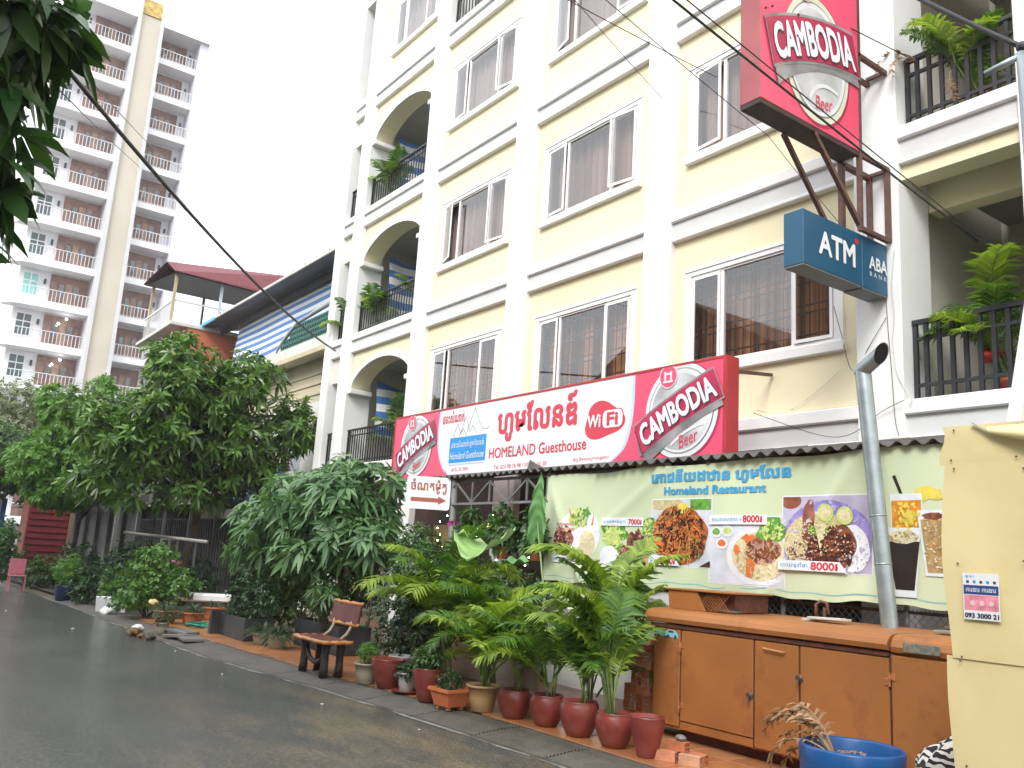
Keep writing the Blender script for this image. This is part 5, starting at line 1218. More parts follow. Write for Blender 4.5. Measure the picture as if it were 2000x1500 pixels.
tree('street_tree', 'dense dark green street tree with glossy leaves before the tower', (-22.3, 6.45, 0.04), (-22.2, 6.5, 4.4), mc, 1750, 9, 0.29, 0.085, MANGO, 0.12, BARKD, 1.15, 0.7)
t_ = [o for o in bpy.data.objects if o.name == 'street_tree'][0]
V, F = whorls(Py[keep], Ay[keep], 8, 0.28, 0.07, 0.9, 0.5); mesh_np('young_shoots', V, F, YOUNG, t_)
# fine-leaved lighter trees further down the street
FERN = leafmat('light_feathery_leaf', (0.055, 0.15, 0.02), (0.17, 0.34, 0.06), 0.5, 0.35)
ACAC = leafmat('mid_green_leaf', (0.03, 0.085, 0.02), (0.09, 0.19, 0.045), 0.45, 0.3)
tree('feathery_tree', 'bright light green feathery tree at the left in front of the tower', (-27.5, 4.9, 0.02), (-27.2, 5.0, 3.4), [(-26.0, 4.0, 4.5, 0.9, 0.8, 0.7), (-26.2, 5.2, 4.6, 0.8, 0.7, 0.55), (-26.0, 4.6, 3.6, 1.1, 1.1, 0.8), (-26.0, 3.5, 5.15, 0.4, 0.35, 0.45), (-25.8, 3.4, 3.4, 0.9, 0.8, 0.6), (-25.8, 4.0, 2.7, 1.0, 0.9, 0.5), (-27.4, 5.6, 5.0, 0.9, 0.95, 0.8), (-27.6, 6.6, 5.0, 0.8, 0.8, 0.6), (-27.2, 4.9, 4.1, 1.1, 1.2, 0.8), (-27.0, 3.9, 3.4, 1.0, 1.1, 0.7), (-26.8, 5.4, 3.2, 1.1, 1.0, 0.6), (-27.4, 5.0, 5.7, 0.4, 0.45, 0.5), (-27.2, 4.4, 2.7, 0.9, 0.9, 0.45)], 2800, 10, 0.17, 0.06, FERN, 0.08, BARK, 1.2, 0.5)
tree('roadside_tree', 'mid green roadside tree at the far left edge of the street', (-33.5, 2.9, 0.0), (-33, 3.2, 3.3), [(-33, 3.4, 4.0, 1.5, 1.6, 1.0), (-33.4, 2.5, 4.4, 1.3, 1.4, 1.0), (-32.6, 4.4, 3.3, 1.3, 1.3, 0.8), (-33, 2.6, 3.1, 1.4, 1.2, 0.7)], 1300, 9, 0.17, 0.075, ACAC, 0.11, BARK, 1.2, 0.6)
tree('pale_tree', 'pale grey green tree far down the street below the tower', (-44, 4.6, 0.0), (-44, 4.9, 5), [(-44, 4.9, 7.2, 1.8, 1.6, 1.1), (-44.5, 6.2, 6.0, 1.6, 1.6, 1.1), (-43.6, 4.2, 5.6, 1.6, 1.7, 1.1)], 900, 9, 0.20, 0.09, leafmat('pale_leaf', (0.10, 0.13, 0.06), (0.22, 0.26, 0.14), 0.6, 0.3), 0.12, BARK, 1.2, 0.5)
# ---------------------------------------------------------------- big-leaved tree reaching over the road from the opposite pavement
BIGL = leafmat('large_dark_leaf', (0.016, 0.05, 0.014), (0.055, 0.125, 0.03), 0.3, 0.25)
fcm = [(-7.05, 0.22, 5.5, 0.75, 0.46, 0.50), (-7.1, 0.45, 5.3, 0.45, 0.24, 0.35), (-7.3, 0.22, 4.75, 0.55, 0.36, 0.45), (-7.5, 0.16, 4.2, 0.5, 0.28, 0.4), (-7.65, 0.2, 3.8, 0.4, 0.22, 0.35), (-7.5, 0.3, 4.25, 0.4, 0.2, 0.3), (-7.2, -0.5, 5.9, 1.0, 0.8, 0.8), (-7.6, -1.4, 5.4, 1.3, 1.1, 1.1), (-7.6, -2.6, 6.4, 1.6, 1.4, 1.2), (-9.0, -3.6, 6.8, 1.6, 1.5, 1.3), (-7.4, -0.3, 4.4, 0.6, 0.5, 0.7)]
tree('overhanging_tree', 'large leaved tree branch hanging in from the upper left corner', (-9.0, -5.6, 0.1), (-8.4, -3.4, 5.2), fcm, 500, 8, 0.36, 0.15, BIGL, 0.17, BARKD, 1.25, 0.9, shell=0.25)
# ---------------------------------------------------------------- palmate shrub tree over the bench (umbrella leaves)
PALM8 = leafmat('umbrella_leaf', (0.05, 0.125, 0.045), (0.16, 0.29, 0.12), 0.42, 0.25)
uc_ = [(-12.95, 6.7, 2.75, 0.45, 0.35, 0.32), (-13.6, 6.5, 2.9, 0.5, 0.4, 0.28), (-12.85, 6.7, 2.2, 0.4, 0.3, 0.35), (-12.5, 6.5, 1.7, 0.45, 0.35, 0.35), (-15.6, 5.9, 2.1, 0.7, 0.6, 0.40), (-15.0, 6.1, 2.6, 0.6, 0.5, 0.3), (-15.9, 5.9, 1.5, 0.5, 0.5, 0.35), (-14.0, 6.0, 2.45, 0.85, 0.7, 0.45), (-13.4, 6.1, 2.4, 0.7, 0.55, 0.45), (-13.0, 6.1, 2.45, 0.55, 0.45, 0.40), (-14.6, 5.9, 2.0, 0.8, 0.7, 0.40), (-13.3, 6.0, 1.95, 0.9, 0.6, 0.38), (-12.7, 6.1, 1.85, 0.5, 0.45, 0.40), (-15.2, 5.9, 1.75, 0.55, 0.55, 0.38), (-12.2, 6.3, 1.75, 0.45, 0.4, 0.35), (-13.6, 5.9, 1.55, 0.8, 0.6, 0.25), (-13.5, 6.3, 2.75, 0.5, 0.45, 0.25)]
ut = tree('umbrella_tree', 'low spreading tree with umbrella shaped leaves over the bench', (-13.3, 6.35, 0.08), (-13.0, 6.3, 1.9), uc_, 640, 8, 0.29, 0.075, PALM8, 0.055, BARK, 1.25, 0.75, shell=0.5, jit=0.12)
mb = MB()
for (x, y) in ((-13.6, 6.5), (-13.0, 6.6), (-12.5, 6.5), (-13.8, 6.3)): limb(mb, (x, y, 0.06), (x+0.3, y-0.1, 1.9), 0.03, 0.018, 0.06, 6)
mb.build('stems', BARK, ut, smooth=True, kind='stuff')

# ================================================================ palm fronds (areca)
ARE = [leafmat('palm_leaf_a', (0.12, 0.21, 0.018), (0.32, 0.44, 0.06), 0.36, 0.36), leafmat('palm_leaf_b', (0.035, 0.10, 0.014), (0.11, 0.22, 0.03), 0.4, 0.30), leafmat('dry_palm_leaf', (0.22, 0.12, 0.055), (0.42, 0.28, 0.17), 0.7, 0.15)]
def frond_mesh(m, L=0.95, arch=1.25, nl=26, ll=0.30, seed=0, petiole=0.28, ragged=0.0):
    """one pinnate frond: rises along +Z, arches towards +X"""
    rd = random.Random(seed); mb = MB(); n_ = 16
    ang = R(8); p = Vector((0, 0, 0)); pts = [p.copy()]; dirs = []
    for i in range(n_):
        t = i/n_; ang2 = R(8)+arch*t**1.35
        d = Vector((math.sin(ang2), 0, math.cos(ang2))); dirs.append(d); p = p+d*L/n_; pts.append(p.copy())
    mb.tube(pts, [0.011*(1-i/n_)+0.0025 for i in range(n_+1)], 4)
    def at(t):
        f = t*n_; i = min(n_-1, int(f)); return pts[i].lerp(pts[i+1], f-i), dirs[i]
    for s in (1, -1):
        for i in range(nl):
            t = petiole+(1-petiole)*(i+0.3*(s > 0))/nl
            if rd.random() < ragged: continue
            c, d = at(min(0.995, t)); up = Vector((0, 1, 0)).cross(d); up = -up if up.z < 0 else up
            u = (i/nl); le = ll*(math.sin(PI*(0.18+0.78*u))**0.7)*rd.uniform(0.85, 1.1)
            fw = 0.55+0.75*u
            dr = (Vector((0, s, 0))*1.0+d*fw+up*0.42).normalized()
            w = 0.025+0.012*math.sin(PI*u)
            sag = rd.uniform(0.3, 0.65)*le
            q1 = c+dr*le*0.45+Vector((0, 0, -sag*0.18)); q2 = c+dr*le*0.97+Vector((0, 0, -sag))
            sd = d*w
            mb.add([c-sd*0.3, c+sd*0.3, q1+sd*0.62, q1-sd*0.62+up*0.004, q2], [(0, 1, 2, 3), (3, 2, 4)])
    me = bpy.data.meshes.new('frond'); me.from_pydata([tuple(v) for v in mb.v], [], mb.f); me.materials.append(m); me.update()
    return me
FR = {k: [frond_mesh(ARE[k], 0.95, a, n_, ll, sd, pt) for (a, n_, ll, sd, pt) in ((1.2, 22, 0.38, 1, 0.26), (1.5, 22, 0.40, 2, 0.24), (0.8, 21, 0.36, 3, 0.30), (1.8, 22, 0.38, 4, 0.22))] for k in (0, 1)}
FR[2] = [frond_mesh(ARE[2], 0.9, a, 26, 0.24, 9+i, 0.3, 0.5) for i, a in enumerate((2.2, 1.7, 2.7))]
def frond(parent, at, az, tilt, scale, kind=0, vi=None, name='frond'):
    L = FR[kind]; me = L[vi if vi is not None else random.randrange(len(L))]
    o = bpy.data.objects.new(name, me); COL.objects.link(o); o.parent = parent; o.location = Vector(at)-wloc(parent)
    o.rotation_euler = Euler((random.uniform(-0.15, 0.15), tilt, az), 'XYZ'); o.scale = (scale,)*3
    return o
def palm(label, x, y, z, h, n_, s, group, lean=(0, 0), bright=0.6, tmax=0.75, keep=None):
    """clump of cane stems crowned with arching fronds"""
    t = thing('areca_palm', label, 'palm', (x, y, z), group)
    n_ = max(8, int(n_*0.88)); s = s*1.13
    for i in range(n_):
        az = 2*PI*i/n_*1.618*3+random.uniform(-0.4, 0.4); hh = h*random.uniform(0.25, 1.0); rr = random.uniform(0.02, 0.08)
        if keep is not None and math.cos(az-keep[0]) < keep[1]: az = keep[0]+random.uniform(-1, 1)*math.acos(keep[1])
        bx, by = x+rr*math.cos(az)+lean[0]*hh, y+rr*math.sin(az)+lean[1]*hh
        tilt = random.uniform(0.03, tmax*0.82)*(1.15-hh/h*0.65)
        frond(t, (bx, by, z+hh*0.55), az, tilt, s*random.uniform(0.75, 1.12), 0 if random.random() < bright else 1)
        if i % 2 == 0: MB().tube([(x+rr*0.6*math.cos(az), y+rr*0.6*math.sin(az), z-0.02), (bx, by, z+hh*0.55+0.02)], [0.011, 0.008], 6).build('cane', mat('palm_cane', (0.13, 0.17, 0.05), 0.4, 0.25, 12), t, smooth=True)
    return t
# ================================================================ pots along the kerb
GLAZE = mat('red_glaze', (0.215, 0.042, 0.032), 0.32, 0.35, 5, bump=0.12, bscale=20, dirt=(0.17, 0.105, 0.085), dscale=4.5, damt=0.7)
BEIGE = mat('beige_pot', (0.36, 0.32, 0.24), 0.55, 0.12, 6, dirt=(0.22, 0.18, 0.12), dscale=3)
TAN = mat('tan_pot', (0.42, 0.26, 0.12), 0.45, 0.12, 6, dirt=(0.2, 0.14, 0.09), dscale=3)
TERR = mat('orange_pot', (0.52, 0.155, 0.06), 0.45, 0.1, 6)
PWHT = mat('grey_white_pot', (0.42, 0.42, 0.40), 0.4, 0.12, 6, dirt=(0.2, 0.19, 0.16), dscale=4)
SOIL = mat('potting_soil', (0.04, 0.028, 0.018), 0.9, 0.4, 20, bump=0.5)
GP = 'glazed pots lined up along the kerb'
def pot(x, y, r, h, m, label, style='round', group=GP, z=PZ):
    t = thing('plant_pot', label, 'pot', (x, y, z), group)
    if style == 'round': pr = [(0.52, 0), (0.60, 0.02), (0.80, 0.25), (0.97, 0.55), (1.0, 0.72), (0.95, 0.90), (0.88, 0.97), (0.90, 1.0), (0.82, 1.0), (0.80, 0.9)]
    elif style == 'tall': pr = [(0.50, 0), (0.55, 0.02), (0.72, 0.3), (0.92, 0.65), (0.99, 0.85), (0.96, 0.95), (1.0, 1.0), (0.90, 1.0), (0.86, 0.9)]
    else: pr = [(0.62, 0), (0.66, 0.02), (0.82, 0.5), (0.90, 0.88), (1.0, 0.90), (1.02, 0.97), (0.98, 1.0), (0.88, 0.99), (0.86, 0.88)]
    mb = MB(); mb.lathe([(a*r, b*h) for a, b in pr], (x, y, z), 28); mb.build('body', m, t, smooth=True)
    MB().lathe([(r*0.84, h*0.9), (0.001, h*0.93)], (x, y, z), 20).build('soil', SOIL, t)
    return t
pot(-9.78, 5.15, 0.155, 0.24, BEIGE, 'small beige rimmed pot nearest the bench', 'rim')
pot(-9.42, 5.24, 0.205, 0.33, GLAZE, 'tall red glazed pot beside the small beige pot', 'tall')
pot(-9.62, 5.52, 0.15, 0.34, PWHT, 'white rimmed pot behind the tall red pot near the bench', 'rim')
MB().lathe([(0.13, 0), (0.17, 0.02), (0.18, 0.03), (0.16, 0.025), (0.01, 0.02)], (-9.04, 5.29, PZ), 20).build('saucer', GLAZE, pot(-9.04, 5.29, 0.125, 0.215, PWHT, 'small grey white pot standing on a brown saucer', 'rim', z=PZ+0.012))
pot(-8.47, 5.22, 0.18, 0.35, GLAZE, 'tall red glazed pot left of the square orange planter', 'tall')
# square orange planter on feet
sq = thing('square_planter', 'square orange plastic planter on four feet in the row of pots', 'planter', (-8.0, 5.21, PZ), GP)
SQM = Matrix.Translation((-8.0, 5.21, PZ)) @ Matrix.Rotation(0.1, 4, 'Z')
mb = MB(); v = []
for (s_, z_) in ((0.115, 0.035), (0.155, 0.18), (0.172, 0.18), (0.172, 0.212), (0.15, 0.212), (0.14, 0.17)): v += [Vector((a*s_, b*s_, z_)) for a, b in ((-1, -1), (1, -1), (1, 1), (-1, 1))]
f = [(3, 2, 1, 0)]+[(i*4+j, i*4+(j+1) % 4, i*4+4+(j+1) % 4, i*4+4+j) for i in range(5) for j in range(4)]+[(20, 21, 22, 23)]
mb.add(v, f); mb.xform(SQM); mb.build('body', TERR, sq)
for a, b in ((-1, -1), (1, -1), (1, 1), (-1, 1)): mb = MB(); mb.bbox(a*0.08-0.02, a*0.08+0.02, b*0.08-0.02, b*0.08+0.02, 0, 0.036, 0.004); mb.xform(SQM); mb.build('foot', TERR, sq)
pot(-7.80, 5.48, 0.178, 0.265, TAN, 'tan rimmed pot between the orange planter and the red pots', 'rim')
pot(-7.38, 5.58, 0.178, 0.275, GLAZE, 'round red pot right of the tan pot')
pot(-6.93, 5.64, 0.178, 0.29, GLAZE, 'second round red pot right of the tan pot')
pot(-6.44, 5.63, 0.188, 0.31, GLAZE, 'third round red pot right of the tan pot')
pot(-5.95, 5.62, 0.178, 0.29, GLAZE, 'fourth round red pot, next to the last one by the bricks')
pot(-5.53, 5.60, 0.150, 0.33, GLAZE, 'narrow red pot at the right end below the brick stack', 'tall')
pot(-7.85, 6.12, 0.12, 0.42, BEIGE, 'beige pot half hidden behind the round red pots', 'rim')
GA = 'areca palms in the row of pots'
palm('bushy areca palm in the tan pot, arching widest to the left', -7.80, 5.50, 0.30, 0.62, 15, 0.85, GA, (-0.10, 0), 0.7)
palm('slim areca palm in the round red pot right of the tan pot', -7.38, 5.60, 0.31, 0.45, 10, 0.72, GA, (0, 0), 0.5)
palm('bright areca palm in the second round red pot', -6.93, 5.66, 0.32, 0.62, 14, 0.85, GA, (0, 0), 0.75)
palm('dark areca palm in the third round red pot', -6.44, 5.66, 0.34, 0.50, 12, 0.66, GA, (0.05, 0), 0.3)
palm('tall areca palm in the fourth round red pot beside the generator', -6.02, 5.66, 0.32, 1.0, 20, 0.80, GA, (-0.22, 0.1), 0.6, 0.5, (PI, -0.15))
palm('big areca palm at the back with fronds rising before the banner', -6.75, 6.3, 0.25, 1.75, 20, 1.0, GA, (0, 0), 0.6, 0.5, (PI*0.9, -0.6))
palm('big areca palm at the back left below the elephant ear leaf', -8.35, 6.0, 0.22, 1.05, 20, 0.98, GA, (-0.15, 0), 0.5, 0.9)
palm('areca palm left of the others with long drooping fronds', -9.2, 5.95, 0.22, 1.55, 22, 1.15, GA, (-0.2, 0), 0.55, 0.95)
palm('spreading areca palm behind the square orange planter', -8.15, 5.75, 0.2, 0.65, 12, 0.75, GA, (0, 0), 0.5, 0.8)
palm('low dark areca palm close to the generator end', -7.0, 6.25, 0.15, 0.9, 14, 0.8, GA, (0, 0), 0.15, 0.6)
def bush(name, label, x, y, z, clumps, nw, nl, L, Wd, m, group=None, spread=1.1, droop=0.4, stems=6, cat='shrub', h0=None, shell=0.35, jit=0.3):
    t = thing(name, label, cat, (x, y, z), group)
    mb = MB()
    for i in range(stems):
        c = clumps[i % len(clumps)]; limb(mb, (x+random.uniform(-0.05, 0.05), y+random.uniform(-0.05, 0.05), z-0.02), (c[0]+random.uniform(-.4, .4)*c[3], c[1]+random.uniform(-.4, .4)*c[4], c[2]+random.uniform(-.2, .6)*c[5]), 0.012, 0.005, 0.08, 5, 5)
    mb.build('stems', BARK, t, smooth=True, kind='stuff')
    P, A = clump_points(clumps, nw, shell); V, F = whorls(P, A, nl, L, Wd, spread, droop, jit); mesh_np('foliage', V, F, m, t); return t
DKG = leafmat('dark_shrub_leaf', (0.012, 0.042, 0.014), (0.045, 0.105, 0.03), 0.38, 0.2)
MDG = leafmat('shrub_leaf', (0.028, 0.085, 0.018), (0.085, 0.17, 0.04), 0.4, 0.25)
bush('pot_plant', 'fine light green herb in the small beige pot', -9.78, 5.15, 0.28, [(-9.78, 5.15, 0.42, 0.15, 0.13, 0.12)], 140, 6, 0.035, 0.012, FERN, None, 1.0, 0.2, 6, 'plant')
bush('pot_plant', 'small dark leaved plant spilling over the grey white pot', -9.04, 5.29, 0.28, [(-9.04, 5.27, 0.30, 0.14, 0.12, 0.07)], 60, 6, 0.06, 0.035, DKG, None, 1.2, 0.7, 5, 'plant')
bush('pot_plant', 'round green herb in the tall red pot by the orange planter', -8.47, 5.22, 0.40, [(-8.47, 5.20, 0.50, 0.20, 0.17, 0.12)], 170, 6, 0.05, 0.03, MDG, None, 1.1, 0.4, 6, 'plant')
bush('pot_plant', 'sparse twiggy plant in the square orange planter', -8.0, 5.21, 0.26, [(-8.0, 5.2, 0.34, 0.14, 0.12, 0.10)], 60, 6, 0.05, 0.018, DKG, None, 1.0, 0.3, 6, 'plant')
SB = 'dark shrubs between bench and palms'
bush('dark_shrub', 'dense dark shrub right behind the bench', -10.6, 6.2, 0.1, [(-10.7, 6.1, 0.75, 0.55, 0.45, 0.55), (-10.2, 6.3, 1.15, 0.6, 0.45, 0.45), (-11.0, 6.4, 1.2, 0.5, 0.4, 0.45)], 620, 7, 0.085, 0.034, DKG, SB, 1.1, 0.4, 9)
bush('dark_shrub', 'dark shrub between the bench and the first palm', -9.8, 6.0, 0.1, [(-9.8, 5.9, 0.65, 0.5, 0.4, 0.45), (-9.6, 6.1, 1.0, 0.5, 0.4, 0.4), (-10.0, 6.2, 1.25, 0.45, 0.35, 0.3)], 560, 7, 0.08, 0.032, DKG, SB, 1.1, 0.4, 9)
bush('dark_shrub', 'tall leafy shrub under the small parking sign', -10.8, 6.6, 0.1, [(-10.9, 6.5, 1.35, 0.5, 0.4, 0.4), (-11.3, 6.6, 1.7, 0.45, 0.35, 0.35), (-10.4, 6.6, 1.2, 0.4, 0.35, 0.3)], 420, 7, 0.10, 0.042, MDG, SB, 1.1, 0.5, 9)
# ---------------------------------------------------------------- elephant ears
EAR = mat('elephant_ear_leaf', (0.24, 0.38, 0.13), 0.45, 0.25, 4, dirt=(0.42, 0.44, 0.14), dscale=1.6, damt=0.5)
EARB = mat('elephant_ear_back', (0.10, 0.24, 0.07), 0.45, 0.2, 5)
ee = thing('elephant_ear', 'giant elephant ear plant with one cupped and one upright leaf', 'plant', (-8.55, 6.7, 0.1))
def ear(M, L, Wd, m, cup=0.25, wave=0.03):
    def fn(u, v):
        t = v; s_ = (u-0.5)*2
        wdt = Wd*(math.sin(PI*min(1, (t*0.92+0.08))**0.75)**0.8)
        y = s_*wdt/2; x = L*(t-0.25-(0.18*abs(s_)**1.5*(1-t)))
        z = cup*(s_**2)*wdt*0.6+wave*math.sin(t*22+abs(s_)*4)*abs(s_)**2-0.10*L*t*t+0.006*math.sin(t*40)*(1-abs(s_))
        return M @ Vector((x, y, z))
    mb = MB(); mb.grid(fn, 20, 30); return mb
def frame(o, x, z):
    x = Vector(x).normalized(); z = Vector(z); y = z.cross(x).normalized(); z = x.cross(y)
    return Matrix(((x.x, y.x, z.x, o[0]), (x.y, y.y, z.y, o[1]), (x.z, y.z, z.z, o[2]), (0, 0, 0, 1)))
le = [((-8.75, 6.05, 1.74), (0.55, -0.70, -0.10), (0.15, -0.35, 1), 0.95, 0.72, EAR, 0.5), ((-9.05, 7.05, 2.12), (0.10, -0.1, 1.0), (0.55, -0.85, 0.0), 0.85, 0.24, EARB, 0.25), ((-9.05, 6.7, 1.55), (-0.6, -0.6, -0.1), (0, -0.2, 1), 0.5, 0.42, EARB, 0.3)]
for (o_, xd, zd, L_, W_, m_, cp) in le:
    b = ear(frame(o_, xd, zd), L_, W_, m_, cp).build('leaf', m_, ee, smooth=True)
    MB().tube([(-8.55, 6.7, 0.1), ((o_[0]-8.55)/2+0.10, (o_[1]+6.7)/2+0.08, o_[2]*0.55), Vector(o_)-Vector((0, 0, 0.01))], [0.022, 0.016, 0.010], 7).build('stalk', mat('ear_stalk', (0.16, 0.24, 0.08), 0.5, 0.15), ee, smooth=True)
# ================================================================ bench of carved log-pattern concrete
WOODR = mat('varnished_red_wood', (0.12, 0.028, 0.022), 0.5, 0.3, 3, bump=0.1, bscale=25)
EDGE = mat('pale_wood_edge', (0.46, 0.20, 0.06), 0.4, 0.25, 8)
LOG = mat('dark_log', (0.035, 0.027, 0.022), 0.6, 0.4, 8, bump=0.5, bscale=25)
be = thing('bench', 'red wooden slab bench with pale edges and dark log legs on the pavement', 'bench', (-10.65, 4.98, PZ))
def slab(name, x0, x1, y0, y1, z0, z1, M=None):
    def wob(mb):
        for i, p in enumerate(mb.v): pass
        return mb
    mb = MB(); mb.bbox(x0, x1, y0, y1, z0, z1, 0.012, M); s_ = mb.build(name, WOODR, be)
    return s_
def edge(parent, a, b, r, wobble=0.012):
    a = Vector(a); b = Vector(b); n_ = 9; pts = [a.lerp(b, i/n_)+Vector((0, 0, wobble*math.sin(i*2.3)*0.4))+(Vector((0, wobble, 0)) if abs(b.x-a.x) > 0.1 else Vector((wobble, 0, 0)))*math.sin(i*1.7) for i in range(n_+1)]
    MB().tube(pts, [r*(1+0.15*math.sin(i*2.1)) for i in range(n_+1)], 8).build('bark_edge', EDGE, parent, smooth=True)
se = slab('seat', -11.10, -10.20, 4.76, 5.14, 0.455, 0.505)
edge(se, (-11.11, 4.755, 0.482), (-10.19, 4.755, 0.482), 0.026); edge(se, (-10.195, 4.75, 0.482), (-10.195, 5.14, 0.482), 0.024); edge(se, (-11.105, 4.75, 0.482), (-11.105, 5.14, 0.482), 0.024)
BMx = Matrix.Translation((0, 5.22, 0.68)) @ Matrix.Rotation(-0.16, 4, 'X') @ Matrix.Translation((0, -5.22, -0.68))
bk = slab('backrest', -11.05, -10.25, 5.20, 5.235, 0.68, 0.94, BMx)
for z in (0.68, 0.945): 
    p = BMx @ Vector((-11.06, 5.215, z)); q = BMx @ Vector((-10.24, 5.215, z)); edge(bk, p, q, 0.024)
for x in (-10.92, -10.42):
    MB().tube([(x, 5.08, 0.50), (x-0.02, 5.17, 0.56), (x+0.01, 5.20, 0.64), (x, 5.22, 0.72)], 0.02, 8).build('back_support', mat('pale_support', (0.40, 0.33, 0.22), 0.5, 0.2), be, smooth=True)
for x in (-10.98, -10.36):
    for y in (4.86, 5.06):
        MB().tube([(x, y, PZ), (x+0.015, y, 0.18), (x-0.01, y+0.01, 0.33), (x+0.02, y, 0.456)], [0.058, 0.05, 0.046, 0.056], 10).build('leg', LOG, be, smooth=True)
MB().tube([(-10.98, 4.88, 0.40), (-10.85, 4.88, 0.24), (-10.67, 4.88, 0.20), (-10.5, 4.88, 0.24), (-10.36, 4.88, 0.40)], 0.03, 8).build('brace', LOG, be, smooth=True)

# ================================================================ black planter boxes and low plants on the pavement
PBX = mat('charcoal_planter', (0.025, 0.026, 0.03), 0.5, 0.25, 3, dirt=(0.07, 0.07, 0.07), dscale=2)
def planter(label, x0, x1, y0, y1, h):
    t = thing('planter_box', label, 'planter', ((x0+x1)/2, (y0+y1)/2, PZ), 'charcoal planter boxes')
    mb = MB(); 
    MB().bbox(x0, x1, y0, y0+0.04, PZ, PZ+h, 0.006).build('side', PBX, t); MB().bbox(x0, x1, y1-0.04, y1, PZ, PZ+h, 0.006).build('side', PBX, t)
    MB().bbox(x0, x0+0.04, y0+0.041, y1-0.041, PZ, PZ+h, 0.006).build('side', PBX, t); MB().bbox(x1-0.04, x1, y0+0.041, y1-0.041, PZ, PZ+h, 0.006).build('side', PBX, t)
    MB().box(x0+0.04, x1-0.04, y0+0.04, y1-0.04, PZ, PZ+h*0.85).build('soil', SOIL, t)
planter('long charcoal planter box left of the bench', -15.5, -14.3, 5.25, 5.75, 0.36)
planter('charcoal planter box behind the bench', -13.9, -12.3, 5.95, 6.5, 0.42)
part_ = MB().bbox(-15.64, -15.53, 5.1, 5.55, PZ, PZ+0.40, 0.006); tag(part_.build('slate_slab', PBX, base=(-15.58, 5.3, PZ)), 'upright dark slab at the left end of the long planter', 'slab')
SPD = leafmat('strap_leaf', (0.03, 0.06, 0.025), (0.10, 0.14, 0.07), 0.4, 0.2)
def strap_plant(name, label, x, y, z, n_, L, m, group, w=0.018, potm=None, pr=0.14, phh=0.16):
    if potm: pot(x, y, pr, phh, potm, label.replace('plant', 'pot').replace('tuft', 'pot') if False else 'pot holding the '+label, 'rim', 'low pots on the pavement', z); z = z+phh*0.9
    t = thing(name, label, 'plant', (x, y, z), group)
    az = rng.uniform(0, 2*PI, n_); el = rng.uniform(0.25, 1.25, n_); D = np.stack([np.cos(az)*np.cos(el), np.sin(az)*np.cos(el), np.sin(el)], 1)
    V, F = leaf_arrays(np.array([[x, y, z]])+D*0.02, D, np.tile([[0, 0, 1.0]], (n_, 1)), L*rng.uniform(0.6, 1.15, n_), np.full(n_, w), rng.uniform(0.6, 1.3, n_)*1.1, 0.2)
    mesh_np('foliage', V, F, m, t); return t
GS = 'strap leaved plants on the pavement'
strap_plant('strap_plant', 'bushy strap leaved plant left of the bench', -13.35, 5.45, PZ, 130, 0.46, SPD, GS, 0.020, BEIGE, 0.16, 0.20)
strap_plant('strap_plant', 'second strap leaved plant between planter and bench', -13.85, 5.38, PZ, 110, 0.42, SPD, GS, 0.020, BEIGE, 0.15, 0.18)
strap_plant('strap_plant', 'dark strap leaved plant in the left orange pot by the hose', -17.4, 4.85, PZ, 110, 0.42, SPD, GS, 0.022, TERR, 0.23, 0.24)
strap_plant('strap_plant', 'dark strap leaved plant in the right orange pot by the hose', -17.3, 5.33, PZ, 110, 0.42, SPD, GS, 0.022, TERR, 0.23, 0.22)
strap_plant('strap_plant', 'strap leaved plant in the farther orange pot by the planter', -18.2, 6.0, PZ, 70, 0.34, SPD, GS, 0.02, TERR, 0.22, 0.26)
bush('planter_shrub', 'dark shrub filling the long charcoal planter', -14.9, 5.5, 0.36, [(-15.1, 5.5, 0.66, 0.45, 0.32, 0.33), (-14.6, 5.6, 0.72, 0.45, 0.32, 0.36), (-15.3, 5.7, 1.0, 0.5, 0.4, 0.36)], 420, 7, 0.075, 0.03, DKG, 'shrubs in the charcoal planters', 1.1, 0.4, 8)
bush('planter_shrub', 'leafy shrub with drooping bright leaves in the planter behind the bench', -12.7, 5.9, 0.4, [(-12.7, 5.85, 0.92, 0.28, 0.24, 0.22)], 60, 8, 0.16, 0.035, MDG, 'shrubs in the charcoal planters', 1.2, 0.9, 6, jit=0.15)
bush('dark_shrub', 'dark hedge mass behind the long charcoal planter', -15.2, 6.6, 0.1, [(-15.3, 6.4, 1.2, 0.8, 0.45, 0.55), (-14.5, 6.6, 1.1, 0.7, 0.45, 0.55), (-13.4, 6.75, 1.1, 0.7, 0.35, 0.5), (-16.2, 6.6, 1.0, 0.6, 0.5, 0.55), (-15.6, 6.5, 0.6, 0.8, 0.5, 0.4)], 900, 7, 0.095, 0.042, MDG, SB, 1.1, 0.5, 8)
bush('leafy_bush', 'bright leafy bush in the gutter at the end of the pavement', -18.9, 4.9, 0.05, [(-18.9, 4.8, 0.75, 0.55, 0.5, 0.42), (-19.2, 5.0, 1.15, 0.5, 0.45, 0.4), (-18.6, 4.4, 0.5, 0.5, 0.45, 0.32), (-18.7, 5.4, 0.7, 0.5, 0.45, 0.35)], 520, 7, 0.11, 0.055, leafmat('bright_bush_leaf', (0.045, 0.12, 0.02), (0.13, 0.25, 0.05), 0.4, 0.3), 'bushes at the far end of the pavement', 1.1, 0.5, 9)
bush('leafy_bush', 'dark bush standing in front of the shuttered shops', -22.2, 5.2, 0.03, [(-22.2, 5.1, 0.7, 0.5, 0.5, 0.5), (-22.6, 5.4, 1.2, 0.5, 0.5, 0.4)], 320, 7, 0.10, 0.05, DKG, 'bushes at the far end of the pavement', 1.1, 0.4, 8)
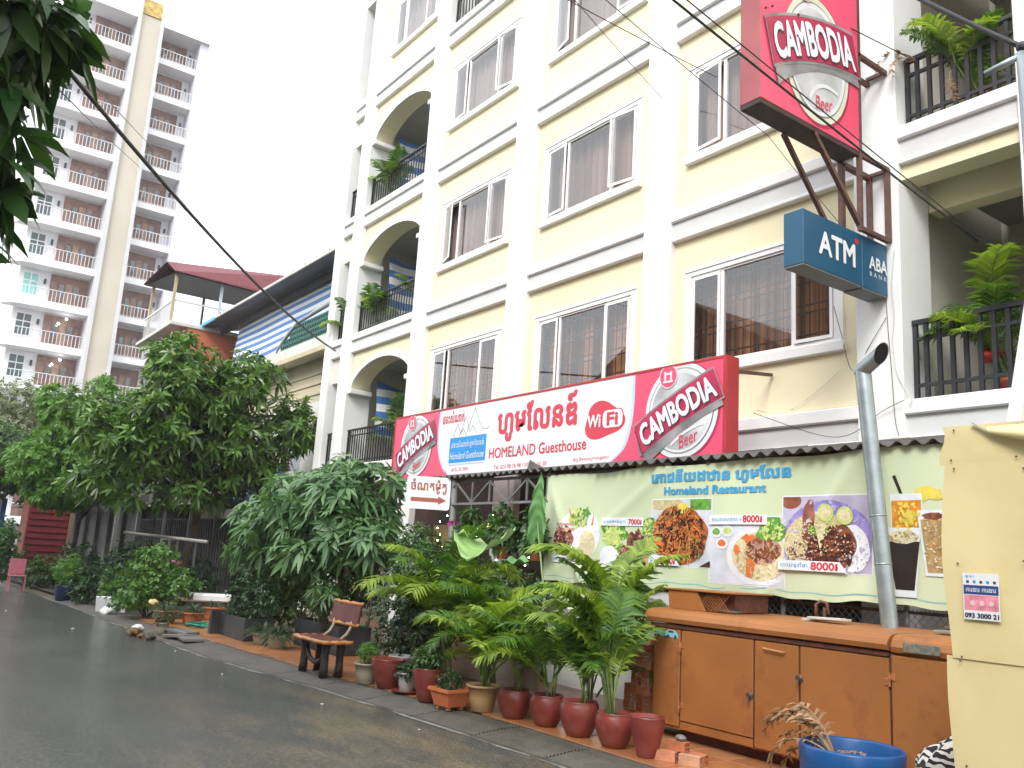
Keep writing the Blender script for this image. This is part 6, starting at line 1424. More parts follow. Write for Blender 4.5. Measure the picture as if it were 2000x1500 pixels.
bush('leafy_bush', 'small light green bush in the dark blue tub at the left', -23.6, 4.25, 0.3, [(-23.6, 4.2, 0.75, 0.35, 0.35, 0.35)], 180, 7, 0.09, 0.03, FERN, 'bushes at the far end of the pavement', 1.0, 0.4, 6)
bush('leafy_bush', 'bush with yellow green leaves beside the shop steps', -20.8, 4.75, 0.03, [(-20.8, 4.7, 0.55, 0.32, 0.34, 0.45)], 170, 7, 0.09, 0.04, MDG, 'bushes at the far end of the pavement', 1.0, 0.4, 6)
bush('leafy_bush', 'bush at the far left edge beside the blue wall', -29.5, 3.4, 0.03, [(-29.5, 3.3, 1.3, 0.6, 0.5, 0.7), (-29.6, 3.6, 0.7, 0.5, 0.5, 0.5)], 300, 7, 0.12, 0.06, ACAC, 'bushes at the far end of the pavement', 1.0, 0.4, 6)
bush('leafy_bush', 'dark bush under the street tree behind the white panel', -23.2, 6.2, 0.03, [(-23.2, 6.1, 0.6, 0.5, 0.6, 0.5), (-22.8, 7.0, 0.7, 0.5, 0.6, 0.55)], 320, 7, 0.11, 0.05, DKG, 'bushes at the far end of the pavement', 1.0, 0.4, 6)
bush('leafy_bush', 'round dark bush at the road edge right of the blue tub', -22.3, 4.35, 0.03, [(-22.3, 4.35, 0.45, 0.38, 0.34, 0.4)], 190, 7, 0.09, 0.04, DKG, 'bushes at the far end of the pavement', 1.0, 0.4, 6)
bush('leafy_bush', 'tall dark bush behind the blue tub', -26.0, 4.9, 0.03, [(-26.0, 4.8, 0.8, 0.5, 0.55, 0.7), (-25.6, 5.4, 0.6, 0.5, 0.5, 0.55)], 360, 7, 0.11, 0.05, DKG, 'bushes at the far end of the pavement', 1.0, 0.4, 6)
bush('leafy_bush', 'mid green bush before the red kiosk panel', -28.6, 4.5, 0.03, [(-28.6, 4.4, 0.5, 0.45, 0.6, 0.45)], 240, 7, 0.11, 0.05, MDG, 'bushes at the far end of the pavement', 1.0, 0.4, 6)
tub = thing('blue_tub', 'dark blue plastic tub under the light green bush', 'tub', (-23.6, 4.25, 0.0)); MB().lathe([(0.24, 0), (0.27, 0.02), (0.31, 0.36), (0.32, 0.38), (0.29, 0.38), (0.27, 0.3)], (-23.6, 4.25, 0.0), 22).build('shell', mat('navy_plastic', (0.012, 0.02, 0.07), 0.4, 0.15), tub, smooth=True)
# green hose, rubbish
mb = MB(); pts = []
for i in range(90): a = i*0.36; r_ = 0.26+0.06*math.sin(i*0.7); pts.append((-16.7+r_*1.5*math.cos(a)+0.04*math.sin(i), 5.35+r_*0.9*math.sin(a), PZ+0.02+0.045*(i/90)+0.012*math.sin(i*1.9)))
mb.tube(pts, 0.015, 6); tag(mb.build('garden_hose', mat('green_hose', (0.015, 0.20, 0.14), 0.4, 0.15), base=(-16.7, 5.35, PZ), smooth=True), 'coiled green garden hose on the orange tiles', 'hose')
PLW = mat('white_plastic_bag', (0.62, 0.63, 0.62), 0.4, 0.1, 6)
def crumple(c, r, seed, n_=22, m_=14, sz=0.6):
    rd = random.Random(seed); k = [rd.uniform(-1, 1) for _ in range(8)]
    mb = MB()
    def fn(u, v):
        a = u*2*PI; b = v*PI; q = r*(1+0.28*math.sin(3*a+k[0]*6+b*2)+0.14*math.sin(5*a+k[1]*6)*math.sin(b*3)+0.08*math.sin(9*a+7*b))
        return (c[0]+q*math.sin(b)*math.cos(a), c[1]+q*math.sin(b)*math.sin(a), c[2]-q*sz*math.cos(b))
    mb.grid(fn, n_, m_); return mb
for i, (c, r_, lb) in enumerate((((-19.6, 4.35, 0.09), 0.15, 'crumpled grey white sack lying at the road edge'), ((-16.0, 4.05, 0.10), 0.09, 'torn white plastic bag by the broken kerb'), ((-17.95, 4.75, 0.40), 0.085, 'yellowish plastic bag caught in the leafy bush'), ((-20.3, 5.9, 0.62), 0.12, 'white plastic bag hanging by the tree trunk'))):
    tag(crumple(c, r_, i+3).build('plastic_bag', [PLW, PLW, mat('yellow_bag', (0.55, 0.47, 0.22), 0.5, 0.12), PLW][i], base=c, smooth=True), lb, 'bag', 'litter bags')
tag(crumple((-22.05, 6.2, 1.05), 0.13, 9).build('balloon', mat('pink_balloon', (0.62, 0.22, 0.36), 0.4, 0.1), base=(-22.05, 6.2, 1.05), smooth=True), 'pink ball shaped bundle tied to the tree trunk', 'bundle')
tag(crumple((-22.0, 6.0, 0.82), 0.12, 10).build('ribbon_bundle', mat('mint_cloth', (0.22, 0.50, 0.38), 0.5, 0.15), base=(-22.0, 6.0, 0.82), smooth=True), 'mint green cloth tied to the tree trunk below the pink bundle', 'cloth')
mb = MB(); mb.bbox(-0.30, 0.30, -0.02, 0.02, 0, 0.34, 0.008); mb.xform(Matrix.Translation((-20.2, 4.5, 0.02)) @ Matrix.Rotation(R(60), 4, 'Z') @ Matrix.Rotation(0.25, 4, 'X')); tag(mb.build('white_panel', PVC, base=(-20.2, 4.5, 0.02)), 'white board leaning at the road edge', 'board')
mb = MB(); mb.bbox(-0.55, 0.55, -0.2, 0.2, 0, 0.16, 0.03); mb.xform(Matrix.Translation((-18.6, 5.9, 0.40)) @ Matrix.Rotation(R(70), 4, 'Z')); tag(mb.build('foam_box', PVC, base=(-18.6, 5.9, 0.4)), 'long white foam tray above the orange pots', 'box')
for i, (x, y, r_) in enumerate(((-15.75, 3.92, 0.095), (-15.1, 4.02, 0.08), (-15.45, 3.96, 0.05))): tag(crumple((x, y, r_*0.7), r_, 20+i).build('coconut_husk', mat('husk_%d' % (i % 2), [(0.20, 0.12, 0.045), (0.10, 0.085, 0.06)][i % 2], 0.8, 0.35, 12, bump=0.5), base=(x, y, 0), smooth=True), ['yellow brown husk lying in the gutter left of the kerb end', 'grey stone lump in the gutter at the kerb end', 'small husk between the two gutter lumps'][i], 'husk', 'husks in the gutter')
pot(-15.7, 4.35, 0.12, 0.20, BEIGE, 'small cream pot standing among the litter at the kerb end', 'rim', 'low pots on the pavement', 0.03)
bush('pot_plant', 'dark small leaved plant in the cream pot at the kerb end', -15.7, 4.35, 0.2, [(-15.7, 4.35, 0.32, 0.16, 0.16, 0.12)], 70, 6, 0.06, 0.02, DKG, None, 1.0, 0.4, 5, 'plant')
for i, (x, y, a) in enumerate(((-15.0, 4.45, 0.2), (-14.6, 4.5, -0.1), (-15.5, 4.6, 0.5))):
    mb = MB(); mb.bbox(-0.28, 0.28, -0.16, 0.16, 0, 0.05, 0.008); mb.xform(Matrix.Translation((x, y, 0.055+0.03*(i == 2))) @ Matrix.Rotation(a, 4, 'Z') @ Matrix.Rotation(0.08*(i-1), 4, 'Y')); tag(mb.build('broken_slab', CONC, base=(x, y, 0.05)), ['broken concrete slab nearest the gutter lumps', 'broken concrete slab at the start of the kerb', 'tilted concrete slab beside the cream pot'][i], 'slab', 'broken slabs at the kerb end')
for i, (x, y, s_) in enumerate(((-8.9, 4.2, 0.05), (-9.9, 4.35, 0.035), (-11.2, 3.9, 0.04), (-12.9, 3.6, 0.05), (-13.6, 4.0, 0.04), (-10.7, 4.3, 0.03), (-16.9, 3.2, 0.07), (-9.3, 3.1, 0.03), (-20.5, 2.6, 0.06), (-7.4, 4.5, 0.03))):
    if i in (1, 3, 5, 7): continue
    mb = crumple((x, y, 0.008), s_*0.38, 40+i, 8, 5, 0.25); tag(mb.build('litter_scrap', PLW, base=(x, y, 0)), ['tiny pale scrap on the road in front of the small beige pot', 'tiny pale scrap at the gutter in front of the bench end', 'pale scrap on the road straight before the bench', 'pale scrap on the road before the long planter', 'pale scrap close to the gutter before the strap plants', 'tiny scrap in the gutter right before the bench', 'larger pale scrap on the road before the gutter husks', 'tiny scrap far out on the wet road', 'pale scrap on the road far down the street', 'tiny scrap in the gutter before the red pots'][i], 'litter', 'scraps of litter on the wet road')

# ================================================================ terrace interior glimpsed through the plants
LAMP = emit('lamp_glow', (1.0, 0.42, 0.06), 3.5)
for i, (x, y, z, h_) in enumerate(((-10.05, 8.2, 2.05, 0.20), (-9.75, 8.0, 2.40, 0.16), (-11.9, 8.3, 2.05, 0.16))):
    lt = thing('paper_lantern', ['larger glowing orange paper lantern hanging in the terrace', 'upper glowing orange lantern under the awning', 'glowing orange lantern left of the awning post'][i], 'lantern', (x, y, z), 'lanterns in the terrace')
    MB().lathe([(0.04, 0), (0.065, 0.03), (0.05, h_*0.6), (0.04, h_), (0.01, h_)], (x, y, z), 10).build('shade', LAMP, lt, smooth=True); MB().tube([(x, y, z+h_), (x, y, 2.98)], 0.004, 5).build('cord', IRON, lt)
BULB = emit('fairy_bulb', (1.0, 0.97, 0.88), 14)
for si, (x, zt, zb_, nb) in enumerate(((-12.15, 2.35, 1.75, 6), (-10.55, 2.5, 1.6, 7), (-9.75, 2.45, 1.55, 8), (-9.42, 2.4, 1.55, 7), (-11.2, 2.4, 1.7, 6))):
    fl = thing('fairy_light_string', '%s string of white fairy lights hanging under the awning' % ['leftmost', 'third', 'fourth', 'rightmost', 'second'][si], 'fairy lights', (x, 7.55, zb_), 'strings of fairy lights')
    pts = [(x+0.10*math.sin(i*1.3+si), 7.5+0.06*math.sin(i*2.1), zt-(zt-zb_)*i/nb) for i in range(nb+1)]
    MB().tube(pts, 0.003, 4).build('wire', IRON, fl)
    for p in pts[1:]: MB().ball((p[0]+random.uniform(-0.02, 0.02), p[1]-0.01, p[2]), 0.010, 6, 4).build('bulb', BULB, fl)
HG = 'plants hung along the terrace edge'
for i, (x, z) in enumerate(((-11.15, 1.72), (-10.2, 1.62), (-9.45, 1.62))):
    hp = pot(x, 7.35, 0.10, 0.17, TERR, ['orange hanging pot nearest the awning post', 'orange hanging pot in the middle of the terrace edge', 'orange hanging pot beside the banner'][i], 'rim', HG, z)
    for s_ in (-1, 1): MB().tube([(x+0.09*s_, 7.35, z+0.16), (x, 7.40, 2.42)], 0.004, 5).build('hanger', POST, hp)
    bush('hanging_plant', ['leafy plant in the hanging pot nearest the awning post', 'leafy plant in the middle hanging pot', 'leafy plant in the hanging pot beside the banner'][i], x, 7.35, z+0.17, [(x, 7.35, z+0.28, 0.22, 0.16, 0.16), (x+0.1, 7.33, z+0.50, 0.12, 0.1, 0.12)], 80, 6, 0.12, 0.04, MDG, HG, 1.1, 0.7, 5, 'plant')
bush('climber', 'green climber hanging from the awning beam in the middle', -10.3, 7.42, 2.0, [(-10.35, 7.36, 2.28, 0.16, 0.1, 0.14), (-10.55, 7.36, 2.02, 0.14, 0.1, 0.14)], 40, 6, 0.11, 0.07, MDG, HG, 1.1, 0.6, 4, 'plant')
bush('climber', 'dark climber with large leaves near the upright elephant ear', -9.55, 7.45, 1.7, [(-9.6, 7.45, 2.1, 0.2, 0.1, 0.3), (-9.8, 7.45, 1.9, 0.2, 0.1, 0.25)], 60, 5, 0.15, 0.08, DKG, HG, 1.1, 0.6, 4, 'plant')
bush('climber', 'tangle of plants along the terrace behind the palms', -10.6, 7.5, 0.8, [(-11.2, 7.5, 1.3, 0.5, 0.2, 0.4), (-10.4, 7.5, 1.2, 0.6, 0.2, 0.4), (-9.6, 7.45, 1.15, 0.5, 0.2, 0.4), (-12.3, 7.4, 1.5, 0.6, 0.3, 0.5)], 500, 6, 0.11, 0.04, DKG, HG, 1.1, 0.5, 9, 'plant')
orc = thing('orchid', 'magenta orchid bloom beside the awning post', 'flower', (-11.45, 7.3, 1.7)); 
P, A = clump_points([(-11.42, 7.28, 2.08, 0.10, 0.06, 0.07)], 16, 0.4); V, F = whorls(P, A, 5, 0.05, 0.035, 1.2, 0.1); mesh_np('petals', V, F, leafmat('orchid_petal', (0.32, 0.02, 0.26), (0.5, 0.06, 0.40), 0.5, 0.3), orc); MB().tube([(-11.45, 7.3, 1.7), (-11.42, 7.28, 2.08)], 0.005, 5).build('stem', MDG, orc)
# menu board and yellow door panel behind the bench
mbd = thing('door_panel', 'yellow painted door panel with a dark notice behind the bench', 'door', (-14.2, 8.9, 0.1)); part_box('panel', mat('ochre_paint', (0.34, 0.24, 0.07), 0.6, 0.15), mbd, -14.8, -13.7, 8.98, 9.04, 0.1, 2.2); part_box('notice', INK, mbd, -14.4, -14.0, 8.965, 8.978, 1.35, 1.8); part_box('notice', mat('notice_red', (0.35, 0.08, 0.03), 0.5, 0.2), mbd, -14.5, -14.05, 8.966, 8.979, 1.05, 1.25)

# ================================================================ palms and bits on the balconies
GB = 'palms on the guesthouse balconies'
for (x, y, z, h_, n_, s_, ln, lb) in ((-4.35, 9.6, 6.95, 0.9, 18, 0.78, (-0.2, -0.3), 'potted palm leaning through the upper right balcony railing'), (-4.25, 9.7, 3.65, 1.25, 20, 0.9, (-0.15, -0.1), 'potted palm on the lower right balcony'), (-19.0, 9.5, 6.95, 0.6, 12, 1.0, (0, -0.3), 'palm spilling over the middle arched balcony'), (-18.9, 9.5, 10.3, 0.6, 12, 1.0, (0, -0.3), 'palm spilling over the uppermost arched balcony'), (-17.6, 9.8, 7.0, 0.9, 10, 0.95, (0, 0), 'palm inside the middle arched balcony'), (-17.3, 9.9, 3.7, 0.8, 12, 1.0, (0, 0), 'palm inside the lowest arched balcony'), (-18.4, 9.9, 3.7, 1.1, 10, 1.0, (0, 0), 'taller palm at the left of the lowest arched balcony'), (-20.5, 9.5, 6.95, 0.6, 9, 0.8, (0, -0.3), 'small palm in the narrow end balcony')):
    palm(lb, x, y, z+0.12, h_, n_, s_, GB, ln, 0.45, 0.8); pot(x, y, 0.16, 0.22, GLAZE, 'red pot of the '+lb, 'round', 'pots on the guesthouse balconies', z-0.06)
for (x, z, k) in ((-4.45, 9.45, 0), ):
    pass
DRY = thing('dry_frond_cluster', 'withered brown palm frond hanging on the upper right balcony', 'palm frond', (-5.1, 9.2, 7.7))
for az, tl, s_ in ((3.4, 0.5, 0.7), (2.9, 0.9, 0.55), (4.4, 1.3, 0.6)): frond(DRY, (-4.95, 9.2, 7.75), az, tl, s_, 2)
frond(DRY, (-4.55, 9.22, 7.45), 4.5, 2.6, 0.5, 2, 1)
for i, (x, z, c) in enumerate(((-4.35, 7.0, 0), (-4.2, 7.0, 0), (-4.3, 3.68, 1), (-4.05, 3.68, 1))):
    MBt = pot(x, 9.62+0.05*i, 0.11, 0.34, [GLAZE, TERR][c], ['left tall red pot behind the upper right railing', 'right tall red pot behind the upper right railing', 'left orange pot behind the lower right railing', 'right orange pot behind the lower right railing'][i], 'tall', 'pots on the guesthouse balconies', z-0.13)
tag(crumple((-4.45, 9.6, 4.12), 0.11, 77).build('laundry', mat('scarlet_cloth', (0.60, 0.05, 0.03), 0.6, 0.15), base=(-4.45, 9.6, 4.12), smooth=True), 'bright red bundle behind the lower right railing', 'bundle')
# dead fronds standing in the blue drum
DF = thing('dead_fronds', 'dry brown palm fronds drooping from the blue drum', 'palm frond', (-3.85, 5.85, 0.34))
for az, tl, s_, v_ in ((3.2, 0.30, 0.85, 0), (3.0, 0.5, 0.8, 1), (3.45, 0.7, 0.75, 2), (2.8, 0.15, 0.7, 1), (3.2, 0.9, 0.7, 2), (3.1, 0.45, 0.9, 0), (3.3, 0.6, 0.6, 1), (5.6, 0.4, 0.35, 0), (0.3, 0.5, 0.3, 1)): frond(DF, (-3.9, 5.85, 0.34), az, tl, s_, 2, v_)

# ================================================================ neighbouring house with tarpaulin and green screen
nb = thing('neighbour_house', 'pale two storey house with dark eaves and blue striped tarpaulin next door', 'building', (-27, 11, 0))
OLDW = mat('stained_white_wall', (0.58, 0.57, 0.53), 0.7, 0.08, 1.0, dirt=(0.32, 0.30, 0.26), dscale=0.8, damt=0.5)
BEI = mat('beige_plaster', (0.50, 0.44, 0.30), 0.7, 0.1, 1.2, dirt=(0.34, 0.3, 0.22), dscale=1.0, damt=0.5)
NX0, NX1 = -32.0, -21.22
mb = MB(); ring(mb, NX0, NX1, 2.6, 5.25, -25.6, -24.1, 2.7, 4.75, 9.2, 9.4); mb.build('wall', OLDW, nb)
part_box('wall', BEI, nb, NX0, NX1, 9.2, 9.4, 5.251, 6.55)
for z in (5.45, 5.75, 6.05): part_box('moulding', BEI, nb, NX0, NX1, 9.16, 9.199, z, z+0.10, 0.01)
part_box('window_hood', OLDW, nb, -25.9, -23.8, 8.75, 9.199, 4.95, 5.12, 0.02)
part_box('parapet', OLDW, nb, NX0, NX1, 8.85, 9.35, 6.551, 7.05, 0.02)
part_box('cornice', BEI, nb, NX0, NX1, 8.62, 8.849, 6.45, 6.62, 0.02)
part_box('shop_wall', mat('dim_shop_wall', (0.13, 0.12, 0.10), 0.7, 0.3, 1), nb, NX0, NX1, 9.45, 9.6, -0.45, 2.62)
wd = part_box('window', mat('old_green_frame', (0.12, 0.15, 0.13), 0.5, 0.2), nb, -25.58, -24.12, 9.30, 9.34, 2.72, 4.73)
part_box('pane', glassmat('dim_glass', (0.25, 0.25, 0.25), 1.9), wd, -25.5, -24.2, 9.28, 9.295, 2.8, 4.65)
part_box('rear_block', OLDW, nb, NX0, NX1, 11.5, 18, -0.45, 9.2)
part_box('floor_slab', CEIL, nb, NX0, NX1, 9.4, 11.49, 6.5, 6.9)
# roof: slim sheet with a pale battened front edge, blue tip at its far end
RSH = mat('grey_roof_sheet', (0.10, 0.105, 0.115), 0.6, 0.2, 2)
mb = MB(); mb.add([(-34.2, 8.45, 9.12), (-20.95, 8.45, 9.12), (-20.95, 13, 10.1), (-34.2, 13, 10.1), (-34.2, 8.45, 9.17), (-20.95, 8.45, 9.17), (-20.95, 13, 10.15), (-34.2, 13, 10.15)], [(3, 2, 1, 0), (4, 5, 6, 7), (0, 1, 5, 4), (1, 2, 6, 5), (2, 3, 7, 6), (3, 0, 4, 7)])
rf_ = mb.build('roof', RSH, nb)
part_box('edge_batten', mat('pale_batten', (0.55, 0.53, 0.48), 0.6, 0.2, 5), rf_, -31.6, -20.96, 8.40, 8.449, 9.13, 9.21)
part_box('blue_edge', mat('blue_flashing', (0.06, 0.36, 0.62), 0.45, 0.08), rf_, -34.3, -31.61, 8.38, 8.448, 9.08, 9.20)
for i in range(12): MB().ball((-31.0+i*0.84, 8.42, 9.235), 0.03, 6, 4).build('ridge_bolt', IRON, rf_)
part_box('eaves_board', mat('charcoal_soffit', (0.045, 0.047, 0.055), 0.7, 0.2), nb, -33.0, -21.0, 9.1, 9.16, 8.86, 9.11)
TARP2 = stripes('blue_white_awning', (0.05, 0.19, 0.48), (0.74, 0.76, 0.78), 'Z', 3.9)
mb = MB(); mb.grid(lambda u, v: (-31.4+10.15*u, 9.28-0.10*(1-v)-0.05*math.sin(u*14+v*2)*(1-v)+0.02*math.sin(v*9+u*5), 6.95+1.95*v+0.02*math.sin(u*9)), 48, 12)
tag(mb.build('tarpaulin_awning', TARP2, base=(-25, 9.1, 7.1), smooth=True), 'large blue and white striped tarpaulin under the neighbour eaves', 'tarpaulin')
gs = thing('green_screen', 'green pierced block screen on the neighbour balcony', 'screen', (-23, 8.92, 7.05))
GBK = mat('green_block', (0.01, 0.105, 0.075), 0.5, 0.2, 5)
src_ = None; cnt = 0
for i in range(23):
    for j in range(5):
        x = -26.1+i*0.165+(0.08 if j % 2 else 0); z = 7.06+j*0.165
        if z > 7.66-max(0, (-24.7-x))*0.5 or x > -22.3: continue
        if src_ is None:
            m_ = MB(); ring(m_, -0.078, 0.078, 0, 0.155, -0.052, 0.052, 0.03, 0.125, -0.04, 0.04); src_ = m_.build('block', GBK); o = src_
        else: o = src_.copy(); COL.objects.link(o)
        o.parent = gs; o.location = Vector((x, 8.92, z))-wloc(gs)
part_box('backing', mat('green_shade_net', (0.006, 0.018, 0.016), 0.7, 0.2), gs, -25.9, -22.3, 8.98, 9.0, 7.052, 7.45)
mb = MB(); mb.tube([(-26.3, 8.92, 7.08), (-26.0, 8.92, 7.3), (-25.4, 8.92, 7.58), (-24.7, 8.92, 7.82), (-23.9, 8.92, 7.86), (-23.4, 8.93, 7.92), (-22.4, 8.95, 8.0)], [0.03, 0.05, 0.06, 0.065, 0.06, 0.075, 0.08], 10); mb.build('rolled_net', mat('grey_tarp', (0.36, 0.39, 0.41), 0.55, 0.15, 4), gs, smooth=True)

for o_ in bpy.data.objects:              # the house stands a little behind the guesthouse front and higher up
    if o_.parent is None and o_.name in ('neighbour_house', 'tarpaulin_awning', 'green_screen'): o_.location += Vector((0, 0.72, 0.5))
# ================================================================ roof terrace with red sheet roof further along
rt = thing('roof_terrace', 'rooftop terrace with dark red sheet roof and white railing', 'building', (-36, 9.5, 0))
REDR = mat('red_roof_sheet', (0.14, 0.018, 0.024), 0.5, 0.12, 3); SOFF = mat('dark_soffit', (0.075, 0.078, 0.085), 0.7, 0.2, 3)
mb = MB(); mb.add([(-33, 7.86, 11.5), (-33, 13.0, 11.4), (-34, 13.0, 12.75), (-34, 7.75, 12.08), (-38, 7.86, 12.1), (-38, 13.0, 12.1)], [(0, 1, 2, 3), (3, 2, 5, 4)])
n0 = len(mb.v); mb.v += [(p[0], p[1], p[2]-0.03) for p in mb.v[:n0]]; mb.f += [(n0+3, n0+2, n0+1, n0), (n0+4, n0+5, n0+2, n0+3)]; 
rfo = mb.build('roof', REDR, rt)
for i in range(34):
    y = 7.95+i*0.15; t = (y-7.8)/5.2
    MB().bar((-33.0, y, 11.51-0.02*t), (-33.98, y, 12.09+0.64*t), 0.02).build('roof_rib', REDR, rfo)
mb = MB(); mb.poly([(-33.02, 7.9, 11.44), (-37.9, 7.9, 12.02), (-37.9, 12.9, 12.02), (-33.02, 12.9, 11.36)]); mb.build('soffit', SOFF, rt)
for (x, y, c) in ((-33.3, 8.02, 0), (-33.3, 9.75, 1), (-37.6, 8.2, 0), (-37.6, 10.3, 2)): MB().bar((x, y, 9.5), (x, y, 11.5 if x > -35 else 12.0), 0.10).build('post', [mat('tan_post', (0.42, 0.33, 0.2), 0.6, 0.15), mat('bluish_white_post', (0.5, 0.55, 0.6), 0.5, 0.1), mat('navy_post', (0.05, 0.06, 0.12), 0.5, 0.1)][c], rt)
WR = mat('white_railing', (0.60, 0.60, 0.60), 0.5, 0.08)
r_ = MB().box(-33.33, -33.27, 8.02, 12.3, 10.44, 10.5).build('railing', WR, rt); part_box('rail', WR, r_, -33.32, -33.28, 8.02, 12.3, 9.62, 9.66)
bsrc = None
for i in range(30):
    if bsrc is None: bsrc = MB().box(-33.31, -33.29, 8.10, 8.12, 9.66, 10.44).build('baluster', WR, r_); b0 = bsrc.location.copy()
    else: o = bsrc.copy(); COL.objects.link(o); o.location = b0+Vector((0, 0.14*i, 0))
r2_ = MB().box(-37.6, -33.3, 8.0, 8.05, 10.44, 10.5).build('railing', WR, rt)
for i in range(22): 
    if i == 0: b2 = MB().box(-33.42, -33.40, 8.015, 8.035, 9.6, 10.44).build('baluster', WR, r2_); b0 = b2.location.copy()
    else: o = b2.copy(); COL.objects.link(o); o.location = b0-Vector((0.19*i, 0, 0))
part_box('wall', mat('coral_wall', (0.50, 0.14, 0.07), 0.7, 0.1, 1), rt, -34.5, -33.05, 8.6, 13, 5.5, 9.45); part_box('wall', mat('grime_wall', (0.20, 0.17, 0.13), 0.7, 0.2, 1), rt, -38, -34.51, 9.05, 13, 0.05, 9.45); part_box('deck', OLDW, rt, -38.2, -33.0, 7.95, 13.1, 9.451, 9.6, 0.02)
part_box('wall', mat('grey_lower_wall', (0.28, 0.26, 0.23), 0.7, 0.2, 1), rt, -34.5, -33.05, 9.05, 13, 0.05, 5.49)

# ================================================================ the tower at the end of the street
tw = thing('apartment_tower', 'tall white apartment tower with balconies and a beige central stripe', 'building', (-76, 11.5, 0))
TWW = mat('tower_white', (0.80, 0.80, 0.82), 0.6, 0.03, 0.3); TWB = mat('tower_beige', (0.52, 0.47, 0.38), 0.6, 0.05, 0.4); TWG = mat('tower_grey', (0.56, 0.56, 0.57), 0.6, 0.05, 0.4)
DOORW = mat('tower_wood_doors', (0.19, 0.095, 0.07), 0.5, 0.4, 1.2, dirt=(0.34, 0.17, 0.09), dscale=0.9); TGL = glassmat('tower_glass', (0.18, 0.30, 0.28), 2.0); TRL = mat('tower_railing', (0.66, 0.66, 0.68), 0.5, 0.05)
part_box('core', TWW, tw, -90, -73.6, 6.4, 17.0, 0, 44.2)
part_box('side_wing', mat('tower_side', (0.62, 0.62, 0.68), 0.6, 0.03, 0.3), tw, -73.59, -71.6, 16.45, 17.2, 0, 44.6)
part_box('central_stripe', TWB, tw, -73.59, -71.4, 11.55, 13.05, 0, 43.9); part_box('stripe_edge', TWG, tw, -73.58, -71.2, 11.28, 11.549, 0, 45.6); part_box('stripe_edge', TWG, tw, -73.58, -71.2, 13.051, 13.32, 0, 45.6)
part_box('gold_crest', mat('gold_relief', (0.52, 0.34, 0.06), 0.4, 0.5, 3, bump=0.6, bscale=6), tw, -73, -71.3, 11.55, 13.05, 43.95, 45.3)
part_box('roof_parapet', TWW, tw, -74, -71.3, 13.33, 17.2, 43.4, 44.4); part_box('roof_parapet', TWW, tw, -74, -71.3, 6.2, 11.27, 43.4, 44.4)
fpt = smooth([(-73.6, 5.4), (-72.7, 5.65), (-72.15, 6.3), (-72.0, 7.3)], 5)+[(-72.0, 11.27)]
TB = None
def tbal(parent, x, y, z):
    global TB
    if TB is None: TB = MB().box(-0.022, 0.022, -0.022, 0.022, 0, 0.86).build('baluster', TRL); o = TB
    else: o = TB.copy(); COL.objects.link(o)
    o.parent = parent; o.location = Vector((x, y, z))-wloc(parent)
nbal = 0
def path_pts(P, step):
    out = []; acc = 0
    for a, b in zip(P, P[1:]):
        d = math.hypot(b[0]-a[0], b[1]-a[1]); t = (step-acc) if acc else 0
        while t <= d: out.append((a[0]+(b[0]-a[0])*t/d, a[1]+(b[1]-a[1])*t/d)); t += step
        acc = d-(t-step)
    return out
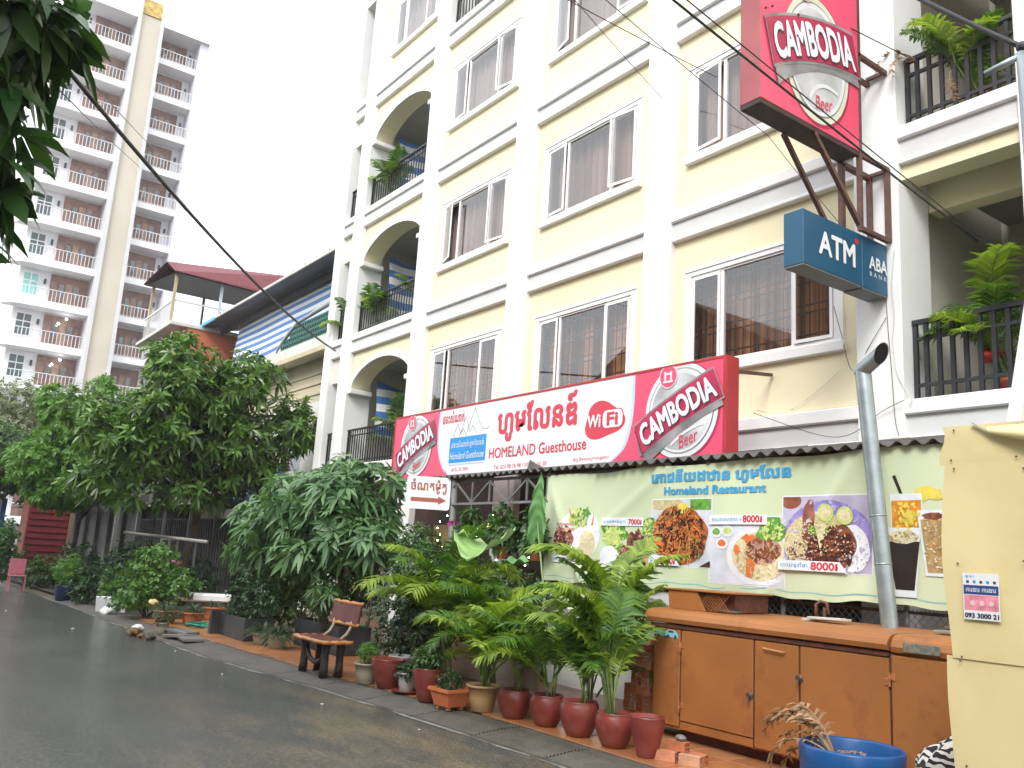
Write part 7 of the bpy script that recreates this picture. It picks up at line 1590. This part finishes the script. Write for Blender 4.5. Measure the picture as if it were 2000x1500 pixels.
for k in range(-3, 11):
    z = 12.2+3.2*k
    if z < 2: continue
    vis = z > 7
    # left wing: slab with rounded end
    n_ = len(fpt); mb = MB(); v = [(p[0], p[1], z) for p in fpt]+[(-73.6, 11.27, z)]; v2 = [(p[0], p[1], z-0.55) for p in v]; m_ = len(v)
    mb.add(v+v2, [tuple(range(m_))[::-1], tuple(range(m_, 2*m_))]+[(i, (i+1) % m_, (i+1) % m_+m_, i+m_) for i in range(m_)]); mb.build('balcony_slab', TWW, tw)
    part_box('balcony_slab', TWW, tw, -73.59, -72.0, 13.33, 16.44, z-0.5, z)
    if k == 10: continue
    rl = MB().tube([(p[0]+0.0, p[1]+0.02, z+0.9) for p in fpt], 0.035, 5).build('railing', TRL, tw)
    rr = MB().box(-72.07, -72.02, 13.33, 16.44, z+0.86, z+0.92).build('railing', TRL, tw)
    part_box('bottom_rail', TRL, rr, -72.06, -72.03, 13.33, 16.44, z+0.06, z+0.10)
    if vis:
        for (x, y) in path_pts(fpt, 0.26): tbal(rl, x-0.02, y, z+0.01)
        for i in range(12): tbal(rr, -72.045, 13.5+0.26*i, z+0.01)
    for (y0, y1) in ((8.55, 11.2), (13.4, 15.85)):
        dw = part_box('door_wall', DOORW, tw, -73.59, -73.45, y0, y1, z+0.02, z+2.5)
        ws = (y1-y0)/5
        for j in range(5): part_box('door_leaf', mat('tower_door_leaf_%d' % (j % 3), [(0.24, 0.125, 0.09), (0.17, 0.085, 0.06), (0.30, 0.19, 0.13)][j % 3], 0.5, 0.25, 2), dw, -73.449, -73.40, y0+ws*j+0.04, y0+ws*(j+1)-0.04, z+0.05, z+1.95)
        part_box('door_pane', TGL, dw, -73.399, -73.38, y0+ws*1.2, y0+ws*1.8, z+0.9, z+1.8); part_box('door_pane', TGL, dw, -73.399, -73.38, y0+ws*3.2, y0+ws*3.8, z+0.9, z+1.8)
    wn_ = part_box('window', PVC, tw, -73.59, -73.45, 6.65, 7.75, z+0.55, z+2.3)
    for (a, b, c, d) in ((6.72, 7.16, 0.62, 1.60), (7.24, 7.68, 0.62, 1.60), (6.72, 7.16, 1.70, 2.22), (7.24, 7.68, 1.70, 2.22)): part_box('pane', mat('tower_dark_pane', (0.045, 0.075, 0.075), 0.12, 0.2, 1) if k != 2 else mat('tower_teal_curtain', (0.22, 0.52, 0.46), 0.3, 0.1), wn_, -73.449, -73.42, a, b, z+c, z+d)
    part_box('wall_lamp', IRON, tw, -73.59, -73.40, 8.1, 8.25, z+1.6, z+2.0); part_box('wall_lamp', IRON, tw, -73.59, -73.40, 16.1, 16.25, z+1.6, z+1.95)
    if k in (0, 1): MB().ball((-73.0, 10.0, z+2.3), 0.09, 8, 5).build('ceiling_light', emit('cold_lamp', (0.9, 0.95, 1.0), 10), tw); MB().ball((-73.0, 9.5, z+1.85), 0.09, 8, 5).build('ceiling_light', MATS['cold_lamp'], tw)
for i in range(14): part_box('roof_pinial', TWW, tw, -71.5, -71.4, 13.5+i*0.26, 13.56+i*0.26, 44.4, 45.1)
part_box('roof_rail', TWW, tw, -71.5, -71.4, 13.4, 17.1, 45.101, 45.2)

# ================================================================ low shops under the trees
sh = thing('old_shop_row', 'row of dim old shopfronts with metal gates under the street tree', 'building', (-28, 9.4, 0))
SHW = mat('sooty_shaded_wall', (0.055, 0.05, 0.042), 0.75, 0.35, 1.2, dirt=(0.03, 0.028, 0.025), dscale=1.5, damt=0.7)  # soot blotches over a base colour darkened to stand in for tree shade
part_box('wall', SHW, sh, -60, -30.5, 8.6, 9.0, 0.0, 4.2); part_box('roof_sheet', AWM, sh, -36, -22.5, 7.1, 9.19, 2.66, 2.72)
mb = MB(); mb.grid(lambda u, v: (-31+7.5*u, 6.9+0.4*v, 2.56+0.10*v+0.02*math.sin(u*120)), 90, 1); mb.build('awning_edge', mat('tin_edge', (0.34, 0.35, 0.36), 0.5, 0.2, 4), sh)
for (x, y) in ((-24.0, 7.0), (-26.5, 7.0), (-29.5, 7.0), (-32.0, 6.9)): MB().bar((x, y, 0.03), (x, y, 2.6), 0.12 if x < -29 else 0.07).build('post', POST, sh)
for i in range(5): 
    x = -24.4-2.2*i; g_ = part_box('shop_gate', mat('dull_gate', (0.07, 0.07, 0.068), 0.5, 0.2, 3), sh, x-1.9, x, 8.4, 8.44, 0.1, 2.3) if i % 2 else part_box('shop_gate', mat('dark_gate', (0.05, 0.046, 0.042), 0.5, 0.2, 3), sh, x-1.9, x, 8.4, 8.44, 0.1, 2.3)  # gate and slat colours darkened too, in place of shade under the trees
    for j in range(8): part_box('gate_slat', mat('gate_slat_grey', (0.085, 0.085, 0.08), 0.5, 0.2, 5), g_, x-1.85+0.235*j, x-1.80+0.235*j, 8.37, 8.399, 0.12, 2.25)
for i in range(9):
    x = -35.5-2.4*i; part_box('shop_post', mat('shop_pier', (0.075, 0.07, 0.06), 0.7, 0.25, 3), sh, x, x+0.35, 8.3, 8.599, 0.0, 3.2)  # pier colour also carries the tree shade
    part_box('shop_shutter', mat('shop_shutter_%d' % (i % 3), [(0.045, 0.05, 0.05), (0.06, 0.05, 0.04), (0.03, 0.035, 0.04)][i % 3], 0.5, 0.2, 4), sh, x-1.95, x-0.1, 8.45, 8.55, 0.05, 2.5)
part_box('shop_canopy', AWM, sh, -57, -34.5, 6.6, 8.29, 2.85, 2.92)
# fluted baluster posts and rails of the old front yards
for i, (x, y) in enumerate(((-28.0, 5.9), (-27.2, 6.2), (-26.6, 6.5))):
    mb = MB(); mb.lathe([(0.15, 0), (0.15, 0.12), (0.09, 0.16), (0.14, 0.45), (0.10, 0.75), (0.07, 0.85), (0.12, 0.9), (0.12, 1.0)], (x, y, 0.03), 14); tag(mb.build('baluster_post', mat('old_cement', (0.20, 0.20, 0.19), 0.7, 0.2, 4), base=(x, y, 0.03), smooth=True), ['leftmost turned cement post before the shops', 'middle turned cement post before the shops', 'right turned cement post before the shops'][i], 'post', 'turned cement posts')
tag(MB().tube([(-26.2, 5.9, 1.72), (-22.4, 5.95, 1.66), (-19.5, 6.1, 1.60)], 0.04, 8).build('bamboo_pole', mat('grey_bamboo', (0.26, 0.25, 0.22), 0.6, 0.2, 8), base=(-22, 5.9, 1.66), smooth=True), 'grey horizontal pole tied to the street tree trunk', 'pole')
yg = thing('yard_gate', 'pale grey metal yard gate between the street tree and the posts', 'gate', (-23.5, 6.6, 0.03))
YGM = mat('pale_gate', (0.28, 0.28, 0.27), 0.5, 0.2, 5)
for z in (0.1, 0.62, 0.95, 1.62): MB().bar((-25.0, 6.6, z), (-22.9, 6.9, z), 0.05).build('rail', YGM, yg)
for i in range(5): MB().bar((-25.0+0.525*i, 6.6+0.075*i, 0.05), (-25.0+0.525*i, 6.6+0.075*i, 1.65), 0.05).build('stile', YGM, yg)
for i in range(16): MB().bar((-24.95+0.13*i, 6.6+0.0186*i, 0.64), (-24.95+0.13*i, 6.6+0.0186*i, 0.94), 0.02).build('bar', YGM, yg)
rp_ = thing('red_shop_panel', 'dark red ribbed metal kiosk panel at the far left', 'panel', (-30.5, 4.8, 0.5)); RPM = mat('maroon_sheet', (0.19, 0.02, 0.03), 0.5, 0.15, 3)
part_box('sheet', RPM, rp_, -30.7, -30.6, 4.05, 5.2, 0.55, 2.6); 
for i in range(10): part_box('rib', RPM, rp_, -30.599, -30.57, 4.07, 5.18, 0.62+0.195*i, 0.66+0.195*i)
part_box('frame', mat('weathered_timber', (0.22, 0.16, 0.11), 0.7, 0.25, 5), rp_, -30.72, -30.5, 5.21, 5.33, 0.02, 2.7); part_box('shelf', mat('weathered_timber', (0.22, 0.16, 0.11)), rp_, -30.72, -30.3, 4.05, 5.2, 0.47, 0.549)
part_box('side', mat('brown_red_side', (0.20, 0.07, 0.05), 0.6, 0.2, 3), rp_, -32.0, -30.71, 4.04, 4.1, 0.55, 2.6)
tag(MB().box(-36, -33, 3.55, 3.7, 0.0, 2.6).build('blue_wall', mat('blue_wall_paint', (0.03, 0.12, 0.30), 0.6, 0.15), base=(-34, 3.6, 0)), 'blue painted wall at the far left behind the red panel', 'wall')
# pink plastic chair
pc = thing('plastic_chair', 'pink plastic chair at the far left edge of the road', 'chair', (-27.0, 3.55, 0.0)); PK = mat('pink_plastic', (0.52, 0.17, 0.22), 0.45, 0.1)
MB().bbox(-27.2, -26.8, 3.35, 3.75, 0.40, 0.43, 0.01).build('seat', PK, pc); MB().bbox(-27.2, -27.17, 3.35, 3.75, 0.45, 0.85, 0.008).build('backrest', PK, pc)
for x in (-27.18, -26.82):
    for y in (3.37, 3.73): MB().bar((x, y, 0), (x, y, 0.40 if x > -27 else 0.46), 0.03).build('leg', PK, pc)
# red and blue shop sign half hidden behind the umbrella tree
ss = thing('shop_sign', 'red and blue shop sign half hidden above the old shops', 'sign', (-25, 8.3, 2.9)); 
part_box('board', mat('shop_sign_blue', (0.02, 0.09, 0.26), 0.4, 0.1), ss, -24.79, -21.3, 8.2, 8.3, 2.75, 3.6); part_box('end_panel', mat('shop_sign_red', (0.55, 0.02, 0.02), 0.4, 0.1), ss, -25.3, -24.8, 8.19, 8.3, 2.7, 3.62)
words('AUTO', -23.6, 3.05, 0.9, 0.25, SWHITE, ss, Matrix(((1, 0, 0, 0), (0, 0, -1, 8.195), (0, 1, 0, 0), (0, 0, 0, 1))), 0.003)
vf = thing('picket_fence', 'rusty picket fence on the ledge above the old shops', 'fence', (-24.5, 8.6, 3.4))
for i in range(28): MB().bar((-26.5+i*0.17, 8.7, 3.5), (-26.5+i*0.17, 8.7, 4.2+0.05*math.sin(i)), 0.035).build('picket', RUST, vf)
MB().bar((-26.6, 8.7, 3.65), (-21.8, 8.7, 3.65), 0.04).build('rail', RUST, vf); part_box('ledge', OLDW, vf, -27, -21.3, 8.5, 9.19, 3.38, 3.495)
# far backdrop closing the street
fb = thing('far_block', 'grey block closing the street behind the trees', 'building', (-62, -2, 0)); part_box('wall', mat('far_grey', (0.30, 0.29, 0.27), 0.7, 0.15, 0.6), fb, -66, -60, -14, 3.2, 0, 5.5)

# ================================================================ houses across the road, mirrored in the windows
ROOFT = mat('brown_roof_tiles', (0.16, 0.075, 0.045), 0.7, 0.3, 4, bump=0.4)
OPW = mat('opposite_plaster', (0.36, 0.31, 0.24), 0.7, 0.12, 0.8)
for i, (x0, x1, h_, rdg) in enumerate(((-30, -20.5, 10.4, 2.8), (-20, -11.5, 9.8, 3.4), (-11, -2.5, 10.6, 2.8), (-2, 7.5, 10.0, 2.8))):
    hs_ = thing('opposite_house', ['gabled house across the road farthest down the street', 'gabled house across the road opposite the bench', 'gabled house across the road opposite the generator', 'gabled house across the road behind the camera'][i], 'building', ((x0+x1)/2, -12, 0), 'houses across the road')
    wl_o = part_box('wall', OPW, hs_, x0, x1, -16, -9, 0, h_)
    mb = MB(); xm = (x0+x1)/2; y0, y1 = -16.6, -8.2
    mb.add([(x0-0.5, y0, h_-0.2), (xm, y0, h_+rdg), (x1+0.5, y0, h_-0.2), (x0-0.5, y1, h_-0.2), (xm, y1, h_+rdg), (x1+0.5, y1, h_-0.2)], [(0, 3, 4, 1), (1, 4, 5, 2), (3, 5, 4), (0, 1, 2), (0, 2, 5, 3)]); mb.build('roof', ROOFT, hs_)
    for j in range(3):
        xx = x0+1+(x1-x0-2)*j/2; w_ = part_box('window', mat('opposite_frame', (0.4, 0.38, 0.34), 0.6, 0.1), hs_, xx-0.6, xx+0.6, -8.99, -8.95, 4.4, 5.9); part_box('pane', mat('opposite_pane', (0.03, 0.035, 0.04), 0.1, 0.2), w_, xx-0.5, xx+0.5, -8.949, -8.93, 4.5, 5.8)
    part_box('shutter', mat('opposite_shutter', (0.16, 0.17, 0.17), 0.5, 0.15), hs_, x0+0.8, x1-0.8, -8.99, -8.94, 0.1, 2.7)

# ================================================================ overhead cables
CAB = mat('black_cable', (0.015, 0.015, 0.016), 0.5, 0.2)
def cable(label, a, b, r, sag, group='overhead cables', n_=22):
    a = Vector(a); b = Vector(b); pts = [a.lerp(b, i/n_)-Vector((0, 0, sag*4*(i/n_)*(1-i/n_))) for i in range(n_+1)]
    return tag(MB().tube(pts, r, 6).build('cable', CAB, base=tuple(a), smooth=True), label, 'cable', group)
cable('thick black cable slanting down from the hanging branch to the end pillar', (-7.2, 0.25, 5.55), (-20.45, 9.05, 6.62), 0.022, 0.28)
cable('lower of the two cables slanting to the lower right balcony', (-4.19, 0.91, 6.44), (-4.3, 9.15, 5.27), 0.011, 0.05)
cable('upper of the two cables slanting to the lower right balcony', (-4.13, 0.98, 6.44), (-4.28, 9.15, 5.31), 0.006, 0.03)
cable('thick cable running to the pole at the upper right corner', (-4.2, 6.25, 7.35), (-2.46, 6.0, 5.36), 0.022, 0.04)
cable('thin wire crossing the top middle window towards the beer sign', (-5.13, 2.65, 6.24), (-6.77, 7.76, 7.76), 0.005, 0.03)
cable('thin wire falling from the top window towards the blue sign', (-5.66, 3.37, 7.3), (-6.13, 7.96, 6.78), 0.005, 0.03)
cable('thin wire falling behind the beer sign frame to the blue sign', (-6.13, 7.96, 6.78), (-5.45, 8.62, 5.47), 0.004, 0.02)
cable('upper thin wire running from the branch to the tower', (-7.6, 0.7, 5.5), (-69.2, 16.7, 31.3), 0.006, 0.6)
cable('lower thin wire running from the branch to the tower', (-7.6, 0.5, 5.3), (-69.6, 16.8, 29.4), 0.006, 0.6)
cable('thin wire crossing above the middle windows to the top pillar', (-4.6, 1.5, 6.9), (-9.0, 9.05, 8.9), 0.005, 0.05)
cable('thin wire from above the beer sign to the upper right balcony', (-6.2, 4.6, 8.6), (-5.0, 9.25, 7.8), 0.006, 0.04)
# wires stapled to the pillar by the blue sign
def wire(label, pts, r=0.004, m=CAB): return tag(MB().tube(smooth(pts, 6), r, 5).build('wire', m, base=pts[0], smooth=True), label, 'wire', 'loose wires on the facade')
wire('white wire hanging down the pillar from the blue sign', [(-5.20, 9.05, 5.4), (-5.24, 9.04, 5.0), (-5.22, 9.04, 4.6), (-5.25, 9.05, 4.3), (-5.2, 9.05, 3.9), (-5.05, 9.05, 3.62), (-5.08, 9.05, 3.55)], 0.005, mat('white_wire', (0.6, 0.58, 0.54), 0.5, 0.1))
wire('dark wire running down the pillar to the terrace roof', [(-5.32, 9.05, 4.85), (-5.30, 9.05, 4.4), (-5.27, 9.05, 3.9), (-5.2, 8.97, 3.4), (-5.15, 8.95, 3.2)])
wire('thin wire sagging from the pillar to the window corner', [(-5.32, 9.05, 4.6), (-5.5, 9.05, 4.35), (-5.8, 9.12, 4.05), (-5.95, 9.14, 4.5), (-6.05, 9.13, 4.9)])
wire('thin wire sagging along the band above the awning', [(-6.6, 8.3, 3.5), (-6.2, 9.0, 3.3), (-5.8, 9.05, 3.28), (-5.4, 9.03, 3.5), (-5.1, 9.0, 3.6)])
wire('pale wire curving over the yellow wall beside the long sign', [(-6.62, 8.4, 3.55), (-6.9, 9.17, 3.65), (-6.6, 9.17, 3.72), (-6.2, 9.17, 3.95), (-6.0, 9.17, 4.1)], 0.004, MATS['white_wire'])

# ================================================================ damp air after the rain
hz = bpy.data.materials.new('damp_air'); hz.use_nodes = True
n = hz.node_tree.nodes; l = hz.node_tree.links; n.remove(n['Principled BSDF'])
pv = n.new('ShaderNodeVolumePrincipled'); pv.inputs['Color'].default_value = (0.97, 0.98, 1.0, 1); pv.inputs['Density'].default_value = 0.0010; pv.inputs['Anisotropy'].default_value = 0.2
l.new(pv.outputs[0], n['Material Output'].inputs['Volume'])
o = MB().box(-402, 402, -402, 402, -1.7, 47.5).build('haze', hz); o['kind'] = 'stuff'
